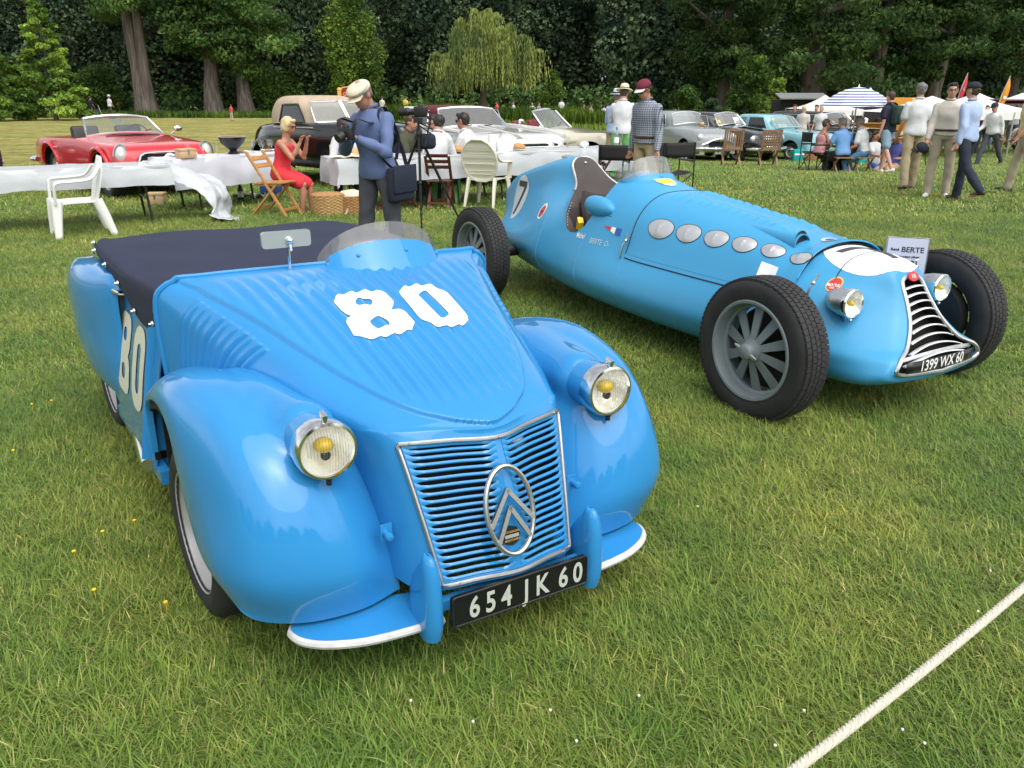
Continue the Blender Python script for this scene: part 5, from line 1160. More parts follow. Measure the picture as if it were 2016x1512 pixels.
# --- black drophead with tan hood
BLK = paint('black_paint', (.008,.009,.009), .10); TAN = mat('tan_canvas', (.42,.33,.235), .9, bump=.3, bscale=120, var=.1)
p = AT(600, 300, 16.0)
t, b = vcar('black pre-war style drophead with raised tan fabric hood', (p.x+1.75,p.y-.7,0), R(45), BLK,
 [half_sec(-.65,.20,.98,.55,.02,.1),half_sec(-.5,.30,1.08,.5,.03,.12),half_sec(.3,.52,1.10,.42,.05,.12),half_sec(1.0,.72,1.10,.36,.04,.12),half_sec(1.6,.84,1.10,.34,.02,.10),half_sec(2.8,.84,1.06,.34,.02,.12),half_sec(3.6,.72,.98,.36,.03,.16),half_sec(4.2,.45,.72,.42,.03,.16),half_sec(4.35,.2,.6,.46,.02,.06)], (0,3.05,.37,.72), arch=0, wopts=dict(white=True))
for s in (-1,1):
    for y0, z1, ln in ((0,.86,.85),(3.05,.84,.80)):
        rr = []
        for a in np.linspace(R(-8),R(188),11): 
            ry, rz_ = (.52 if y0==0 else .56)*(1.12 if a < 1.2 else 1.0+.25*(a/3.14)), .50
            cy, cz = y0-ry*math.cos(a), .36+rz_*math.sin(a)*1.0; wv = .15*(.6+.4*math.sin(max(0,min(math.pi,a))))
            rr.append([(s*.72-s*wv*1.7,cy,cz-.06),(s*.72-s*wv*.6,cy,cz+.01),(s*.72+s*wv*.3,cy,cz+.01),(s*.72+s*wv*.95,cy*.97+y0*.03,cz-.05),(s*.72+s*wv*1.05,cy*.93+y0*.07,cz-.13)])
        m = MB(); m.grid(surf(rr,3,3)); f_ = m.build('front_wing' if y0==0 else 'rear_wing', BLK, t, angle=180); so=f_.modifiers.new('s','SOLIDIFY'); so.thickness=.02; apply_mods(f_); shade(f_,60)
    lamp(t, (s*.46,-.52,.86), .115); m = MB(); m.beam((s*.84,.5,.36),(s*.84,2.5,.36),.24,.05); m.build('running_board', BLK, t)
hd, Q = cabin(t, [(1.08,.78,1.42,3.20),(1.25,.75,1.55,3.22),(1.42,.70,1.72,3.12),(1.52,.64,1.85,3.0),(1.575,.52,2.0,2.85),(1.59,.2,2.2,2.6)], TAN, 'fabric_hood')
pane(t, [(-.70,1.38,1.12),(-.02,1.28,1.12),(-.02,1.60,1.49),(-.60,1.69,1.47)], 'windscreen', WGLASSD if False else glass('pale_screen',(.55,.62,.64),.72,film=.45), CHROME, .018, off=(0,-.03,.0)); pane(t, [(.02,1.28,1.12),(.70,1.38,1.12),(.60,1.69,1.47),(.02,1.60,1.49)], 'windscreen', MATS.get('pale_screen') or glass('pale_screen'), CHROME, .018, off=(0,-.03,0))  # pale diffuse film paints in the windscreen's bright reflection
for s in (-1,1): pane(t, [(s*.80,1.55,1.12),(s*.80,2.45,1.12),(s*.735,2.40,1.42),(s*.735,1.85,1.43)], 'side_window', WGLASSD, BLK, .022)
bar(t, [(-.86,1.2,1.03),(-.86,2.6,1.01)], .010, nm='waist_trim'); bar(t, [(-.86,2.35,.96),(-.87,2.2,.96)], .014, nm='door_handle')
bar(t, [(-.8,-.72,.50),(0,-.86,.48),(.8,-.72,.50)], .06, flat=(1,.5))
for k in range(9): bar(t, [(-.16+.04*k,-.665-.02,.56),(-.16+.04*k,-.66,.99)], .010, nm='grille_bar')
for k in range(2): bar(t, [(-.15+.4*k,1.26,1.15),(.05+.4*k,1.40,1.22)], .009, BLACKP, 'wiper')
m = MB(); m.lathe([(.10,0),(.001,.004)], axis='y', n=18); m.v=[(m.arr() @ np.array(Euler((R(-40),0,0)).to_matrix()).T)+(.52,1.37,1.24)]; m.build('yellow_disc', YELP, t)
# --- white fin-era car with a burgundy top
WHP = paint('white_car_paint', (.60,.59,.56)); BURG = mat('burgundy_canvas', (.10,.012,.018), .85, bump=.3, bscale=100)
p = AT(1035, 300, 16.2)
t, b = vcar('large white convertible with burgundy top and paired headlights', (p.x-.55,p.y+.25,0), R(27), WHP,
 [half_sec(-.98,.92,.78,.42,.0,.10,.93),half_sec(-.9,1.0,.86,.34,.0,.07,.93),half_sec(-.5,1.01,.92,.30,.01,.06,.93),half_sec(.3,1.01,.95,.28,.03,.06,.9),half_sec(1.2,1.01,.97,.28,.04,.06,.9),half_sec(2.5,1.0,.97,.28,.0,.06,.9),half_sec(3.5,.98,.97,.3,.02,.06,.95),half_sec(4.4,.92,1.0,.36,-.05,.05,.97)], (0,3.2,.36,.85), wopts=dict(white=True))
for s in (-1,1):
    for dx in (.62,.83): lamp(t, (s*dx,-1.0,.70), .088, rim=CHROME)
    m = MB(); m.tube([(s*.95,-.95,.86),(s*.93,-.3,.95),(s*.93,1.0,.985),(s*.93,3.0,1.0)], .05, 8); m.build('fender_ridge', WHP, t)
m = MB(); m.box((0,-.99,.60),(1.86,.08,.30)); g_ = m.build('grille', BLACK, t, smooth=False)
for k in range(4): bar(g_, [(-.92,-1.035,.50+.065*k),(0,-1.05,.50+.065*k),(.92,-1.035,.50+.065*k)], .010, nm='grille_bar')
for k in range(27): bar(g_, [(-.52+.04*k,-1.045,.47),(-.52+.04*k,-1.045,.73)], .006, nm='grille_stud')
bar(t, [(-1.02,-.6,.44),(-.96,-1.02,.44),(0,-1.12,.43),(.96,-1.02,.44),(1.02,-.6,.44)], .075, flat=(1,.7))
pane(t, [(-.74,1.02,.98),(.74,1.02,.98),(.62,1.50,1.33),(-.62,1.50,1.33)], 'windscreen', glass('green_screen',(.52,.64,.62),.70,film=.42), CHROME, .022, bow=.05)
hd, Q = cabin(t, [(1.0,.84,1.5,3.1),(1.18,.80,1.5,3.05),(1.33,.72,1.48,2.9),(1.385,.55,1.55,2.75),(1.40,.2,1.8,2.5)], BURG, 'fabric_top')
for s in (-1,1): pane(t, [(s*.85,1.5,1.0),(s*.85,2.5,1.0),(s*.77,2.45,1.28),(s*.77,1.58,1.30)], 'side_window', WGLASSD, CHROME, .012, off=(s*.012,0,0))
bar(t, [(.9,.9,1.0),(.96,.86,1.06)], .012, nm='mirror_arm'); m = MB(); m.ell((.97,.85,1.09),(.07,.03,.05),12,8); m.build('door_mirror', CHROME, t); swheel(t, (.38,1.5,1.08))
for x0 in (-.1,.35): bar(t, [(x0-.3,.98,1.0),(x0,.97,1.03)], .010, BLACKP, 'wiper')
m = MB(); m.tube([(0,-.9,.90),(0,.9,1.03)], .02, 6); m.build('bonnet_ridge', WHP, t); m = MB(); m.prism([(-.16,0),(.16,0),(0,.09)], .015, plane='xz'); m.v=[m.arr()+(0,-.95,.80)]; m.build('bonnet_emblem', CHROME, t)
# --- cream roadster with curved screen
CRM = paint('cream_paint', (.58,.54,.41)); p = AT(1165, 300, 18.6)
t, b = vcar('cream open sports car with curved windscreen behind the panama hat man', (p.x+.3,p.y,0), R(62), CRM,
 [half_sec(-.75,.50,.62,.36,.02,.10),half_sec(-.65,.78,.78,.28,.03,.14),half_sec(-.2,.90,.88,.24,.0,.12,.84),half_sec(.5,.90,.86,.24,.05,.10),half_sec(1.1,.90,.90,.24,.06,.09),half_sec(1.3,.9,.88,.24,-.04,.09),half_sec(2.2,.9,.86,.24,-.02,.09),half_sec(2.7,.9,.90,.26,.0,.12),half_sec(3.3,.76,.78,.32,.02,.14),half_sec(3.5,.5,.6,.4,.02,.08)], (0,2.55,.33,.76), wopts=dict(white=True))
pane(t, [(-.72,1.15,.92),(.72,1.15,.92),(.60,1.52,1.30),(-.60,1.52,1.30)], 'windscreen', glass('green_screen'), CHROME, .022, bow=.07, nx=12)
for s in (-1,1): lamp(t, (s*.66,-.62,.66), .10); m = MB(); m.ell((s*.80,.55,.70),(.12,.5,.10),14,8,rot=(R(-6),0,0)); m.build('side_cove', CRM, t)
bar(t, [(-.8,-.6,.42),(0,-.86,.40),(.8,-.6,.42)], .045); seatpair(t, 1.95, .88, .38, mat('red_seat',(.16,.02,.02),.5)); swheel(t, (.36,1.5,.95)); bar(t, [(-.1,1.12,.98),(.25,1.2,1.06)], .009, BLACKP, 'wiper'); m = MB(); m.ell((-.82,1.2,.98),(.07,.03,.05),10,6); m.build('door_mirror', CHROME, t)
# --- grey saloon
GRY = paint('grey_paint', (.235,.265,.27), .2); p = G(1385, 316)
def bulge_sedan(label, p, rz, pm, s_=1.0, zr=1.52, bonnet=.98, W=.78, glassm=None, name='parked_car', side=None, wopts=None):
    t, b = vcar(label, (p.x,p.y,0), rz, pm,
     [half_sec(-.72,.56,.72,.34,.02,.12),half_sec(-.6,W*.94,.84,.28,.03,.16),half_sec(-.2,W,.93,.24,.05,.18,.8),half_sec(.5,W,bonnet,.22,.06,.14,.84),half_sec(1.0,W,bonnet+.02,.22,.06,.10,.88),half_sec(2.6,W,1.0,.22,.04,.10,.88),half_sec(3.2,W*.97,.95,.26,.06,.16,.84),half_sec(3.7,W*.8,.76,.32,.05,.16,.84),half_sec(3.85,W*.6,.6,.38,.02,.08)], (0,2.45,.32,W-.14), wopts=wopts)
    c, Q = cabin(t, [(.98,W*.93,.92,3.3),(1.15,W*.90,1.08,3.15),(1.33,W*.84,1.30,2.95),(1.44,W*.76,1.5,2.75),(zr-.02,W*.60,1.7,2.55),(zr,W*.3,1.9,2.3)], pm, 'roof', ex=3.0)
    pane(t, [(-W*.80,.93,1.05),(W*.80,.93,1.05),(W*.68,1.28,1.40),(-W*.68,1.28,1.40)], 'windscreen', glassm or glass('pale_screen2',(.62,.68,.66),.70,film=.5), CHROME, .012, bow=.10, off=(0,-.035,.01), nx=10)  # pale film again: reflection put into the pane's colour
    for s in (-1,1):
        pane(t, [(s*W*.955,1.22,1.06),(s*W*.955,1.92,1.06),(s*W*.86,1.95,1.38),(s*W*.86,1.42,1.38)], 'front_window', side or WGLASSD, CHROME, .010); pane(t, [(s*W*.955,2.0,1.06),(s*W*.945,2.78,1.06),(s*W*.85,2.58,1.36),(s*W*.86,2.02,1.38)], 'rear_window', side or WGLASSD, CHROME, .010)
        bar(t, [(s*(W+.005),2.02,.90),(s*(W+.02),1.9,.90)], .012, nm='door_handle')
    return t
t = bulge_sedan('rounded grey saloon with chrome moustache grille and straw hat on its bonnet', p, R(20), GRY, zr=1.50, wopts=dict(white=True))
for s in (-1,1): lamp(t, (s*.58,-.66,.74), .10); bar(t, [(s*.16,-.79,.47),(s*.16,-.90,.42),(s*.16,-.79,.33)], .035, nm='overrider')
bar(t, [(-.70,-.60,.52),(-.45,-.74,.56),(-.25,-.80,.66),(0,-.84,.70),(.25,-.80,.66),(.45,-.74,.56),(.70,-.60,.52)], .035, nm='grille_moustache'); m = MB(); m.lathe([(.075,0),(.07,-.03),(.001,-.05)], axis='y', n=18); m.v=[m.arr()+(0,-.84,.69)]; m.build('badge', CHROME, t)
bx(t, (0,-.74,.56),(.62,.08,.14), BLACK, 'grille'); bar(t, [(-.80,-.45,.42),(-.70,-.76,.42),(0,-.88,.41),(.70,-.76,.42),(.80,-.45,.42)], .05, flat=(1,.7)); plate(t, (0,-.88,.29), 'DH-432-TQ')
for s in (-1,1): bx(t, (s*.55,-.72,.30),(.16,.05,.09), mat('lamp_glass',(.55,.56,.52),.12,.3), 'fog_light')
grey_car = t
# --- black saloon, pale blue saloon, black estate
p = G(1485, 318); t = bulge_sedan('rounded black saloon with yellow discs on the windscreen', (Vector((p.x,p.y+.4,0))), R(33), BLK, zr=1.50, bonnet=1.0, side=glass('clear_side',(.62,.66,.58),.8), glassm=glass('pale_screen2',(.62,.68,.66),.70,film=.5))
for s in (-1,1): lamp(t, (s*.66,-.60,.72), .10)
for k in range(5): bar(t, [(-.42+.02*k,-.74-.02*k+.0,.80-.075*k),(0,-.84-.015*k,.79-.075*k),(.42-.02*k,-.74-.02*k,.80-.075*k)], .018, nm='grille_bar')
bar(t, [(-.80,-.50,.42),(-.70,-.80,.42),(0,-.92,.41),(.70,-.80,.42),(.80,-.50,.42)], .045, flat=(1,.7)); plate(t, (.0,-.93,.40), 'CH 62-XF')
for dx, z, yy in ((-.54,1.20,1.03),(-.50,1.09,.96)): m = MB(); m.lathe([(.055,0),(.001,-.004)], axis='y', n=16); m.v=[(m.arr() @ np.array(Euler((R(-42),0,0)).to_matrix()).T)+(dx,yy-.05,z)]; m.build('yellow_disc', YELP, t)
pane(t, [(.05,.78,1.06),(.40,.86,1.04),(.36,1.02,1.30),(.02,.95,1.32)], 'paper_notice', WHITE, None); bar(t, [(-.2,.86,1.08),(.05,.98,1.2)], .009, ALLOY, 'wiper')
LBL = paint('pale_blue_paint', (.22,.46,.53), .22); p = G(1615, 318)
t, b = vcar('small pale blue two-door saloon parked behind the picnic group', (p.x-.1,p.y+1.3,0), R(33), LBL,
 [half_sec(-.68,.62,.70,.34,.01,.10),half_sec(-.58,.74,.82,.28,.02,.12),half_sec(0,.76,.88,.24,.03,.10,.88),half_sec(.8,.76,.92,.22,.04,.08,.88),half_sec(2.2,.76,.92,.22,.02,.08,.88),half_sec(2.8,.74,.88,.26,.03,.1,.88),half_sec(3.1,.66,.7,.34,.02,.10)], (0,2.1,.29,.63))
c, Q = cabin(t, [(.90,.72,.75,2.85),(1.1,.69,.95,2.75),(1.3,.64,1.15,2.6),(1.39,.58,1.27,2.5),(1.42,.4,1.5,2.3)], LBL, 'roof', ex=4)
pane(t, [(-.64,.76,.97),(.64,.76,.97),(.54,1.10,1.32),(-.54,1.10,1.32)], 'windscreen', MATS['pale_screen2'], LBL, .014, bow=.07, off=(0,-.045,.01))
for s in (-1,1): pane(t, [(s*.74,1.02,.97),(s*.74,1.88,.97),(s*.66,1.86,1.32),(s*.66,1.27,1.32)], 'door_window', WGLASSD, LBL, .014); pane(t, [(s*.74,1.98,.97),(s*.735,2.6,.97),(s*.65,2.42,1.30),(s*.66,1.97,1.32)], 'rear_window', MATS['clear_side'], LBL, .012); lamp(t, (s*.55,-.62,.66), .085); bar(t, [(s*.765,.9,.9),(s*.765,.9,.3)], .006, mat('shut_line'), 'door_gap') if False else None
bar(t, [(-.74,-.45,.40),(0,-.78,.39),(.74,-.45,.40)], .04); pane(t, [(-.50,.72,1.02),(-.12,.68,1.02),(-.12,.78,1.12),(-.48,.82,1.12)], 'paper_notice', WHITE, None)
m = MB(); m.lathe([(.06,0),(.001,-.004)], axis='y', n=16); m.v=[(m.arr() @ np.array(Euler((R(-42),0,0)).to_matrix()).T)+(-.50,.98,1.27)]; m.build('yellow_disc', YELP, t)
p = G(1700, 312); t, b = vcar('long black estate car behind the striped parasol', (p.x+.7,p.y+2.0,0), R(33), BLK,
 [half_sec(-.9,.78,.74,.36,.0,.08),half_sec(-.8,.86,.86,.28,.0,.08,.92),half_sec(0,.90,.92,.26,.02,.07,.92),half_sec(1.0,.90,.95,.25,.03,.06,.92),half_sec(3.2,.90,.95,.25,.0,.06,.92),half_sec(4.0,.86,.92,.30,.0,.06,.92),half_sec(4.2,.8,.8,.4,.0,.06)], (0,3.0,.34,.74))
c, Q = cabin(t, [(.95,.84,.95,4.0),(1.15,.80,1.15,3.95),(1.36,.73,1.38,3.85),(1.44,.66,1.5,3.75),(1.47,.4,1.8,3.5)], BLK, 'roof', ex=4.5)
pane(t, [(-.76,.95,1.0),(.76,.95,1.0),(.64,1.34,1.38),(-.64,1.34,1.38)], 'windscreen', glass('clear_side'), CHROME, .022, bow=.07, off=(0,-.05,.01))
for s in (-1,1):
    for a_0, a_1, b_0, b_1 in ((1.25,2.1,1.5,2.1),(2.2,3.0,2.2,2.98),(3.1,3.8,3.08,3.68)): pane(t, [(s*.87,a_0,1.0),(s*.87,a_1,1.0),(s*.755,b_1,1.36),(s*.755,b_0,1.36)], 'side_window', WGLASSD, CHROME, .016)
    lamp(t, (s*.66,-.86,.66), .09); bar(t, [(s*.92,-.6,.80),(s*.92,3.8,.80)], .012, nm='flank_trim')
m = MB(); m.lathe([(.07,0),(.001,-.004)], axis='y', n=16); m.v=[(m.arr() @ np.array(Euler((R(-42),0,0)).to_matrix()).T)+(-.45,.98,1.12)]; m.build('yellow_disc', YELP, t); bar(t, [(-.88,-.7,.45),(0,-1.0,.44),(.88,-.7,.45)], .05)
# --- white veteran car cut by the right edge, dark car cut by the left edge
p = G(2010, 300); t = thing('vintage_car', 'white vintage car with sweeping separate wing at the right edge', 'car', (p.x+.75,p.y+.3,0), R(-62))
m = MB(); closed_loft(m, [half_sec(-.4,.34,.98,.45,.08,.12),half_sec(.3,.42,1.05,.45,.08,.12),half_sec(1.3,.60,1.08,.40,.04,.1),half_sec(2.8,.70,1.05,.40,.02,.1)]); m.build('body', WHP, t)
for s in (-1,1):
    rr = []
    for a in np.linspace(R(-20),R(190),12): rr.append([(s*.72+dx, -.02-.46*math.cos(a)+(.25*max(0,a-2.4)), .42+.46*math.sin(a)-dz) for dx, dz in ((-.14,.03),(0,0),(.14,.03))])
    m = MB(); m.grid(surf(rr,3,3)); f_=m.build('front_wing', WHP, t, angle=180); so=f_.modifiers.new('s','SOLIDIFY'); so.thickness=.02; apply_mods(f_); shade(f_,60); road_wheel(t, s*.72, 0, s, .37, .14, nm='front_wheel'); road_wheel(t, s*.72, 2.6, s, .37, .14, nm='rear_wheel'); lamp(t, (s*.42,-.5,.92), .12)
bar(t, [(-.8,-.62,.42),(.8,-.62,.42)], .03); pane(t, [(-.5,1.2,1.1),(.5,1.2,1.1),(.5,1.3,1.5),(-.5,1.3,1.5)], 'windscreen', GLASS, CHROME, .02)
p = G(-70, 372); t, b = vcar('dark navy car nosing in at the left edge behind the table', (p.x-.55,p.y+.3,0), R(60), paint('navy_paint',(.02,.024,.04)),
 [half_sec(-.7,.6,.66,.34,.02,.1),half_sec(-.6,.8,.80,.28,.03,.12),half_sec(.2,.86,.90,.25,.04,.1),half_sec(1.5,.86,.95,.25,.03,.08),half_sec(3.2,.84,.9,.28,.03,.1)], (0,2.4,.32,.72))
for s in (-1,1): lamp(t, (s*.62,-.66,.64), .09); m = MB(); m.ell((s*.93,.75,.98),(.08,.05,.06),12,8); m.build('door_mirror', BLACKP, t)
bar(t, [(-.84,-.5,.42),(0,-.86,.41),(.84,-.5,.42)], .05)
# ------------------------------------------------------------------ furniture
WOODL = mat('honey_wood', (.42,.21,.065), .5, bump=.15, bscale=60, var=.2, vscale=6, stretch=(1,1,8)); WOODD = mat('red_brown_wood', (.105,.032,.020), .45, var=.2, vscale=8); WOODG = mat('weathered_teak', (.25,.145,.080), .6, var=.25, vscale=9)
PLASW = mat('white_plastic', (.72,.73,.70), .4); PLASI = mat('ivory_plastic', (.66,.64,.53), .4)
PAPER = mat('white_paper_cloth', (.46,.49,.51), .42, bump=.25, bscale=14, coat=.15); LINEN = mat('white_linen', (.56,.57,.63), .85, bump=.3, bscale=90)
def wrinkle(V, amp, f, seed=0.0):
    return np.array([np.array(v)+np.array(noise.noise_vector(Vector((v[0]*f+seed,v[1]*f,v[2]*f))))*amp for v in V])
def garden_chair(label, loc, rz, m):
    """moulded plastic armchair, seat front towards -Y"""
    t = thing('plastic_chair', label, 'chair', loc, rz, 'moulded plastic chairs'); b = MB()
    b.grid(surf([[(x,y,.42-.018*math.cos(x*6)+(.0 if y>-.2 else -.01)) for x in np.linspace(-.23,.23,5)] for y in (-.25,-.22,-.05,.12,.22)],3,2)); seat = b.build('seat', m, t, angle=180); so=seat.modifiers.new('s','SOLIDIFY'); so.thickness=.02; apply_mods(seat); shade(seat,50)
    for s in (-1,1):
        b = MB(); b.tube([(s*.235,-.23,.425),(s*.25,-.25,.25),(s*.275,-.275,0)], [.060,.052,.038], 8, flat=(.55,1)); b.build('front_leg', m, t)
        b = MB(); b.tube([(s*.21,.20,.425),(s*.22,.27,.22),(s*.235,.335,0)], [.058,.050,.036], 8, flat=(.5,1)); b.build('rear_leg', m, t)
        b = MB(); b.tube(crspl(np.array([(s*.255,-.25,.40),(s*.275,-.235,.58),(s*.285,-.20,.645),(s*.285,-.02,.655),(s*.265,.16,.68),(s*.225,.265,.80)],float),4), .036, 8, flat=(1.1,.5)); b.build('armrest', m, t)
    bk = MB(); o_ = []
    rows = []
    for z in np.linspace(.40,.90,12):
        f = (z-.4)/.5; w = .19+.055*math.sin(math.pi*min(1,f*.95+.1))-(.11*max(0,f-.8)/.2)**1; rows.append([(x, .21+.13*f-.05*(1-(x/max(w,.02))**2)*.6, z+.02*(1-(x/max(w,.02))**2)*f) for x in np.linspace(-w,w,15)])
    rows = np.array(rows); F = []
    for i in range(11):
        for j in range(14):
            if 1 <= i <= 9 and j % 2 == 1 and 1 <= j <= 12: continue
            F.append((i*15+j,i*15+j+1,(i+1)*15+j+1,(i+1)*15+j))
    bk.add(rows.reshape(-1,3), F); o = bk.build('backrest', m, t, angle=180); so=o.modifiers.new('s','SOLIDIFY'); so.thickness=.014; apply_mods(o); shade(o,50)
    return t
def oval_chair(label, loc, rz, m):
    t = garden_chair(label, loc, rz, m)
    for k in kids(t):
        if k.name.startswith('backrest'): bpy.data.objects.remove(k)
    rows = []
    for z in np.linspace(.38,.98,13):
        f = (z-.38)/.60; w = .28*math.sqrt(max(.03,1-(2*f-1)**2*.92)); rows.append([(x,.20+.17*f-.02*(1-(x/w)**2)+.006*math.cos(f*44),z) for x in np.linspace(-w,w,11)])
    b = MB(); b.grid(surf(rows,2,2)); o = b.build('backrest', m, t, angle=180); so=o.modifiers.new('s','SOLIDIFY'); so.thickness=.012; apply_mods(o); shade(o,40)
    r_ = np.array(rows); b = MB(); b.tube(list(r_[:,0])+list(r_[::-1,-1]), .018, 6, close=True); b.build('back_rim', m, o)
    for k in range(6):
        zz = .50+.075*k; i = int((zz-.38)/.05); i = min(i,11); b = MB(); b.tube(r_[i,1:-1]+np.array((0,.012,0)), .006, 5); b.build('back_rib', m, o)
    return t
def folding_chair(label, loc, rz, m, slats=2, name='folding_chair', group='folding wooden chairs'):
    t = thing(name, label, 'chair', loc, rz, group)
    for s in (-1,1):
        b = MB(); b.beam((s*.19,-.28,0),(s*.19,.27,.86),.025,.045,up=(1,0,0)); b.build('back_leg', m, t)
        b = MB(); b.beam((s*.165,.30,0),(s*.165,-.16,.46),.025,.045,up=(1,0,0)); b.build('front_leg', m, t)
        b = MB(); b.beam((s*.165,-.20,.445),(s*.165,.20,.43),.025,.035); b.build('seat_rail', m, t)
    for k in range(6): b = MB(); b.box((0,-.19+.072*k,.462-.002*k),(.40,.058,.016)); b.build('seat_slat', m, t, smooth=False)
    for k in range(slats): y_ = .17+.055*k; b = MB(); b.box((0,.155+.062*k-.0,.68+.095*k),(.36,.016,.06),(R(-32),0,0)); b.build('back_slat', m, t, smooth=False)
    for z, y_ in ((.10,-.216),(.10,.237)): b = MB(); b.box((0,y_,z),(.36,.02,.035)); b.build('stretcher', m, t, smooth=False)
    if m is WOODD: t.scale = (.9,.9,.88)
    return t
def slat_chair(label, loc, rz, mesh=False):
    """garden folding chair with an upright slatted back, back towards -Y"""
    m = WOODG; t = thing('garden_chair', label, 'chair', loc, rz, 'slatted garden chairs')
    for s in (-1,1):
        b = MB(); b.beam((s*.235,-.20,.42),(s*.235,-.30,.98),.035,.05,up=(1,0,0)); b.build('back_post', m, t)
        b = MB(); b.beam((s*.22,-.28,0),(s*.22,.22,.44),.03,.045,up=(1,0,0)); b.build('leg', m, t); b = MB(); b.beam((s*.20,.26,0),(s*.20,-.20,.44),.03,.045,up=(1,0,0)); b.build('leg', m, t)
    for k in range(7): b = MB(); b.beam((-.18+.06*k,-.215,.50),(-.18+.06*k,-.29,.94),.036,.012,up=(0,1,0)); b.build('back_slat', m, t, smooth=False)
    for z, y_ in ((.50,-.215),(.955,-.295)): b = MB(); b.box((0,y_,z),(.46,.022,.05)); b.build('back_rail', m, t, smooth=False)
    if mesh:
        for k in range(4): b = MB(); b.box((0,-.235-.014*k,.60+.08*k),(.44,.012,.03)); b.build('cross_slat', m, t, smooth=False)
    for k in range(6): b = MB(); b.box((0,-.18+.08*k,.445),(.46,.06,.018)); b.build('seat_slat', m, t, smooth=False)
    for y_ in (-.255,.235): b = MB(); b.box((0,y_,.03),(.44,.03,.03)); b.build('foot_rail', m, t, smooth=False)
    return t
def director_chair(label, loc, rz):
    m = mat('black_metal',(.012,.012,.013),.35); fb = mat('black_canvas',(.010,.010,.011),.75); t = thing('director_chair', label, 'chair', loc, rz, 'black folding director chairs')
    for s in (-1,1):
        b = MB(); b.tube([(s*.27,.22,0),(s*.27,.22,.90)], .012, 6); b.tube([(s*.27,-.22,0),(s*.27,-.22,.62)], .012, 6); b.tube([(s*.27,-.24,.62),(s*.27,.22,.62)], .018, 6); b.tube([(s*.27,-.28,.01),(s*.27,.28,.01)], .012, 6); b.build('side_frame', m, t)
    b = MB()
    for y_ in (-.22,.22): b.tube([(-.27,y_,.02),(.27,y_,.44)], .010, 6); b.tube([(.27,y_,.02),(-.27,y_,.44)], .010, 6)
    b.build('cross_brace', m, t)
    b = MB(); b.grid(surf([[(x,y_,.45-.05*(1-(x/.26)**2)) for x in np.linspace(-.26,.26,5)] for y_ in (-.22,0,.2)],2,2)); o=b.build('seat', fb, t, angle=180)
    b = MB(); b.grid(surf([[(x,.22+.05*(1-(x/.27)**2),z) for x in np.linspace(-.275,.275,5)] for z in (.68,.80,.90)],2,2)); o=b.build('backrest', fb, t, angle=180); so=o.modifiers.new('s','SOLIDIFY'); so.thickness=.015; apply_mods(o)
    return t
garden_chair('white slatted plastic armchair standing alone before the left table', (*G(162,462)[:2],0), R(-56), PLASW)
oval_chair('ivory oval-backed plastic armchair under the man in sunglasses', (*G(960,404)[:2],0), R(158), PLASI)
folding_chair('honey-coloured folding chair under the woman in red', (*G(546,424)[:2],0), R(72), WOODL)
folding_chair('red-brown folding chair under the man in green trousers', (*G(868,408)[:2],0), R(176), WOODD, 3)
folding_chair('red-brown folding chair half hidden behind the tripod', (*G(782,412)[:2],0), R(150), WOODD, 3)
folding_chair('honey-brown folding chair between photographer and picnic baskets', (*G(688,400)[:2],0), R(20), WOODL, 2)
folding_chair('red-brown folding chair behind the racing car headrest', (*G(1168,402)[:2],0), R(-75), WOODD, 3)
slat_chair('left of two slatted garden chairs, plain upright slats', (*G(1437,326)[:2],0), R(-4)); slat_chair('right of two slatted garden chairs, crossed lattice back', (*G(1510,327)[:2],0), R(-4), True)
director_chair('black director chair nearest the racing car headrest', (*G(1215,404)[:2],0), R(165)); director_chair('black director chair behind the racing car windscreen', (*G(1262,396)[:2],0), R(185)); director_chair('black director chair right of the racing car windscreen', (*G(1318,394)[:2],0), R(200))
# ------------------------------------------------------------------ tables
def table(label, a, b_, w, z=.74, name='folding_table', m=None):
    a = Vector(a); b_ = Vector(b_); d = (b_-a); L = d.length; t = thing(name, label, 'table', ((a+b_)/2)[:], math.atan2(d.y,d.x), 'folding picnic tables'); mm = mat('dark_table_metal',(.02,.021,.023),.4)
    q = MB(); q.box((0,0,z-.015),(L,w,.03)); q.build('table_top', mat('pale_table_top',(.5,.5,.5),.5), t, smooth=False)
    for x in (-L/2+.35, L/2-.35):
        for y in (-w/2+.08, w/2-.08): q = MB(); q.tube([(x+.06,y,0),(x,y,z-.03)], .016, 8); q.build('leg', mm, t)
        q = MB(); q.tube([(x+.01,-w/2+.08,z-.10),(x+.01,w/2-.08,z-.10)], .012, 6); q.tube([(x+.03,-w/2+.08,.32),(x+.03,w/2-.08,.32)], .012, 6); q.build('leg_brace', mm, t)
    return t, L, w
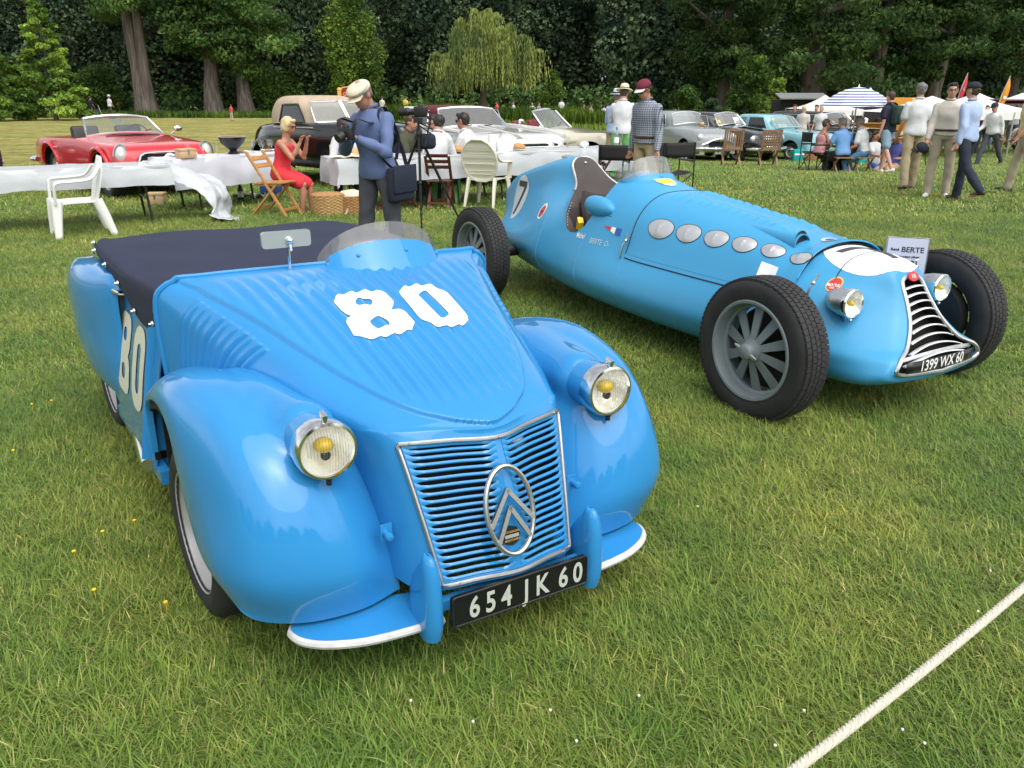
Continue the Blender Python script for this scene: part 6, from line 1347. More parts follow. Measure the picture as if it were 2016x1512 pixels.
def cloth(label, t, L, w, m, z=.74, drops=(.28,.28,.3,.3), seed=0, name='tablecloth', amp=.022):
    """a cloth laid over a table top: drops = front(-y), back, left, right"""
    f, k, l, r = drops; xs = np.concatenate([np.linspace(-L/2-l,-L/2-.01,5), np.linspace(-L/2,L/2,40), np.linspace(L/2+.01,L/2+r,5)]); ys = np.concatenate([np.linspace(-w/2-f,-w/2-.01,7), np.linspace(-w/2,w/2,10), np.linspace(w/2+.01,w/2+k,7)]); P_ = []
    for x in xs:
        row = []
        for y in ys:
            ox, oy = max(0,abs(x)-L/2), max(0,abs(y)-w/2); dr = max(ox,oy); X = math.copysign(min(abs(x),L/2)+.02*min(1,ox*8)+.05*ox*math.sin(y*11+seed), x) if ox else x; Y = math.copysign(min(abs(y),w/2)+.02*min(1,oy*8), y) if oy else y
            if oy: Y += math.copysign(.022*min(1,oy*4)*math.sin(x*7+seed+2*math.sin(x*2.3)), y)
            if ox and oy: dr = max(ox,oy)+.15*min(ox,oy)
            row.append((X,Y,z+.006-dr))
        P_.append(row)
    P_ = np.array(P_); sh = P_.shape; P_ = wrinkle(P_.reshape(-1,3), amp, 4.5, seed*3.1).reshape(sh); P_[...,2] = np.where(np.abs(P_[...,2]-z) < .03, np.maximum(P_[...,2], z+.004), P_[...,2])
    q = MB(); q.grid(P_); o = q.build(name, m, None, angle=180); so = o.modifiers.new('s','SOLIDIFY'); so.thickness=.003; apply_mods(o); shade(o,70); o.location = t.location; o.rotation_euler = t.rotation_euler
    return tag(o, label, 'tablecloth')
def TP(t, x, y, z=.752): return t.matrix_basis @ Vector((x,y,z))
T1, L1, w1 = table('long folding table with paper cover at the left edge', (-7.15,9.65,0), (-4.64,11.22,0), .74); cloth('shiny white paper cover hanging over the left table', T1, L1, w1, PAPER, drops=(.25,.22,.12,.10), seed=1)
T2, L2, w2 = table('folding table with wine glasses and black bowl', (-5.0,11.95,0), (-3.80,13.45,0), .66); cloth('white linen cloth with deep folds under the wine glasses', T2, L2, w2, LINEN, drops=(.42,.3,.35,.06), seed=2, amp=.026)
T3, L3, w3 = table('table the woman in red sits at', (-2.62,12.06,0), (-.72,13.18,0), .78); cloth('silvery paper cover on the table of the woman in red', T3, L3, w3, PAPER, drops=(.34,.25,.36,.1), seed=3, amp=.026)
T4, L4, w4 = table('long table behind the racing car headrest', (-.66,13.36,0), (2.05,14.88,0), .78); cloth('white cover on the long table behind the racing car', T4, L4, w4, PAPER, drops=(.36,.25,.1,.12), seed=4, amp=.026)
# the sheet of paper cover that slid off and trails to the grass
rows = []
for f, (cx, cy, z, w) in enumerate(((-4.80,11.12,.77,.36),(-4.52,11.2,.68,.34),(-4.28,11.28,.58,.32),(-4.05,11.32,.46,.30),(-3.95,11.28,.28,.27),(-3.98,11.2,.10,.28),(-3.88,11.1,.03,.32),(-3.68,11.05,.02,.28))):
    rows.append([(cx+.10*s_*w, cy+s_*w, z+.03*math.sin(s_*5+f)-.10*(abs(s_)>.75)*(z>.2)) for s_ in np.linspace(-1,1,9)])
SF = surf(rows,5,4); sh = SF.shape; SF = wrinkle(wrinkle(SF.reshape(-1,3), .06, 4.0, 9), .03, 11, 4).reshape(sh); SF[...,2] = np.maximum(SF[...,2],.012)
q = MB(); q.grid(SF); o = q.build('paper_sheet', PAPER, None, angle=180); so=o.modifiers.new('s','SOLIDIFY'); so.thickness=.003; apply_mods(o); shade(o,60); tag(o, 'crumpled sheet of white paper cover trailing from table to grass', 'paper')
# ------------------------------------------------------------------ things on and under the tables
def wbox(label, p, d, rz=0, m=None, name='wooden_box'):
    m = m or mat('pale_box_wood',(.52,.37,.20),.6,bump=.1,bscale=40,var=.12,vscale=9,stretch=(1,1,6)); t = thing(name, label, 'box', p, rz); q = MB(); q.box((0,0,d[2]*.36),(d[0],d[1],d[2]*.72)); o=q.build('box_body', m, t); bevel(o,.004); q = MB(); q.box((0,0,d[2]*.87),(d[0]*1.01,d[1]*1.01,d[2]*.25)); o=q.build('lid', m, t); bevel(o,.004); q = MB(); q.box((0,-d[1]/2-.006,d[2]*.70),(.025,.008,.06)); q.build('clasp', STEEL, t, smooth=False); return t
wbox('pale wooden box with clasp on the corner of the linen table', TP(T2,-.72,-.28), (.24,.16,.13), T2.rotation_euler.z)
wbox('wooden wine box on the grass under the left table', (*G(310,402)[:2],0), (.26,.2,.18), .1); wbox('orange-brown box on the grass behind the white chair', (*G(172,374)[:2],0), (.26,.2,.12), .1, mat('orange_box',(.55,.24,.09),.5))
t = thing('wooden_tray', 'orange wooden tray with raised sides on the left table', 'tray', TP(T1,-1.05,.0), T1.rotation_euler.z); OW = mat('orange_wood',(.50,.17,.04),.45,var=.15)
q = MB(); q.box((0,0,.03),(.50,.30,.02)); q.build('tray_base', OW, t, smooth=False)
for c_, d_ in (((0,-.15,.05),(.5,.02,.07)),((0,.15,.05),(.5,.02,.07)),((-.25,0,.05),(.02,.30,.07)),((.25,0,.05),(.02,.30,.07))): q = MB(); q.box(c_,d_); q.build('tray_side', OW, t, smooth=False)
for x in (-.2,.2): q = MB(); q.box((x,-.1,.012),(.03,.03,.024)); q.box((x,.1,.012),(.03,.03,.024)); q.build('tray_foot', BLACKP, t, smooth=False)
t = thing('water_can', 'translucent white plastic jerrycan on the left table', 'canister', TP(T1,-.62,.28)); q = MB(); q.lathe([(.001,0),(.115,.0),(.125,.02),(.125,.24),(.11,.30),(.06,.335),(.035,.34),(.035,.37),(.001,.37)], n=4*6); q.v=[q.arr()*np.array((1,.8,1))]; q.build('can_body', mat('milky_plastic',(.62,.64,.60),.35), t); q = MB(); q.lathe([(.038,.36),(.038,.395),(.001,.397)], n=16); q.build('cap', PLASW, t); q = MB(); q.tube([(-.08,0,.30),(-.06,0,.37),(.0,0,.385)], .014, 8); q.build('can_handle', MATS['milky_plastic'], t)
t = thing('ice_bowl', 'big black footed bowl among the wine glasses', 'bowl', TP(T2,.22,-.02)); q = MB(); q.lathe([(.09,0),(.075,.02),(.05,.05),(.10,.09),(.17,.16),(.20,.24),(.205,.25),(.195,.245),(.16,.17),(.09,.11),(.001,.10)], n=32); q.build('bowl', mat('black_enamel',(.012,.014,.018),.25), t); q = MB(); q.lathe([(.206,.244),(.212,.252),(.204,.258),(.197,.252)], n=32); q.build('bowl_rim', TAN, t)
WG = glass('wine_glass', (.93,.95,.95), .90)
def wineglass(label, p, grp='empty wine glasses on the linen table'):
    t = thing('wine_glass', label, 'glass', p, 0, grp); q = MB(); q.lathe([(.034,0),(.030,.004),(.005,.008),(.004,.07),(.010,.08),(.030,.11),(.036,.15),(.030,.185)], n=14); q.build('glass_bowl', WG, t); return t
for k, (u_, w_) in enumerate(((-.50,.02),(-.40,-.2),(-.30,-.05),(-.18,-.22),(.52,-.10),(.60,.05),(.68,-.12),(.74,.03),(.82,-.15),(.88,.0))):
    wineglass('empty wine glass in the row left of the black bowl' if k < 4 else 'empty wine glass in the row right of the black bowl', TP(T2,u_,w_))
for k, (x, y, lab) in enumerate(((-.95,-.1,'wine glass beside the straw hat'),(.62,.0,'wine glass near the water bottle on the men\'s table'))): wineglass(lab, TP(T3,x,y), None)
for k, (x, y, lab) in enumerate(((.85,-.05,'stemmed glass on the long table near the napkin'),(1.55,.05,'tumbler left of the blue water bottle'),(1.95,-.05,'tumbler right of the napkin ball'))): wineglass(lab, TP(T4,x-.6,y), None)
for k,(x,y) in enumerate(((.48,.18),(-.6,.12),(.95,.12))):
    t = thing('plate', ['white plate with salmon next to the black bowl','white plate behind the wooden box','white plate at the right end of the linen table'][k], 'plate', TP(T2,x,y)); q = MB(); q.lathe([(.001,.004),(.07,.005),(.12,.018),(.12,.021),(.07,.009)], n=24); q.build('dish', WHITE, t); q = MB(); q.ell((0,0,.015),(.07,.05,.018),12,6); q.build('food', mat('salmon_food',(.55,.16,.08),.5), t)
def bottle(label, p, m, r=.036, h=.30, cap=None, rz=0, lay=False, cat='bottle'):
    t = thing('bottle', label, cat, p, rz); q = MB(); q.lathe([(.001,0),(r,.004),(r,h*.58),(r*.85,h*.68),(r*.38,h*.80),(r*.36,h*.97),(.001,h*.975)], n=18)
    if lay: q.v=[q.arr()[:, [2,1,0]]+(0,0,r)]
    q.build('bottle_body', m, t); q = MB(); q.lathe([(r*.42,h*.86),(r*.45,h*.90),(r*.42,h),(.001,h*1.005)], n=14)
    if lay: q.v=[q.arr()[:, [2,1,0]]+(0,0,r)]
    q.build('bottle_cap', cap or STEEL, t); q = MB(); q.lathe([(r*1.02,h*.20),(r*1.02,h*.48)], n=18)
    if lay: q.v=[q.arr()[:, [2,1,0]]+(0,0,r)]
    q.build('bottle_label', WHITE, t); return t
GRN = mat('dark_green_glass', (.008,.016,.010), .08, spec=.8); PET = glass('clear_bottle', (.80,.90,.94), .82); BLUEC = mat('blue_cap', (.04,.25,.65), .4)
bottle('dark champagne bottle with silver neck standing nearest the paper sheet', (*G(447,398)[:2],0), GRN, .042, .31, STEEL); bottle('dark champagne bottle with pale label standing next to the honey chair', (*G(475,396)[:2],0), GRN, .042, .32, WHITE)
bottle('champagne bottle lying on the grass between the upright ones', (*G(460,392)[:2],0), GRN, .042, .31, STEEL, R(40), True); bottle('champagne bottle lying behind the honey folding chair', (*G(495,390)[:2],0), GRN, .042, .31, STEEL, R(-30), True)
bottle('clear water bottle with blue cap on the men\'s table', TP(T3,.80,-.12), PET, .038, .27, BLUEC); bottle('clear water bottle with pink label on the long table', TP(T4,-.95,.1), PET, .038, .30, mat('pink_label',(.6,.25,.3),.5)); bottle('blue labelled water bottle in front of the man in green trousers standing', TP(T4,1.25,-.05), PET, .042, .32, BLUEC)
for x, lab in ((-1.22,'upright roll of white paper towel on the long table'),): 
    t = thing('paper_roll', lab, 'paper roll', TP(T4,x,-.1)); q = MB(); q.lathe([(.02,0),(.06,0),(.06,.25),(.02,.25)], n=20); q.build('roll', WHITE, t)
t = thing('paper_bag', 'crumpled white paper bag next to the paper roll', 'bag', TP(T4,-1.0,-.12)); q = MB(); q.grid(surf([[(.14*math.cos(a)*k_, .08*math.sin(a)*k_, z_) for a in np.linspace(0,2*math.pi,9)] for z_,k_ in ((0,1),(.10,1.05),(.18,.8),(.22,.25))],3,2)); q.v=[wrinkle(q.arr(),.012,9)]; q.build('bag_body', WHITE, t)
t = thing('napkin', 'white napkin ball on the long table', 'napkin', TP(T4,.55,-.1)); q = MB(); q.ell((0,0,.05),(.08,.07,.055),14,9); q.v=[wrinkle(q.arr(),.018,12)]; q.build('cloth', WHITE, t)
STRAW = mat('straw', (.50,.34,.15), .7, bump=.4, bscale=130, var=.12)
def hat(label, p, m, band=None, rz=0, s=1.0, parent=None, br=.15):
    t = thing('straw_hat', label, 'hat', p, rz) if parent is None else parent
    q = MB(); q.lathe([(br*s,.006),(br*.97*s,.016),(.095*s,.010),(.088*s,.05),(.082*s,.10),(.070*s,.115),(.03*s,.105),(.001,.10)], n=28); q.v=[q.arr()*np.array((.92,1.08,1))]; a = q.build('hat_brim', m, t)
    if band: q = MB(); q.lathe([(.098*s,.012),(.093*s,.045)], n=28); q.v=[q.arr()*np.array((.92,1.08,1))]; q.build('hat_band', band, t)
    return t
hat('straw boater lying on the table of the woman in red', TP(T3,-.78,-.15), STRAW, mat('cream_band',(.6,.52,.38),.7)); hat('second straw hat lying flat next to the boater', TP(T3,-.58,-.22), mat('pale_straw',(.60,.50,.32),.7,bump=.3,bscale=130))
t = thing('shawl', 'cream shawl spilling over the table corner by the hats', 'shawl', TP(T3,-.95,-.28)); q = MB(); q.grid(surf([[(x,y,.03+.03*math.sin(x*17)*math.cos(y*14)) for x in np.linspace(-.22,.25,7)] for y in np.linspace(-.11,.1,5)],4,4)); q.v=[wrinkle(q.arr(),.02,8)]; q.build('cloth', mat('cream_cloth',(.62,.55,.42),.85), t)
for x, lab in ((-.42,'round loaf of bread in front of the man in sunglasses'),(.92,'half loaf on the men\'s table')):
    t = thing('bread', lab, 'bread', TP(T4 if x<0 else T3,-.75 if x<0 else x,-.12)); q = MB(); q.ell((0,0,.05),(.12,.09,.06),14,8,zmin=-.5); q.build('loaf', mat('crust',(.45,.24,.09),.7,var=.2,vscale=20), t)
# picnic baskets: woven hampers
WICK = mat('wicker', (.36,.19,.07), .6, var=.25, vscale=30); WICKL = mat('pale_wicker', (.46,.29,.12), .6, var=.2, vscale=30)
def basket(label, p, rz, m, r=.20, h=.27, lid=True):
    t = thing('picnic_basket', label, 'basket', p, rz, 'wicker picnic baskets'); 
    for k in range(13):
        z = .02+h*k/13; rr = r*(.88+.12*k/13); q = MB(); q.tube([((rr+.006*(-1)**(j+k))*math.cos(a)*1.12,(rr+.006*(-1)**(j+k))*math.sin(a)*.9,z) for j,a in enumerate(np.linspace(0,2*math.pi,28,endpoint=False))], .0125, 5, close=True); q.build('weave_band', m, t)
    for j in range(14): a = j*2*math.pi/14; q = MB(); q.tube([(r*.87*math.cos(a)*1.12,r*.87*math.sin(a)*.9,.01),(r*1.0*math.cos(a)*1.12,r*1.0*math.sin(a)*.9,h)], .008, 5); q.build('stake', m, t)
    if lid: q = MB(); q.lathe([(r*1.04,h),(r*1.05,h+.02),(r*.8,h+.045),(.001,h+.06)], n=28); q.v=[q.arr()*np.array((1.12,.9,1))]; q.build('lid', WICK, t)
    q = MB(); q.tube([(r*1.1,-.03,h*.9),(r*1.3,-.05,h*.6),(r*1.25,-.08,h*.2),(r*1.1,-.1,.02)], .014, 4, flat=(1.5,.3)); q.build('strap', TAN, t); return t
basket('lidded wicker picnic basket at the feet of the woman in red', (*G(648,424)[:2],0), .2, WICKL); basket('open wicker picnic basket with cloth next to the photographer', (*G(692,421)[:2],0), .5, WICK, .19, .25, False)
t = thing('napkin', 'beige cloth heaped on the open picnic basket', 'cloth', (*G(692,421)[:2],.25), .5); q = MB(); q.ell((0,0,.02),(.18,.15,.06),16,9); q.v=[wrinkle(q.arr(),.03,9)]; q.build('cloth', MATS['cream_cloth'], t)
t = thing('cool_box', 'blue cool bag in the shade under the linen table', 'bag', (*G(535,382)[:2],0)); q = MB(); q.box((0,0,.13),(.34,.22,.26)); o=q.build('bag_body', mat('royal_blue',(.02,.07,.26),.6), t); bevel(o,.03); q = MB(); q.tube([(-.1,0,.26),(0,0,.34),(.1,0,.26)], .012, 6); q.build('bag_handle', BLACKP, t)
# ------------------------------------------------------------------ people
SKIN = mat('skin', (.50,.27,.19), .5, var=.1, vscale=12, spec=.35); SKINT = mat('tanned_skin', (.42,.20,.13), .5, var=.1, vscale=12, spec=.35)
def fab(n, c, r=.85, **k): return mat('fabric_'+n, c, r, bump=.35, bscale=22, **k)
HAIRD = mat('dark_hair', (.014,.010,.008), .5, bump=.6, bscale=70); HAIRG = mat('grey_hair', (.16,.15,.14), .55, bump=.6, bscale=70); HAIRB = mat('blonde_hair', (.56,.44,.25), .5, bump=.6, bscale=70); HAIRBR = mat('brown_hair', (.055,.030,.018), .5, bump=.6, bscale=70)
LENSD = mat('sunglass_lens', (.008,.008,.009), .08, spec=.8)
def nrm(v): v = np.asarray(v,float); return v/max(np.linalg.norm(v),1e-9)
def fuse(mb, name, m, parent, vox, smooth=3, wr=0.0, wf=7.0, seed=0.0):
    """melt overlapping volumes into one continuous surface"""
    o = mb.build(name, m, parent, fix=False); a = o.modifiers.new('r','REMESH'); a.mode = 'VOXEL'; a.voxel_size = vox; b = o.modifiers.new('s','SMOOTH'); b.iterations = smooth; b.factor = .5; apply_mods(o)
    me = o.data
    if wr:
        V = np.zeros(len(me.vertices)*3); me.vertices.foreach_get('co', V); V = V.reshape(-1,3); me.vertices.foreach_set('co', wrinkle(V, wr, wf, seed).ravel())
    if not me.materials: me.materials.append(m)
    shade(o, 180); return o
def limb(mb, pts, rad, n=12):
    mb.tube(pts, rad, n)
    for p, r in zip(pts, rad): mb.ell(p, (r,r,r), 10, 7)
def person(label, loc, face, H=1.75, lean=3, twist=0, head=(0,0), arms=((8,8,15,0),(8,8,15,0)), legs=((0,3,0),(0,3,0)), seat=None, skin=SKIN, shirt=None, sleeve='long', trous=None, shorts=False, shoes=None, hair=HAIRD, hairst='short', headwear=None, dress=None, belt=None, fem=False, vox=.016, glasses=None, face_on=True, hem=.02, fingers=True, group=None, bald=False, untucked=.06):
    k = H/1.75; t = thing('person', label, 'person', loc, face, group); X = np.array((1.,0,0))
    dn, fw = np.array((0,0,-1.)), np.array((0,-1.,0)); th, shn = .44*k, .43*k
    rel = []
    for s, (tp, ab, kn) in zip((-1,1), legs):
        tp, ab, kn = R(tp), R(ab), R(kn); td = math.cos(ab)*(math.cos(tp)*dn+math.sin(tp)*fw)+math.sin(ab)*s*X; sp = tp-kn; sd_ = math.cos(ab*.4)*(math.cos(sp)*dn+math.sin(sp)*fw)+math.sin(ab*.4)*s*X; rel.append((s,td,sd_,sp))
    hz = seat+.085 if seat is not None else max(-(td*th+sd_*shn)[2] for _,td,sd_,_ in rel)+.085*k
    hip = np.array((0,0,hz)); L = R(lean); d = np.array((0,-math.sin(L),math.cos(L))); f = np.array((0,-math.cos(L),-math.sin(L))); tw = R(twist)
    XS = math.cos(tw)*X+math.sin(tw)*f; FS = math.cos(tw)*f-math.sin(tw)*X
    neck = hip+d*.53*k; hp, hy = R(lean*.5+head[0]), R(head[1]); hd = np.array((0,-math.sin(hp),math.cos(hp)))
    hfw = np.array((0,-math.cos(hp),-math.sin(hp))); hX = math.cos(hy)*X+math.sin(hy)*hfw; hF = math.cos(hy)*hfw-math.sin(hy)*X
    hc = neck+hd*.150*k+hF*.02*k; sw = (.150 if fem else .172)*k; J = {}
    body, shm, trm = MB(), MB(), MB()
    def torso(mb, e, z0, z1):
        prof = ((-.06,.150,.105),(.0,.168,.118),(.10,.150,.108),(.20,.142,.105),(.32,.165,.118),(.42,.172,.108),(.465,.150,.092),(.50,.105,.078),(.53,.068,.066)) if not fem else ((-.06,.155,.110),(.0,.172,.125),(.10,.148,.108),(.20,.125,.098),(.32,.145,.122),(.42,.150,.100),(.465,.128,.082),(.50,.088,.066),(.53,.058,.058))
        ring = []; 
        for z, a, b in prof:
            if z < z0-.001 or z > z1+.001: continue
            q = max(0,min(1,(z-.1)/.3)); xx = nrm(X*(1-q)+XS*q); ff = nrm(f*(1-q)+FS*q); c = hip+d*z*k
            ring.append([c+xx*(a*k+e)*math.cos(u)+ff*(b*k+e)*math.sin(u) for u in np.linspace(0,2*math.pi,20,endpoint=False)])
        n0 = mb.n; rg = crspl(np.array(ring),3); mb.grid(rg, cv=True); mb.f.append(tuple(n0+i for i in range(20))); mb.m.append(0); q = n0+(len(rg)-1)*20; mb.f.append(tuple(q+i for i in range(19,-1,-1))); mb.m.append(0)
    torso(body, -.020 if (shirt or dress) else 0, -.06, .53); limb(body, [neck-d*.05*k, neck+hd*.07*k], [.060*k,.056*k])
    # head
    def HP(x,y,z): return hc+hX*x*k+hF*y*k+hd*z*k
    def hell(mb, c, r):
        V = MB(); V.ell((0,0,0), r, 16, 11); A = V.arr()*k; mb.add(HP(*c)+A[:,:1]*hX+A[:,1:2]*hF+A[:,2:3]*hd, V.f)
    hell(body,(0,-.012,.025),(.074,.094,.092)); hell(body,(0,.018,-.035),(.060,.072,.080)); hell(body,(0,.045,-.085),(.034,.034,.028)); hell(body,(0,.090,-.022),(.013,.020,.020)); hell(body,(0,.082,.004),(.009,.014,.026)); hell(body,(0,.076,.026),(.046,.014,.012)); hell(body,(0,.082,-.062),(.022,.012,.011))
    for s in (-1,1): hell(body,(s*.074,-.008,-.008),(.010,.020,.030))
    # legs
    FT = []
    for (s, td, sd_, sp) in rel:
        h0 = hip+X*s*.092*k+np.array((0,0,-.02*k)); kn_ = h0+td*th; an = kn_+sd_*shn; J['hip%d'%s]=h0; J['knee%d'%s]=kn_; J['ank%d'%s]=an
        limb(body, [h0,(h0+kn_)/2,kn_,kn_+sd_*.13*k,an], [.080*k,.070*k,.052*k,.052*k,.036*k])
        toe = max(-.6,min(.5,sp)); fd = nrm(np.array((s*.18,-math.cos(toe),math.sin(toe)*.6))); fl = nrm(np.array((0,0,-1))+0*fd)
        heel = an+np.array((0,0,-.045*k))-fd*.04*k; FT.append((s,an,heel,fd)); limb(body, [heel, heel+fd*.10*k, heel+fd*.19*k], [.032*k,.030*k,.022*k])
        if trous or dress:
            pm_ = [(h0,.100*k),((h0+kn_)/2,.088*k),(kn_,.072*k)]
            if not shorts: pm_ += [((kn_+an)/2,.072*k),(an+sd_*.015*k,.062*k)]
            else: pm_ = [(h0,.105*k),(h0+td*th*.45,.100*k),(h0+td*th*.78,.096*k)]
            if trous: limb(trm, [a for a,_ in pm_], [b for _,b in pm_])
            else: limb(trm, [h0,h0+td*th*.5,h0+td*th*.86], [.115*k,.105*k,.098*k])
    # arms and hands
    hands = []
    for s, (ap, ab, el, inw) in zip((-1,1), arms):
        ap, ab, el, inw = R(ap), R(ab), R(el), R(inw); up = neck-d*.090*k+XS*s*sw
        ud = math.cos(ab)*(math.cos(ap)*-d+math.sin(ap)*FS)+math.sin(ab)*s*XS; q = math.cos(ap)*FS+math.sin(ap)*d; q = math.cos(inw)*q-math.sin(inw)*s*XS; fd = nrm(math.cos(el)*ud+math.sin(el)*q)
        e_ = up+ud*.29*k; wr_ = e_+fd*.25*k; J['wr%d'%s]=wr_; J['fd%d'%s]=fd; J['el%d'%s]=e_
        limb(body, [up,(up+e_)/2,e_,e_+fd*.08*k,wr_], [.050*k,.046*k,.038*k,.038*k,.026*k]); side_ = nrm(np.cross(fd,q)) if abs(np.dot(fd,q))<.98 else XS
        pn = nrm(np.cross(fd, side_)); hnd = wr_+fd*.045*k
        V = MB(); V.ell((0,0,0),(.040*k,.050*k,.018*k),12,8); A = V.arr(); body.add(hnd+A[:,:1]*side_+A[:,1:2]*fd+A[:,2:3]*pn, V.f); hands.append((s,hnd,fd,side_,pn))
        J['hand%d'%s] = hnd+fd*.05*k
        if shirt and sleeve != 'none':
            if sleeve == 'long': limb(shm, [up,(up+e_)/2,e_,(e_+wr_)/2,wr_-fd*.02*k], [.066*k,.064*k,.059*k,.053*k,.044*k])
            elif sleeve == 'rolled': limb(shm, [up,(up+e_)/2,e_,e_+fd*.09*k], [.066*k,.064*k,.059*k,.056*k])
            else: limb(shm, [up,up+ud*.12*k,up+ud*.19*k], [.066*k,.068*k,.070*k])
    bo = fuse(body, 'body', skin, t, vox, 2)
    if fingers:
        fm = MB()
        for s, hnd, fd, side_, pn in hands:
            for i, (ox, ln) in enumerate(((-.030,.062),(-.010,.072),(.010,.068),(.028,.052))):
                p0 = hnd+fd*.035*k+side_*ox*k; a = nrm(fd*.9-pn*.35); b = nrm(fd*.35-pn*.9); fm.tube([p0, p0+a*ln*.5*k, p0+a*ln*.5*k+b*ln*.5*k], [.0095*k,.0088*k,.006*k], 6)
            p0 = hnd-fd*.01*k-side_*.034*k*1; fm.tube([p0, p0-side_*.028*k+fd*.03*k-pn*.01*k, p0-side_*.030*k+fd*.06*k-pn*.025*k], [.012*k,.010*k,.007*k], 6)
        b = bmesh.new(); b.from_mesh(bo.data); n0 = len(b.verts); vs = [b.verts.new(v) for v in fm.arr()]
        for f_ in fm.f:
            try: b.faces.new([vs[i] for i in f_]).smooth = True
            except ValueError: pass
        b.to_mesh(bo.data); b.free()
    if shirt:
        torso(shm, .024, -untucked, .53 if sleeve != 'none' else .44); cl = fuse(shm, 'shirt', shirt, t, vox, 3, .012, 7.5, len(label)*1.7); 
        if sleeve != 'none' and vox < .02: q = MB(); q.tube([neck+d*.012+XS*.064*k*math.cos(a)+FS*(.064*k*math.sin(a)+.004)+d*.018*k*(1-.8*max(0,math.sin(a))) for a in np.linspace(0,6.28,20,endpoint=False)], .014*k, 6, close=True, flat=(1,.7)); q.build('collar', shirt, t)
    if trous: torso(trm, .002, -.06, .10); fuse(trm, 'trousers', trous, t, vox, 3, .014, 8, 3.0+len(label)*1.3)
    if dress: torso(trm, .010, -.06, .42); fuse(trm, 'dress', dress, t, vox, 3, .008, 6, 5)
    if belt: q = MB(); q.tube([hip+d*.085*k+X*.186*k*math.cos(a)+f*.146*k*math.sin(a) for a in np.linspace(0,6.28,24,endpoint=False)], .018*k, 6, close=True, flat=(1,.4)); q.build('belt', belt, t)
    if shoes:
        for s, an, heel, fd in FT:
            q = MB(); limb(q, [heel-fd*.005+np.array((0,0,-.002)), heel+fd*.11*k+np.array((0,0,-.004)), heel+fd*.20*k+np.array((0,0,-.010))], [.043*k,.041*k,.034*k], 10); q.v=[q.arr()]; lim = heel[2]-.036*k; A = q.arr(); A[:,2] = np.maximum(A[:,2], lim); q.v=[A]; q.build('shoe', shoes, t)
    # hair and hats
    if not bald:
        q = MB(); hell(q,(0,-.026,.040),(.083,.096,.088)) if not headwear else hell(q,(0,-.030,.012),(.081,.088,.062))
        if hairst == 'bob': hell(q,(0,-.045,-.02),(.094,.075,.095)); hell(q,(.045,-.02,.0),(.045,.075,.095)); hell(q,(-.045,-.02,.0),(.045,.075,.095)); hell(q,(0,.055,.085),(.06,.04,.03))
        elif hairst == 'bun': hell(q,(0,-.05,-.01),(.078,.06,.07)); hell(q,(0,-.11,.03),(.035,.035,.035))
        else: hell(q,(0,-.045,.0),(.078,.062,.075)); (hell(q,(0,.050,.095),(.058,.040,.026)) if not headwear else None)
        fuse(q, 'hair', hair, t, max(.012,vox*.8), 2, .012, 22, 7)
    if face_on:
        for s in (-1,1):
            q = MB(); hell(q,(s*.030,.074,.006),(.013,.010,.007)); e_ = q.build('eye', mat('eye',(.03,.02,.015),.2), t); q = MB(); hell(q,(s*.031,.083,.026),(.020,.006,.0045)); q.build('eyebrow', hair, t)
        q = MB(); hell(q,(0,.091,-.062),(.021,.006,.005)); q.build('mouth', mat('lips',(.32,.11,.09),.5), t)
    if glasses:
        q = MB()
        for s in (-1,1):
            if glasses == 'dark': hell(q,(s*.033,.088,.004),(.028,.008,.020))
            else: q.tube([HP(s*.033+.026*math.cos(a),.092,.004+.019*math.sin(a)) for a in np.linspace(0,6.28,16,endpoint=False)], .0035*k, 5, close=True)
            q.tube([HP(s*.060,.085,.008),HP(s*.078,.03,.008),HP(s*.078,-.02,.004)], .004*k, 5)
        q.tube([HP(-.012,.094,.006),HP(.012,.094,.006)], .004*k, 5); q.build('sunglasses' if glasses=='dark' else 'glasses', LENSD, t)
    if headwear:
        ty, hm = headwear[0], headwear[1]
        if ty in ('cap','flat'):
            V = MB(); V.ell((0,0,0),(.091,.108,.082 if ty=='cap' else .062),20,9,zmin=-.15); A = V.arr()*k; q = MB(); q.add(HP(0,-.012,.050)+A[:,:1]*hX+A[:,1:2]*hF+A[:,2:3]*hd, V.f); a = q.build('cap', hm, t); so=a.modifiers.new('s','SOLIDIFY'); so.thickness=.004; apply_mods(a)
            if ty == 'flat': q = MB(); hell(q,(0,.012,.072),(.096,.114,.042)); a2 = q.build('cap_top', hm, t)
            br = []
            for u in np.linspace(-1,1,11): br.append([HP(.078*u*(1-.12*w_), (.085+w_*.075*(1-u*u*.75))*1.0-.03*abs(u)*(1-w_), .048-.016*w_-.012*u*u) for w_ in np.linspace(0,1,5)])
            q = MB(); q.grid(np.array(br)); a2 = q.build('peak', headwear[2] if len(headwear)>2 else hm, t); so=a2.modifiers.new('s','SOLIDIFY'); so.thickness=.006; apply_mods(a2); shade(a2,60)
        else:
            V = MB(); V.lathe([(.165,-.002),(.160,.010),(.098,.006),(.092,.05),(.080,.105),(.06,.118),(.02,.104),(.001,.10)], n=28); A = V.arr()*k*np.array((.92,1.06,1)); q = MB(); q.add(HP(0,-.008,.045)+A[:,:1]*hX+A[:,1:2]*hF+A[:,2:3]*hd, V.f); a = q.build('hat', hm, t)
            V = MB(); V.lathe([(.101,.010),(.096,.046)], n=28); A = V.arr()*k*np.array((.92,1.06,1)); q = MB(); q.add(HP(0,-.008,.045)+A[:,:1]*hX+A[:,1:2]*hF+A[:,2:3]*hd, V.f); q.build('hat_band', headwear[2] if len(headwear)>2 else BLACKP, t)
    J.update(hip=hip, neck=neck, head=hc, XS=XS, FS=FS, d=d, f=f, k=k); return t, J
def at(u, y): p = AT(u, 300, y); return (p.x, y, 0)
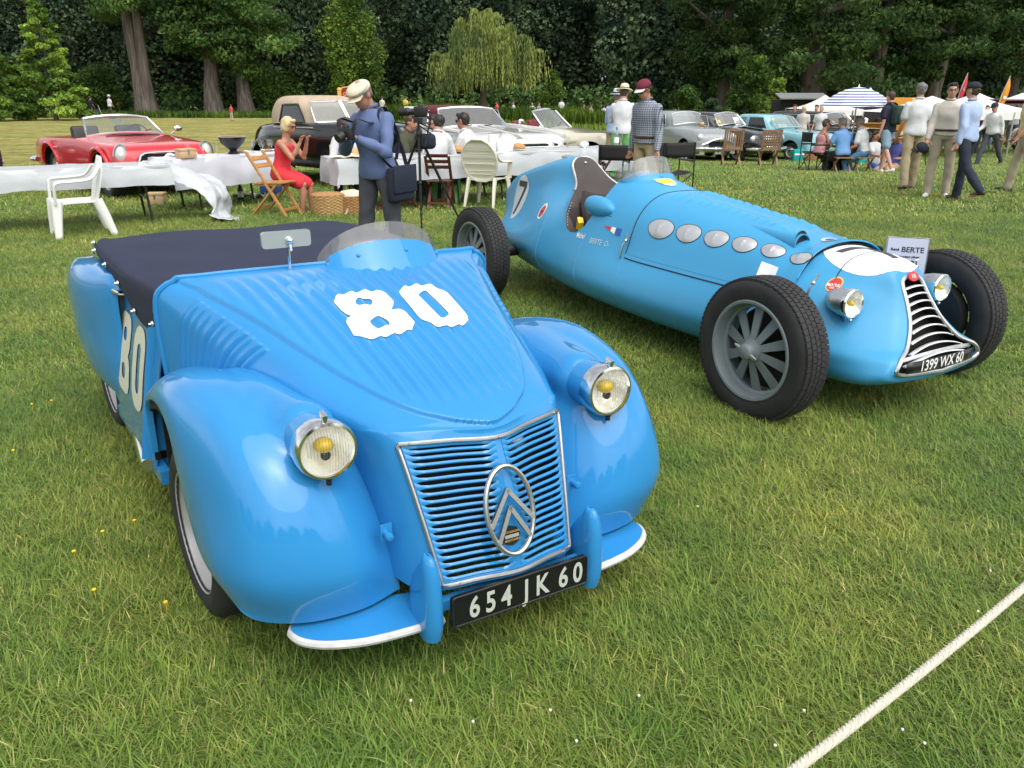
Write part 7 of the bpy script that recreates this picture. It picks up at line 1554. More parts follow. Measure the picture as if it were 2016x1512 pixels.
WSH = fab('white', (.60,.61,.63)); KHAKI = fab('khaki', (.34,.27,.17)); KHAKI2 = fab('stone', (.40,.35,.26)); NAVYJ = fab('dark_denim', (.012,.018,.035)); CHAM = fab('chambray', (.105,.150,.300)); GREYJ = fab('grey_denim', (.052,.056,.070)); GRNT = fab('green_chino', (.14,.40,.12)); REDD = fab('red_dress', (.60,.030,.045)); LTBL = fab('light_blue', (.36,.46,.68)); BLUES = fab('mid_blue', (.14,.30,.58)); OLIVE = fab('olive', (.055,.055,.030)); JEANS = fab('washed_denim', (.20,.30,.38)); OFFW = fab('off_white', (.52,.48,.43)); YELT = fab('pale_yellow', (.62,.56,.32)); NVT = fab('navy_tee', (.010,.013,.030)); PINK = fab('pink', (.55,.12,.18)); SHB = mat('brown_shoe', (.05,.025,.015), .4); SHW = mat('white_shoe', (.72,.72,.72), .5); SHK = mat('black_shoe', (.012,.012,.012), .4)
MAROON = fab('maroon_cap', (.14,.012,.030)); CAPC = fab('cream_cap', (.62,.54,.42)); NVCAP = fab('navy_cap', (.012,.014,.028)); BELTB = mat('brown_belt', (.05,.022,.014), .45)
def checked(nm, c0, c1, sc):
    m = mat(nm, c0, .85); n = m.node_tree.nodes; l = m.node_tree.links; t = n.new('ShaderNodeTexCoord'); w = []
    for ax in 'XZ':
        x = n.new('ShaderNodeTexWave'); x.bands_direction = ax; x.inputs['Scale'].default_value = sc; l.new(t.outputs['Object'], x.inputs['Vector']); r = n.new('ShaderNodeMapRange'); r.inputs[1].default_value = .80; r.inputs[2].default_value = .9; l.new(x.outputs[1], r.inputs[0]); w.append(r.outputs[0])
    a = n.new('ShaderNodeMath'); a.operation = 'MAXIMUM'; l.new(w[0], a.inputs[0]); l.new(w[1], a.inputs[1]); mx = n.new('ShaderNodeMix'); mx.data_type = 'RGBA'; l.new(a.outputs[0], mx.inputs[0]); mx.inputs[6].default_value = (*c0,1); mx.inputs[7].default_value = (*c1,1); l.new(mx.outputs[2], n['Principled BSDF'].inputs['Base Color']); return m
CHECK = checked('checked_shirt', (.30,.33,.38), (.055,.070,.115), 11)
# the photographer with his camera, strap and shoulder bag
tP, J = person('man in cream flat cap and blue shirt looking down at his camera', at(742,7.55), R(-32), 1.76, lean=6, head=(32,0), arms=((28,14,98,42),(30,14,100,46)), legs=((6,5,2),(-2,7,4)), skin=SKINT, shirt=CHAM, trous=GREYJ, shoes=SHK, hair=HAIRG, headwear=('flat',CAPC), vox=.011, untucked=.06)
t = thing('camera', 'black camera held by the man in the flat cap', 'camera', tP.location, tP.rotation_euler.z); mid = (J['hand-1']+J['hand1'])/2+np.array((0,-.015,.01)); q = MB(); q.box(mid,(.15,.06,.10)); q.box(mid+(0,0,.06),(.06,.05,.035),taper=.7); o=q.build('camera_body', BLACKP, t); bevel(o,.008); q = MB(); q.tube([mid+(-.01,-.03,-.01),mid+(-.02,-.085,-.04)], [.04,.043], 16); q.build('camera_lens', BLACKP, t)
q = MB(); nk, k = J['neck'], J['k']; q.tube(crspl(np.array([mid+(-.08,.01,.03), mid+(-.11,.05,.12), nk+J['XS']*-.085+J['FS']*.09+(0,0,-.10), nk+J['XS']*-.06+(0,0,.02), nk-J['FS']*.07+(0,0,.03), nk+J['XS']*.065+(0,0,.02), nk+J['XS']*.10+J['FS']*.10+(0,0,-.10), mid+(.10,.03,.12), mid+(.08,.01,.03)]),5), .022, 4, flat=(1,.25)); q.build('camera_strap', mat('dark_strap',(.025,.018,.022),.7), t)
t = thing('shoulder_bag', 'navy messenger bag hanging at the photographer\'s hip', 'bag', tP.location, tP.rotation_euler.z); NB = fab('navy_bag', (.012,.017,.035)); bp_ = J['hip']+np.array((.235,.03,-.03)); q = MB(); q.box(bp_+(0,0,-.08),(.10,.30,.30)); o=q.build('bag_body', NB, t); bevel(o,.03); q = MB(); q.box(bp_+(.055,0,-.03),(.02,.31,.24)); o=q.build('bag_flap', NB, t); bevel(o,.008); q = MB(); q.tube(crspl(np.array([bp_+(0,.1,.06), J['hip']+(.12,.13,.28), nk+J['XS']*-.13-J['FS']*.03+(0,0,-.01), J['hip']+(-.02,-.135,.30), J['hip']+(.14,-.10,.12), bp_+(0,-.1,.06)]),5), .022, 4, flat=(1,.2)); q.build('bag_strap', NB, t)
q = MB(); q.tube(crspl(np.array([J['hip']+(.17,.06,.10), J['hip']+(.16,.11,.3), nk+J['XS']*.12-J['FS']*.05, nk+J['XS']*.13+J['FS']*.06+(0,0,-.05), J['hip']+(.16,-.10,.30), J['hip']+(.17,-.02,.12)]),5), .02, 4, flat=(1,.2)); q.build('bag_strap', NB, t)
# tripod and its camera
px_ = G(832,472); t = thing('tripod', 'tall black tripod standing right of the photographer', 'tripod', (px_.x,px_.y,0)); apx = np.array((0,.0,1.18))
for tgt, nm in ((np.array((0,-.05,0)),0),(np.array((-.52,.42,0)),1),(np.array((.48,.50,0)),2)):
    q = MB(); q.tube([apx, apx*.55+tgt*.45], [.016,.016], 10); q.tube([apx*.57+tgt*.43, apx*.25+tgt*.75], [.013,.013], 10); q.tube([apx*.27+tgt*.73, tgt], [.010,.010], 8); q.ell(apx*.55+tgt*.45,(.021,.021,.025),10,6); q.ell(apx*.26+tgt*.74,(.018,.018,.022),10,6); q.build('leg', BLACKP, t)
q = MB(); q.tube([(0,0,.95),(0,0,1.32)], .014, 10); q.lathe([(.03,1.16),(.038,1.18),(.03,1.21)], n=16); q.box((0,0,1.33),(.10,.10,.05)); q.tube([(0,0,1.31),(.16,-.05,1.24)], .009, 8); q.build('tripod_head', BLACKP, t)
t2 = thing('camera', 'black camera with long lens mounted on the tripod', 'camera', (px_.x,px_.y,0), R(-15)); q = MB(); q.box((.03,0,1.42),(.14,.075,.11)); q.box((.03,0,1.49),(.06,.06,.045),taper=.6); o=q.build('camera_body', BLACKP, t2); bevel(o,.01); q = MB(); q.tube([(-.03,0,1.42),(-.10,0,1.42),(-.11,0,1.42),(-.22,0,1.415)], [.036,.036,.045,.045], 18); q.build('camera_lens', BLACKP, t2); q = MB(); q.tube(crspl(np.array([(.10,0,1.46),(.14,.02,1.36),(.10,.03,1.22),(.06,.02,1.05),(.02,.0,1.12)]),4), .010, 4, flat=(1,.3)); q.build('camera_strap', MATS['dark_strap'], t2)
t3 = thing('bag', 'black camera bag hung under the tripod head', 'bag', (px_.x,px_.y,0)); q = MB(); q.box((.06,.10,1.10),(.24,.14,.17)); o=q.build('bag_body', NB, t3); bevel(o,.05,3); q = MB(); q.tube([(-.04,.06,1.17),(0,0,1.28),(.15,.08,1.17)], .008, 6); q.build('bag_strap', BLACKP, t3)
# at the tables
person('blonde woman in a sleeveless red dress sitting in profile', (*G(560,416)[:2],0), R(74), 1.70, lean=16, head=(4,0), arms=((58,5,112,14),(55,5,116,14)), legs=((72,2,78),(68,3,70)), seat=.47, skin=SKINT, dress=REDD, shoes=mat('tan_sandal',(.30,.20,.11),.6), hair=HAIRB, hairst='bob', fem=True, glasses='dark', vox=.013)
person('man in white shirt bent over the table behind the photographer', (*at(688,13.0)[:2],0), R(5), 1.78, lean=24, head=(20,0), arms=((40,10,70,20),(40,10,75,30)), legs=((80,6,85),(80,6,85)), seat=.46, shirt=WSH, trous=GREYJ, shoes=SHK, hair=HAIRBR, glasses='dark')
person('bearded young man in olive shirt at the table looking right', (*at(790,13.35)[:2],0), R(65), 1.76, lean=18, head=(0,0), arms=((40,6,70,20),(40,6,70,20)), legs=((80,6,85),(80,6,85)), seat=.46, skin=SKINT, shirt=OLIVE, sleeve='short', trous=GREYJ, shoes=SHK, hair=HAIRBR)
person('man in white shirt and bright green trousers sitting with his back turned', (*G(858,405)[:2],0), R(160), 1.76, lean=16, head=(14,-20), arms=((42,8,60,20),(42,8,60,20)), legs=((78,10,92),(78,16,70)), seat=.46, shirt=WSH, trous=GRNT, shoes=SHK, hair=HAIRD, belt=BLACKP, face_on=False)
person('dark-haired man in white shirt and sunglasses on the far side of the table', (*at(876,13.95)[:2],0), R(-35), 1.76, lean=22, head=(6,20), arms=((40,8,70,20),(40,8,70,20)), legs=((80,6,85),(80,6,85)), seat=.46, shirt=WSH, trous=GREYJ, shoes=SHK, hair=HAIRD, glasses='dark')
person('man in white shirt and sunglasses with hand at his chin on the ivory chair', (*G(940,396)[:2],0), R(-112), 1.80, lean=22, head=(-6,0), arms=((35,8,95,20),(48,6,118,25)), legs=((78,6,80),(74,8,66)), seat=.47, skin=SKINT, shirt=WSH, trous=KHAKI2, shoes=SHK, hair=HAIRD, glasses='dark', belt=BELTB)
person('man in panama hat, white shirt and green trousers seen from behind', (*at(1222,15.9)[:2],0), R(160), 1.76, lean=4, head=(10,0), arms=((30,14,80,40),(30,14,80,40)), legs=((2,4,2),(-2,4,2)), shirt=WSH, trous=GRNT, shoes=SHB, hair=HAIRBR, headwear=('hat',mat('cream_straw',(.68,.62,.42),.6,bump=.3,bscale=140),BLACKP), face_on=False, vox=.018, untucked=.08)
person('man in pale hat mostly hidden behind the panama hat man', (*at(1209,17.2)[:2],0), R(150), 1.70, arms=((20,10,60,20),(20,10,60,20)), shirt=LTBL, trous=KHAKI, shoes=SHB, hair=HAIRG, headwear=('hat',fab('pale_blue_hat',(.55,.60,.66)),NVCAP), face_on=False, vox=.022, fingers=False)
person('man in checked shirt and maroon cap standing behind the racing car', (*at(1272,11.5)[:2],0), R(-50), 1.80, lean=3, head=(22,0), arms=((-4,10,14,5),(2,10,16,10)), legs=((2,4,2),(-2,5,3)), skin=SKINT, shirt=CHECK, sleeve='long', trous=KHAKI, shoes=SHB, hair=HAIRD, headwear=('cap',MAROON,fab('white_peak',(.62,.60,.57))), glasses='dark', belt=BELTB, vox=.014, untucked=.05)
t = thing('wrist_watch', 'black watch on the wrist of the man in the checked shirt', 'watch', (0,0,0)); tc_ = [o for o in bpy.data.objects if o.get('label','').startswith('man in checked')][0]
bpy.data.objects.remove(t)
hat('straw hat resting on the grey saloon bonnet', (0,0,0), STRAW, BELTB); hs_ = [o for o in bpy.data.objects if o.get('label','')=='straw hat resting on the grey saloon bonnet'][0]
bpy.context.view_layer.update(); hs_.location = (grey_car.matrix_basis @ Vector((.18,.55,1.055)))
# the trio and others on the right
def walker(*a, **k): return person(*a, **k)
walker('grey-haired man in white polo shirt walking away', (*G(1784,372)[:2],0), R(172), 1.80, lean=2, arms=((-8,9,14,0),(6,8,16,0)), legs=((10,2,4),(-14,4,8)), skin=SKINT, shirt=WSH, sleeve='short', trous=KHAKI, shoes=SHB, hair=HAIRG, face_on=False, vox=.015, untucked=.10)
tg, J = walker('man in glasses and off-white shirt facing the camera', (*G(1840,386)[:2],0), R(-28), 1.78, lean=0, head=(0,-8), arms=((10,8,20,10),(-4,10,10,0)), legs=((2,3,2),(-2,5,3)), shirt=OFFW, trous=KHAKI2, shoes=SHW, hair=HAIRD, glasses='thin', belt=SHB, vox=.014, untucked=.0)
t = thing('cap', 'black cap dangling from the hand of the man in glasses', 'cap', tg.location, tg.rotation_euler.z); c = J['hand-1']+np.array((-.05,-.02,-.05)); q = MB(); q.ell(c,(.11,.10,.085),16,8,rot=(R(30),R(40),0),zmin=-.2); q.box(c+(-.10,-.05,-.04),(.12,.09,.012),(R(20),R(30),0)); q.tube([c+(.05,0,-.03),c+(.07,0,-.2),c+(.09,0,-.26)], .008, 5); q.build('cap_crown', NVCAP, t)
walker('man in light blue shirt and dark cap walking past the man in glasses', (*G(1882,394)[:2],0), R(-150), 1.78, lean=2, arms=((14,8,30,10),(-12,8,20,0)), legs=((8,3,4),(-20,4,22)), shirt=LTBL, trous=NAVYJ, shoes=SHB, hair=HAIRBR, headwear=('cap',NVCAP), face_on=False, vox=.014, untucked=.09)
walker('man in pale yellow tee cut off by the right edge', (*G(2000,378)[:2],0), R(-120), 1.82, lean=3, arms=((10,10,22,0),(6,10,20,0)), legs=((12,3,6),(-14,4,10)), skin=SKINT, shirt=YELT, sleeve='short', trous=KHAKI2, shoes=SHK, hair=HAIRBR, face_on=False, vox=.016, untucked=.1)
tn, J = walker('young man in navy tee and denim shorts with a green backpack', (*at(1743,19.6)[:2],0), R(-150), 1.80, lean=4, head=(6,0), arms=((14,12,14,0),(-4,10,14,0)), legs=((14,3,8),(-14,4,14)), shirt=NVT, sleeve='short', trous=JEANS, shorts=True, shoes=SHW, hair=HAIRBR, face_on=False, vox=.018, untucked=.06)
t = thing('backpack', 'dark green backpack on the young man in the navy tee', 'backpack', tn.location, tn.rotation_euler.z); c = J['hip']+J['d']*.30-J['f']*.20; q = MB(); q.box(c,(.30,.18,.42)); o=q.build('bag_body', fab('dark_green',(.012,.040,.032)), t); bevel(o,.06,3); q = MB(); q.box(c+(0,.10,-.06),(.22,.06,.22)); o=q.build('bag_pocket', MATS['fabric_dark_green'], t); bevel(o,.02)
for s in (-1,1): q = MB(); q.tube(crspl(np.array([c+(s*.1,-.08,.18), J['neck']+(s*.11,0,.02), J['hip']+J['d']*.35+J['f']*.15+(s*.12,0,0), c+(s*.13,-.10,-.14)]),4), .02, 4, flat=(1,.3)); q.build('bag_strap', BLACKP, t)
walker('man in white shirt and dark cap strolling in front of the stalls', (*at(1947,24)[:2],0), R(-60), 1.76, lean=8, head=(14,0), arms=((20,10,50,10),(-14,8,20,0)), legs=((24,3,10),(-22,4,14)), shirt=WSH, trous=GREYJ, shoes=SHK, hair=HAIRD, headwear=('cap',NVCAP), vox=.02, untucked=.08)
for u, y, lab, sh, tr in ((1928,31,'person in a pink shirt in the crowd by the flags',PINK,GREYJ),(1962,32,'person in pale blue top in the crowd by the flags',LTBL,KHAKI),(1938,34,'person in straw-coloured cap in the crowd by the flags',OFFW,JEANS),(1985,35,'person in grey top beside the veteran car',fab('grey_top',(.3,.3,.33)),GREYJ),(1556,33,'person in beige in front of the market stall',KHAKI2,KHAKI),(1608,30,'woman with ponytail in white between trunk and stall',WSH,JEANS),(1598,33,'person in dark clothes under the white stall roof',NVT,NVT),(1573,30,'person with white hair beside the dark trunk',OFFW,KHAKI)):
    person(lab, at(u,y), R(140 if u%2 else -40), 1.70, arms=((8,8,30,10),(4,8,40,10)), shirt=sh, sleeve='short', trous=tr, shoes=SHK, hair=HAIRBR if y != 30 else HAIRB, face_on=False, vox=.028, fingers=False)
# picnic circle
DKT = fab('black_trousers',(.010,.010,.012)); GING = checked('pink_gingham',(.62,.40,.42),(.50,.09,.12),14)
y0 = 20.2
person('woman in pink gingham strapless top on a camp chair', at(1612,y0), R(95), 1.66, lean=8, head=(6,0), arms=((30,6,60,20),(26,6,65,20)), legs=((72,4,60),(70,6,66)), seat=.36, skin=SKINT, shirt=GING, sleeve='none', trous=DKT, shoes=SHK, hair=HAIRBR, hairst='bun', fem=True, glasses='dark', vox=.019, fingers=False)
person('man in blue shirt on a low stool with his back turned', at(1660,y0-.3), R(-168), 1.78, lean=14, head=(4,-30), arms=((20,22,60,10),(24,18,60,20)), legs=((60,14,80),(60,14,80)), seat=.34, skin=SKINT, shirt=BLUES, sleeve='short', trous=DKT, shoes=SHB, hair=HAIRG, face_on=False, vox=.019, fingers=False, untucked=.07)
person('man in white polo and blue jeans on a low stool', at(1702,y0-.3), R(-130), 1.78, lean=16, head=(6,0), arms=((26,12,60,20),(22,12,60,10)), legs=((62,10,80),(62,10,84)), seat=.36, skin=SKINT, shirt=WSH, sleeve='short', trous=fab('blue_jeans',(.09,.20,.36)), shoes=SHB, hair=HAIRG, vox=.019, fingers=False, untucked=.05)
person('man in white shirt and blue trousers sitting on the grass', at(1723,y0+1.0), R(30), 1.74, lean=-8, head=(10,0), arms=((30,14,50,10),(-20,10,10,0)), legs=((64,10,60),(70,8,40)), seat=.06, skin=mat('sunburnt_skin',(.52,.20,.14),.5), shirt=WSH, sleeve='short', trous=fab('cobalt',(.03,.12,.50)), shoes=SHB, hair=HAIRBR, vox=.02, fingers=False)
person('person in straw hat lounging on the picnic blanket', at(1760,y0+.4), R(-55), 1.70, lean=-22, head=(24,0), arms=((10,12,60,10),(10,10,60,10)), legs=((80,6,30),(80,6,50)), seat=.05, skin=SKINT, shirt=fab('indigo',(.05,.06,.22)), sleeve='short', trous=fab('tan_shorts',(.42,.26,.16)), shoes=None, hair=HAIRBR, headwear=('hat',STRAW,BLACKP), vox=.02, fingers=False)
def low_stool(label, u, y, m):
    t = thing('stool', label, 'stool', at(u,y)); q = MB(); q.box((0,0,.33),(.40,.34,.03)); q.build('seat', m, t, smooth=False)
    for s in (-1,1): q = MB(); q.beam((s*.16,-.18,0),(s*.16,.16,.32),.03,.03); q.beam((s*.16,.18,0),(s*.16,-.16,.32),.03,.03); q.build('leg', WOODG, t)
low_stool('low wooden stool under the man in blue', 1660, y0-.3, WOODG); low_stool('low stool under the man in white polo', 1702, y0-.3, WOODG)
ch = director_chair('tall black camp chair under the woman in gingham', at(1603,y0), R(95))
def tote(label, u, v, m, d=(.30,.16,.34), nm='tote_bag', white=False):
    p = G(u,v); t = thing(nm, label, 'bag', (p.x,p.y,0), R(rng.uniform(-30,30))); q = MB(); q.box((0,0,d[2]/2),d,taper=1.08); o=q.build('bag_body', m, t); bevel(o,.03); q = MB(); q.tube([(-d[0]*.25,-d[1]*.4,d[2]),(0,-d[1]*.4,d[2]+.12),(d[0]*.25,-d[1]*.4,d[2])], .012, 6); q.build('bag_handle', m, t)
    q = MB(); q.box((0,-d[1]/2-.004,d[2]*.62),(d[0]*.9,.006,d[2]*.12)); q.build('bag_stripe', WHITE if white else m, t, smooth=False)
TEAL = fab('teal',(.01,.30,.30)); tote('teal cool bag with pale stripe left of the gingham woman', 1569, 318, TEAL, (.34,.2,.38), 'cool_bag', True); tote('teal bag between the two seated men', 1692, 322, TEAL, (.36,.2,.30)); tote('black bag slumped under the man in blue', 1636, 320, fab('black_bag',(.012,.012,.013)), (.6,.3,.22)); tote('wicker-brown bag behind the gingham woman', 1596, 317, WICK, (.34,.24,.28)); tote('white carrier bag at the right of the picnic', 1752, 320, mat('carrier_white',(.7,.71,.74),.5,bump=.5,bscale=12), (.48,.25,.24)); tote('brown paper bag in the middle of the picnic', 1730, 321, mat('brown_paper',(.30,.15,.07),.8), (.20,.14,.18)); tote('striped beach bag leaning by the lounging person', 1756, 312, fab('striped_bag',(.20,.16,.15)), (.28,.16,.40))
p = G(1716,322); wbox('cream wooden crate at the front of the picnic', (p.x,p.y,0), (.38,.24,.12), 0, mat('cream_box',(.60,.55,.45),.6))
pc = at(1674,y0+.3)
t = thing('parasol', 'blue and white striped parasol shading the picnic group', 'parasol', pc); t.scale = (.80,.80,.95); q = MB(); q.tube([(-.02,0,0),(0,0,2.02)], .02, 10); q.build('pole', PLASW, t)
def stripe_mat():
    m = mat('striped_canvas',(.74,.75,.78),.8); n = m.node_tree.nodes; l = m.node_tree.links; tc_ = n.new('ShaderNodeTexCoord'); sp = n.new('ShaderNodeSeparateXYZ'); l.new(tc_.outputs['Object'], sp.inputs[0]); a = n.new('ShaderNodeMath'); a.operation='MULTIPLY'; a.inputs[1].default_value = 15.5; l.new(sp.outputs[2], a.inputs[0]); b = n.new('ShaderNodeMath'); b.operation='FRACT'; l.new(a.outputs[0], b.inputs[0]); c = n.new('ShaderNodeMath'); c.operation='GREATER_THAN'; c.inputs[1].default_value=.5; l.new(b.outputs[0], c.inputs[0]); mx = n.new('ShaderNodeMix'); mx.data_type='RGBA'; mx.inputs[6].default_value=(.74,.75,.78,1); mx.inputs[7].default_value=(.09,.12,.28,1); l.new(c.outputs[0], mx.inputs[0]); l.new(mx.outputs[2], n['Principled BSDF'].inputs['Base Color']); return m
STRIPE = stripe_mat()
for k in range(8):
    a0, a1 = k*math.pi/4, (k+1)*math.pi/4; rr = []
    for f in np.linspace(0.01,1,7):
        z = 2.02-.44*(f**1.9)*1.0; rr.append([(1.12*f*(math.cos(a)*(1-.05*math.sin(math.pi*(a-a0)/(a1-a0)))), 1.12*f*(math.sin(a)*(1-.05*math.sin(math.pi*(a-a0)/(a1-a0)))), z-.012*f*math.sin(math.pi*(a-a0)/(a1-a0))) for a in np.linspace(a0,a1,6)])
    q = MB(); q.grid(np.array(rr)); q.build('canopy_panel', STRIPE, t, angle=180)
    q = MB(); q.tube([(1.12*f*math.cos(a0),1.12*f*math.sin(a0),2.01-.44*(f**1.9)) for f in np.linspace(.02,1,8)], .006, 5); q.build('rib', STEEL, t)
q = MB(); q.lathe([(.02,2.0),(.02,2.06),(.001,2.10)], n=10); q.build('finial', WHITE, t)
# far figures at the edge of the field
for u, v, h, lab, sh, tr, dr in ((182,229,1.66,'woman in black top pushing a pushchair at the edge of the field',NVT,GREYJ,0),(219,228,1.76,'man in white tee and white hat at the edge of the field',WSH,OLIVE,0),(457,238,1.15,'child in red standing alone on the mown field',fab('red_tee',(.55,.05,.06)),KHAKI2,0),(1105,207,1.7,'figure in white standing under the dark trees',WSH,OFFW,0),(798,203,1.7,'figure in yellow beyond the reeds',fab('yellow_top',(.6,.42,.05)),NVT,0),(752,204,1.7,'pale figure beyond the reeds behind the photographer',OFFW,OFFW,0)):
    p = G(u,v); y = min(p.y, 68 if u < 700 else 64); p = AT(u, v, y); person(lab, (p.x,y,0), R(150), h, arms=((6,10,30,10),(4,10,30,10)), shirt=sh, sleeve='short', trous=tr, shoes=SHK, hair=HAIRBR, headwear=('hat',WSH,WSH) if 'white hat' in lab else None, face_on=False, vox=.035, fingers=False)
for i, u in enumerate((1048,1062,1150,1164,1190,1202,978,1010)):
    p = AT(u,207,63); person(['sunbather in pale top sitting beyond the reed bank','sunbather in red sitting beyond the reed bank'][i%4==2], (p.x,63,0), R(40*i), 1.7, lean=-5, legs=((60,8,70),(60,8,70)), seat=.5, shirt=[WSH,OFFW,MATS['fabric_red_tee'],WSH][i%4], sleeve='short', trous=KHAKI, hair=HAIRBR, face_on=False, vox=.04, fingers=False, group='picnickers beyond the reed bank')
p = G(186,229); t = thing('pushchair', 'pushchair in front of the woman in black at the field edge', 'pushchair', (AT(190,229,67.5).x,67.5,0)); q = MB(); q.box((0,0,.5),(.4,.5,.4)); q.build('seat', GREYJ, t); q = MB(); q.tube([(.1,.3,1.0),(.6,-.2,.2)], .02, 6); q.build('push_bar', ALLOY, t)
for s in (-1,1): q = MB(); q.lathe([(.14,-.03),(.14,.03)], c=(s*.25,0,.14), axis='x', n=12); q.build('wheel', BLACKP, t)
# ------------------------------------------------------------------ stalls, booth, flags, van
def board_text(par, txt, size, org, m, bold=.004, nm='sign_letters', ux=(1,0,0)): return flat(nm, flat_text(txt, size, bold, sx=.9), org, ux, (0,0,1), m, par, .012)
p = AT(697,212,47); t = thing('puppet_booth', 'red and gold puppet theatre booth behind the photographer', 'booth', (p.x,47,0), R(6)); RDB = mat('booth_red',(.30,.014,.018),.5); GLD = mat('booth_gold',(.62,.36,.08),.45)
for s in (-1,1): q = MB(); q.box((s*.72,0,1.0),(.20,.4,2.0)); o=q.build('booth_post', GLD, t); q = MB(); q.ell((s*.72,-.05,2.06),(.14,.14,.12),12,7); q.build('post_finial', GLD, t)
q = MB(); q.box((0,.1,.45),(1.4,.4,.9)); q.build('booth_front', RDB, t); q = MB(); q.box((0,.3,1.3),(1.3,.05,.9)); q.build('stage_back', mat('stage_dark',(.12,.006,.010),.7), t); q = MB(); q.box((0,0,1.82),(1.3,.3,.30)); q.build('booth_board', RDB, t)
q = MB(); q.prism([(-.75,0),(.75,0),(.55,.16),(.25,.20),(0,.36),(-.25,.20),(-.55,.16)], .12, plane='xz'); q.v=[q.arr()+(0,0,2.0)]; q.build('booth_pediment', RDB, t, smooth=False); q = MB(); q.tube([(-.75,-.02,2.0),(-.55,-.02,2.16),(-.25,-.02,2.2),(0,-.02,2.36),(.25,-.02,2.2),(.55,-.02,2.16),(.75,-.02,2.0)], .04, 6); q.build('pediment_trim', GLD, t); board_text(t, 'GUIGNOL', .26, (0,-.16,1.82), GLD, .006)
for k in range(3): q = MB(); q.grid(surf([[(-.6+.4*k+.4*x, -.02+.03*math.sin(x*19), z_) for x in np.linspace(0,1,9)] for z_ in (.92,1.2,1.66)],2,2)); q.build('stage_curtain', RDB, t, angle=180) if k != 1 else None
def marquee(label, u, y, w, d, zt, za, peaks, grp='white market marquees', sides=True):
    p = AT(u,210,y); t = thing('marquee', label, 'marquee', (p.x,y,0), 0, grp); n = peaks
    for i in range(n):
        x0 = -w/2+w*i/n; x1 = x0+w/n; xm = (x0+x1)/2; q = MB(); cs = [(x0,-d/2,zt),(x1,-d/2,zt),(x1,d/2,zt),(x0,d/2,zt)]
        for a, b in zip(cs, cs[1:]+cs[:1]):
            q.grid(np.array([[np.array(a)*(1-v)*(1-u_)+np.array(b)*(1-v)*u_+np.array((xm,0,za))*v-np.array((0,0,.45*(za-zt)*math.sin(math.pi*v)*.5)) for u_ in np.linspace(0,1,5)] for v in np.linspace(0,1,7)]))
        q.build('canopy', mat('white_tent',(.74,.74,.70),.6), t)
        q = MB(); q.box((xm,-d/2,zt-.12),(w/n,.02,.24)); q.build('valance', mat('white_tent'), t, smooth=False)
    for x in np.linspace(-w/2,w/2,n+1):
        for yy in (-d/2,d/2): q = MB(); q.tube([(x,yy,0),(x,yy,zt)], .03, 6); q.build('pole', STEEL, t)
    return t
marquee('white pointed stall roof right of the dark trunk', 1622, 36, 2.4, 2.4, 1.5, 2.05, 1); marquee('wide low white parasol roof left of the glasses man', 1832, 30, 4.2, 3.0, 1.50, 2.02, 1); marquee('wide white parasol roof right of the glasses man', 1912, 32, 4.6, 3.0, 1.48, 2.08, 1); marquee('small white stall roof far right behind the orange flag', 1965, 44, 4.5, 3, 1.7, 2.15, 2)
p = AT(1735,210,38); t = thing('food_truck', 'orange food truck half hidden by the striped parasol', 'food truck', (p.x,38,0), R(4)); t.scale = (.86,.86,.86); ORG = paint('orange_paint',(.62,.26,.02),.35)
q = MB(); q.box((0,.9,1.25),(4.6,1.9,2.0)); o=q.build('truck_body', ORG, t); bevel(o,.08,3); q = MB(); q.box((-.3,-.08,1.42),(2.6,.06,.75)); q.build('serving_hatch', CABIN, t, smooth=False); q = MB(); q.box((-.3,-.10,2.05),(3.6,.08,.36)); q.build('sign_board', ORG, t, smooth=False); board_text(t, 'CONV', .34, (-.1,-.15,2.05), WHITE, .004); q = MB(); q.lathe([(.14,0),(.001,.004)], axis='y', n=16); q.v=[q.arr()*np.array((1,-1,1))+(-.95,-.16,2.05)]; q.build('sign_roundel', WHITE, t)
q = MB(); q.lathe([(.45,2.25),(.001,2.75)], n=4); q.v=[q.arr()+(-.4,.6,0)]; q.build('roof_cone', mat('white_tent'), t, smooth=False); q = MB(); q.box((1.9,-.08,1.7),(.6,.06,.5)); q.build('cab_window', WGLASSD, t, smooth=False); q = MB(); q.box((-.3,-.3,1.02),(2.6,.5,.04)); q.build('counter', WOODL, t, smooth=False)
for x in (-1.5,1.5): road_wheel(t, x, .1, -1, .34)
for k, x in enumerate((-.9,-.2,.5)): q = MB(); q.lathe([(.12,0),(.14,.18),(.001,.26)], c=(x,-.3,1.04), n=12); q.build('counter_pot', WHITE if k!=1 else CABIN, t)
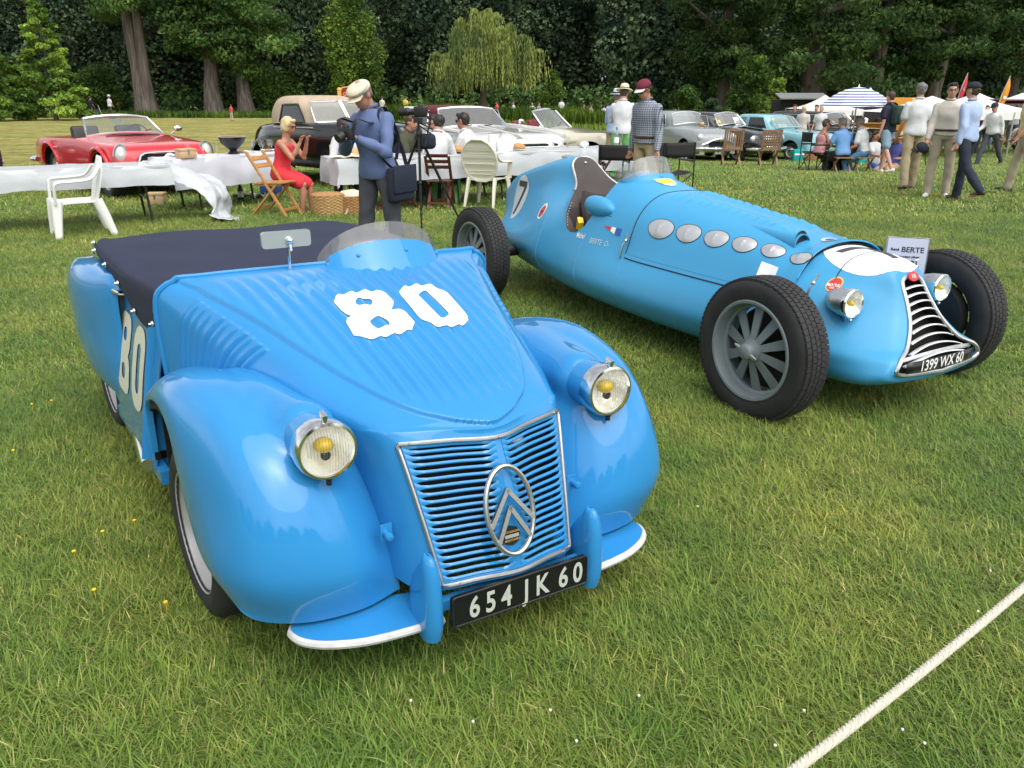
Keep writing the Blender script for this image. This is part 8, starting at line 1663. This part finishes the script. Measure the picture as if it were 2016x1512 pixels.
def flag(label, u, vb, vt, y, m, grp='feather flags over the stalls'):
    a = AT(u,vb,y); b = AT(u+10,vt,y); t = thing('feather_flag', label, 'flag', (a.x,y,0), 0, grp); h0, h1 = max(a.z,.8), b.z; dx = .12*(h1-h0); q = MB(); q.tube([(0,0,0),(0,0,h0),(dx*.7,0,(h0+h1)/2),(dx*1.9,0,h1)], .02, 6); q.build('pole', STEEL, t); w = .16*(h1-h0)
    L_ = [(0,h0),(w*.9,h0+.02)]+[(dx*1.9*f+w*(.9+.25*f)*(1-f**3), h0+(h1-h0)*f) for f in np.linspace(.15,.95,8)]+[(dx*1.95,h1)]+[(dx*1.9*f**1.3, h0+(h1-h0)*f) for f in np.linspace(.9,.1,8)]
    V, F = flat_shape([L_]); V, F = refine(V,F,.2); q = MB(); q.add(np.c_[V[:,0], .03*np.sin(V[:,1]*5), V[:,1]], F); o=q.build('flag_cloth', m, t, fix=False, angle=180); so=o.modifiers.new('s','SOLIDIFY'); so.thickness=.006; apply_mods(o)
    q = MB(); q.lathe([(w*.28,0),(.001,.003)], axis='y', n=12); q.v=[q.arr()*np.array((1,-1,1))+(dx*.8+w*.45,-.05,h0+(h1-h0)*.42)]; q.build('flag_emblem', WHITE, t)
flag('red feather flag rising behind the man in glasses', 1888, 178, 122, 40, fab('flag_red',(.55,.03,.06))); flag('orange feather flag rising at the right of the stalls', 1964, 200, 126, 36, fab('flag_orange',(.75,.28,.02)))
p = AT(1985,212,38); t = thing('vintage_van', 'burgundy vintage van behind the orange flag', 'van', (p.x,38,0), R(8)); BV = paint('burgundy_paint',(.10,.010,.014),.25); q = MB(); q.box((0,0,1.35),(2.2,1.6,.9)); o=q.build('van_body', BV, t); bevel(o,.12,3); q = MB(); q.box((0,-.1,1.83),(2.5,2.0,.08)); o=q.build('van_roof', BV, t); bevel(o,.03); q = MB(); q.box((0,-.82,1.25),(1.5,.04,.4)); q.build('van_window', WGLASSD, t, smooth=False); q = MB(); q.box((0,-.6,.65),(2.0,1.4,.5)); q.build('van_nose', CABIN, t, smooth=False); lamp(t,(-.6,-1.35,.85),.13); lamp(t,(.6,-1.35,.85),.13)
for s in (-1,1): road_wheel(t, s*.9, -.6, s, .38)
p = AT(1566,214,40); t = thing('market_trailer', 'dark market trailer with open flap left of the big trunk', 'trailer', (p.x,40,0)); q = MB(); q.box((0,0,1.1),(1.9,1.4,1.5)); o=q.build('trailer_body', CABIN, t); bevel(o,.05); q = MB(); q.box((-.1,-1.0,2.0),(2.2,.9,.05),(R(14),0,0)); q.build('trailer_flap', ALLOY, t, smooth=False); q = MB(); q.box((0,-.72,1.1),(1.4,.03,.6)); q.build('trailer_hatch', mat('hatch_grey',(.16,.17,.18),.6), t, smooth=False)
p = AT(822,222,43); t = thing('notice_board', 'small white notice board on a post beyond the tripod', 'sign', (p.x,43,0)); q = MB(); q.tube([(0,0,0),(0,0,1.2)], .03, 6); q.build('post', PLASW, t); q = MB(); q.box((-.3,0,1.05),(.7,.03,.4)); q.build('board', WHITE, t, smooth=False)
# ------------------------------------------------------------------ cards by the racing car, rope
p = carB.matrix_basis @ Vector((0,0,0))
MB0 = carB.matrix_basis
t = thing('info_card', 'white card with lines of black lettering leaning beside the far front wheel', 'sign', (2.31,4.74,.50), R(-20)); q = MB(); q.box((0,0,.16),(.215,.006,.305)); o=q.build('card', mat('card_white',(.56,.56,.66),.4), t, smooth=False); q = MB(); q.tube([(-.112,0,.0),(-.112,0,.317),(.112,0,.317),(.112,0,.0)], .004, 4); q.build('card_sleeve', ALLOY, o); BK = BLKP
for tx, sz, zz, xx in (('René',.022,.245,-.065),('BERTE',.044,.245,.030),('constructeur pilote',.018,.205,0),('le lys chantilly',.018,.178,0),('4,5 L  1939',.030,.143,0),('1939',.030,.10,.03)): flat('card_text', flat_text(tx, sz, .0007), (xx,-.0035,zz), (1,0,0), (0,0,1), BK, o, .001)
q = MB(); q.box((0,.02,-.24),(.02,.02,.50)); q.build('card_stake', BLACKP, t, smooth=False)
t = thing('paper_note', 'folded white paper tucked behind the near front wheel', 'paper', MB0 @ Vector((-.56,.20,.60)), R(20)); q = MB(); q.grid(np.array([[(x,.05*abs(x)*6,z) for x in (-.06,0,.06)] for z in (0,.07,.15)])); q.v=[q.arr() @ np.array(Euler((0,R(20),0)).to_matrix()).T]; o=q.build('sheet', WHITE, t, smooth=False); so=o.modifiers.new('s','SOLIDIFY'); so.thickness=.002; apply_mods(o)
ROPE = mat('cotton_rope', (.62,.57,.47), .9, bump=.5, bscale=400); a = AT(1560,1520,1.62*1.0); ra = G(1545,1530,.50); rb = G(2060,1118,.50); n = 140; pts = [ra.lerp(rb,f)+Vector((0,0,-.012*math.sin(math.pi*f))) for f in np.linspace(-.6,1.5,n)]
t = thing('rope', 'thick cream cotton rope slung across the lower right corner', 'rope', (0,0,0)); d_ = (rb-ra).normalized(); n1 = d_.cross(Vector((0,0,1))).normalized(); n2 = n1.cross(d_)
L_ = (rb-ra).length*2.1; tw_ = L_/.036
for k in range(3):
    st_ = []; N_s = 900
    for i in range(N_s):
        f = -.6+2.1*i/(N_s-1); c = ra.lerp(rb,f)+Vector((0,0,-.012*math.sin(math.pi*max(0,min(1,f))))); a = 2*math.pi*(tw_*i/(N_s-1)+k/3); st_.append((c+(n1*math.cos(a)+n2*math.sin(a))*.0048)[:])
    q = MB(); q.tube(st_, .0056, 6); q.build('strand', ROPE, t)
# ------------------------------------------------------------------ everything stands on the gently falling meadow
for o in list(SC.objects):
    if o.parent is None and o.get('kind') is None and o.type in ('EMPTY','MESH') and o.location.y > 14: o.location.z += GZ(o.location.x, o.location.y)
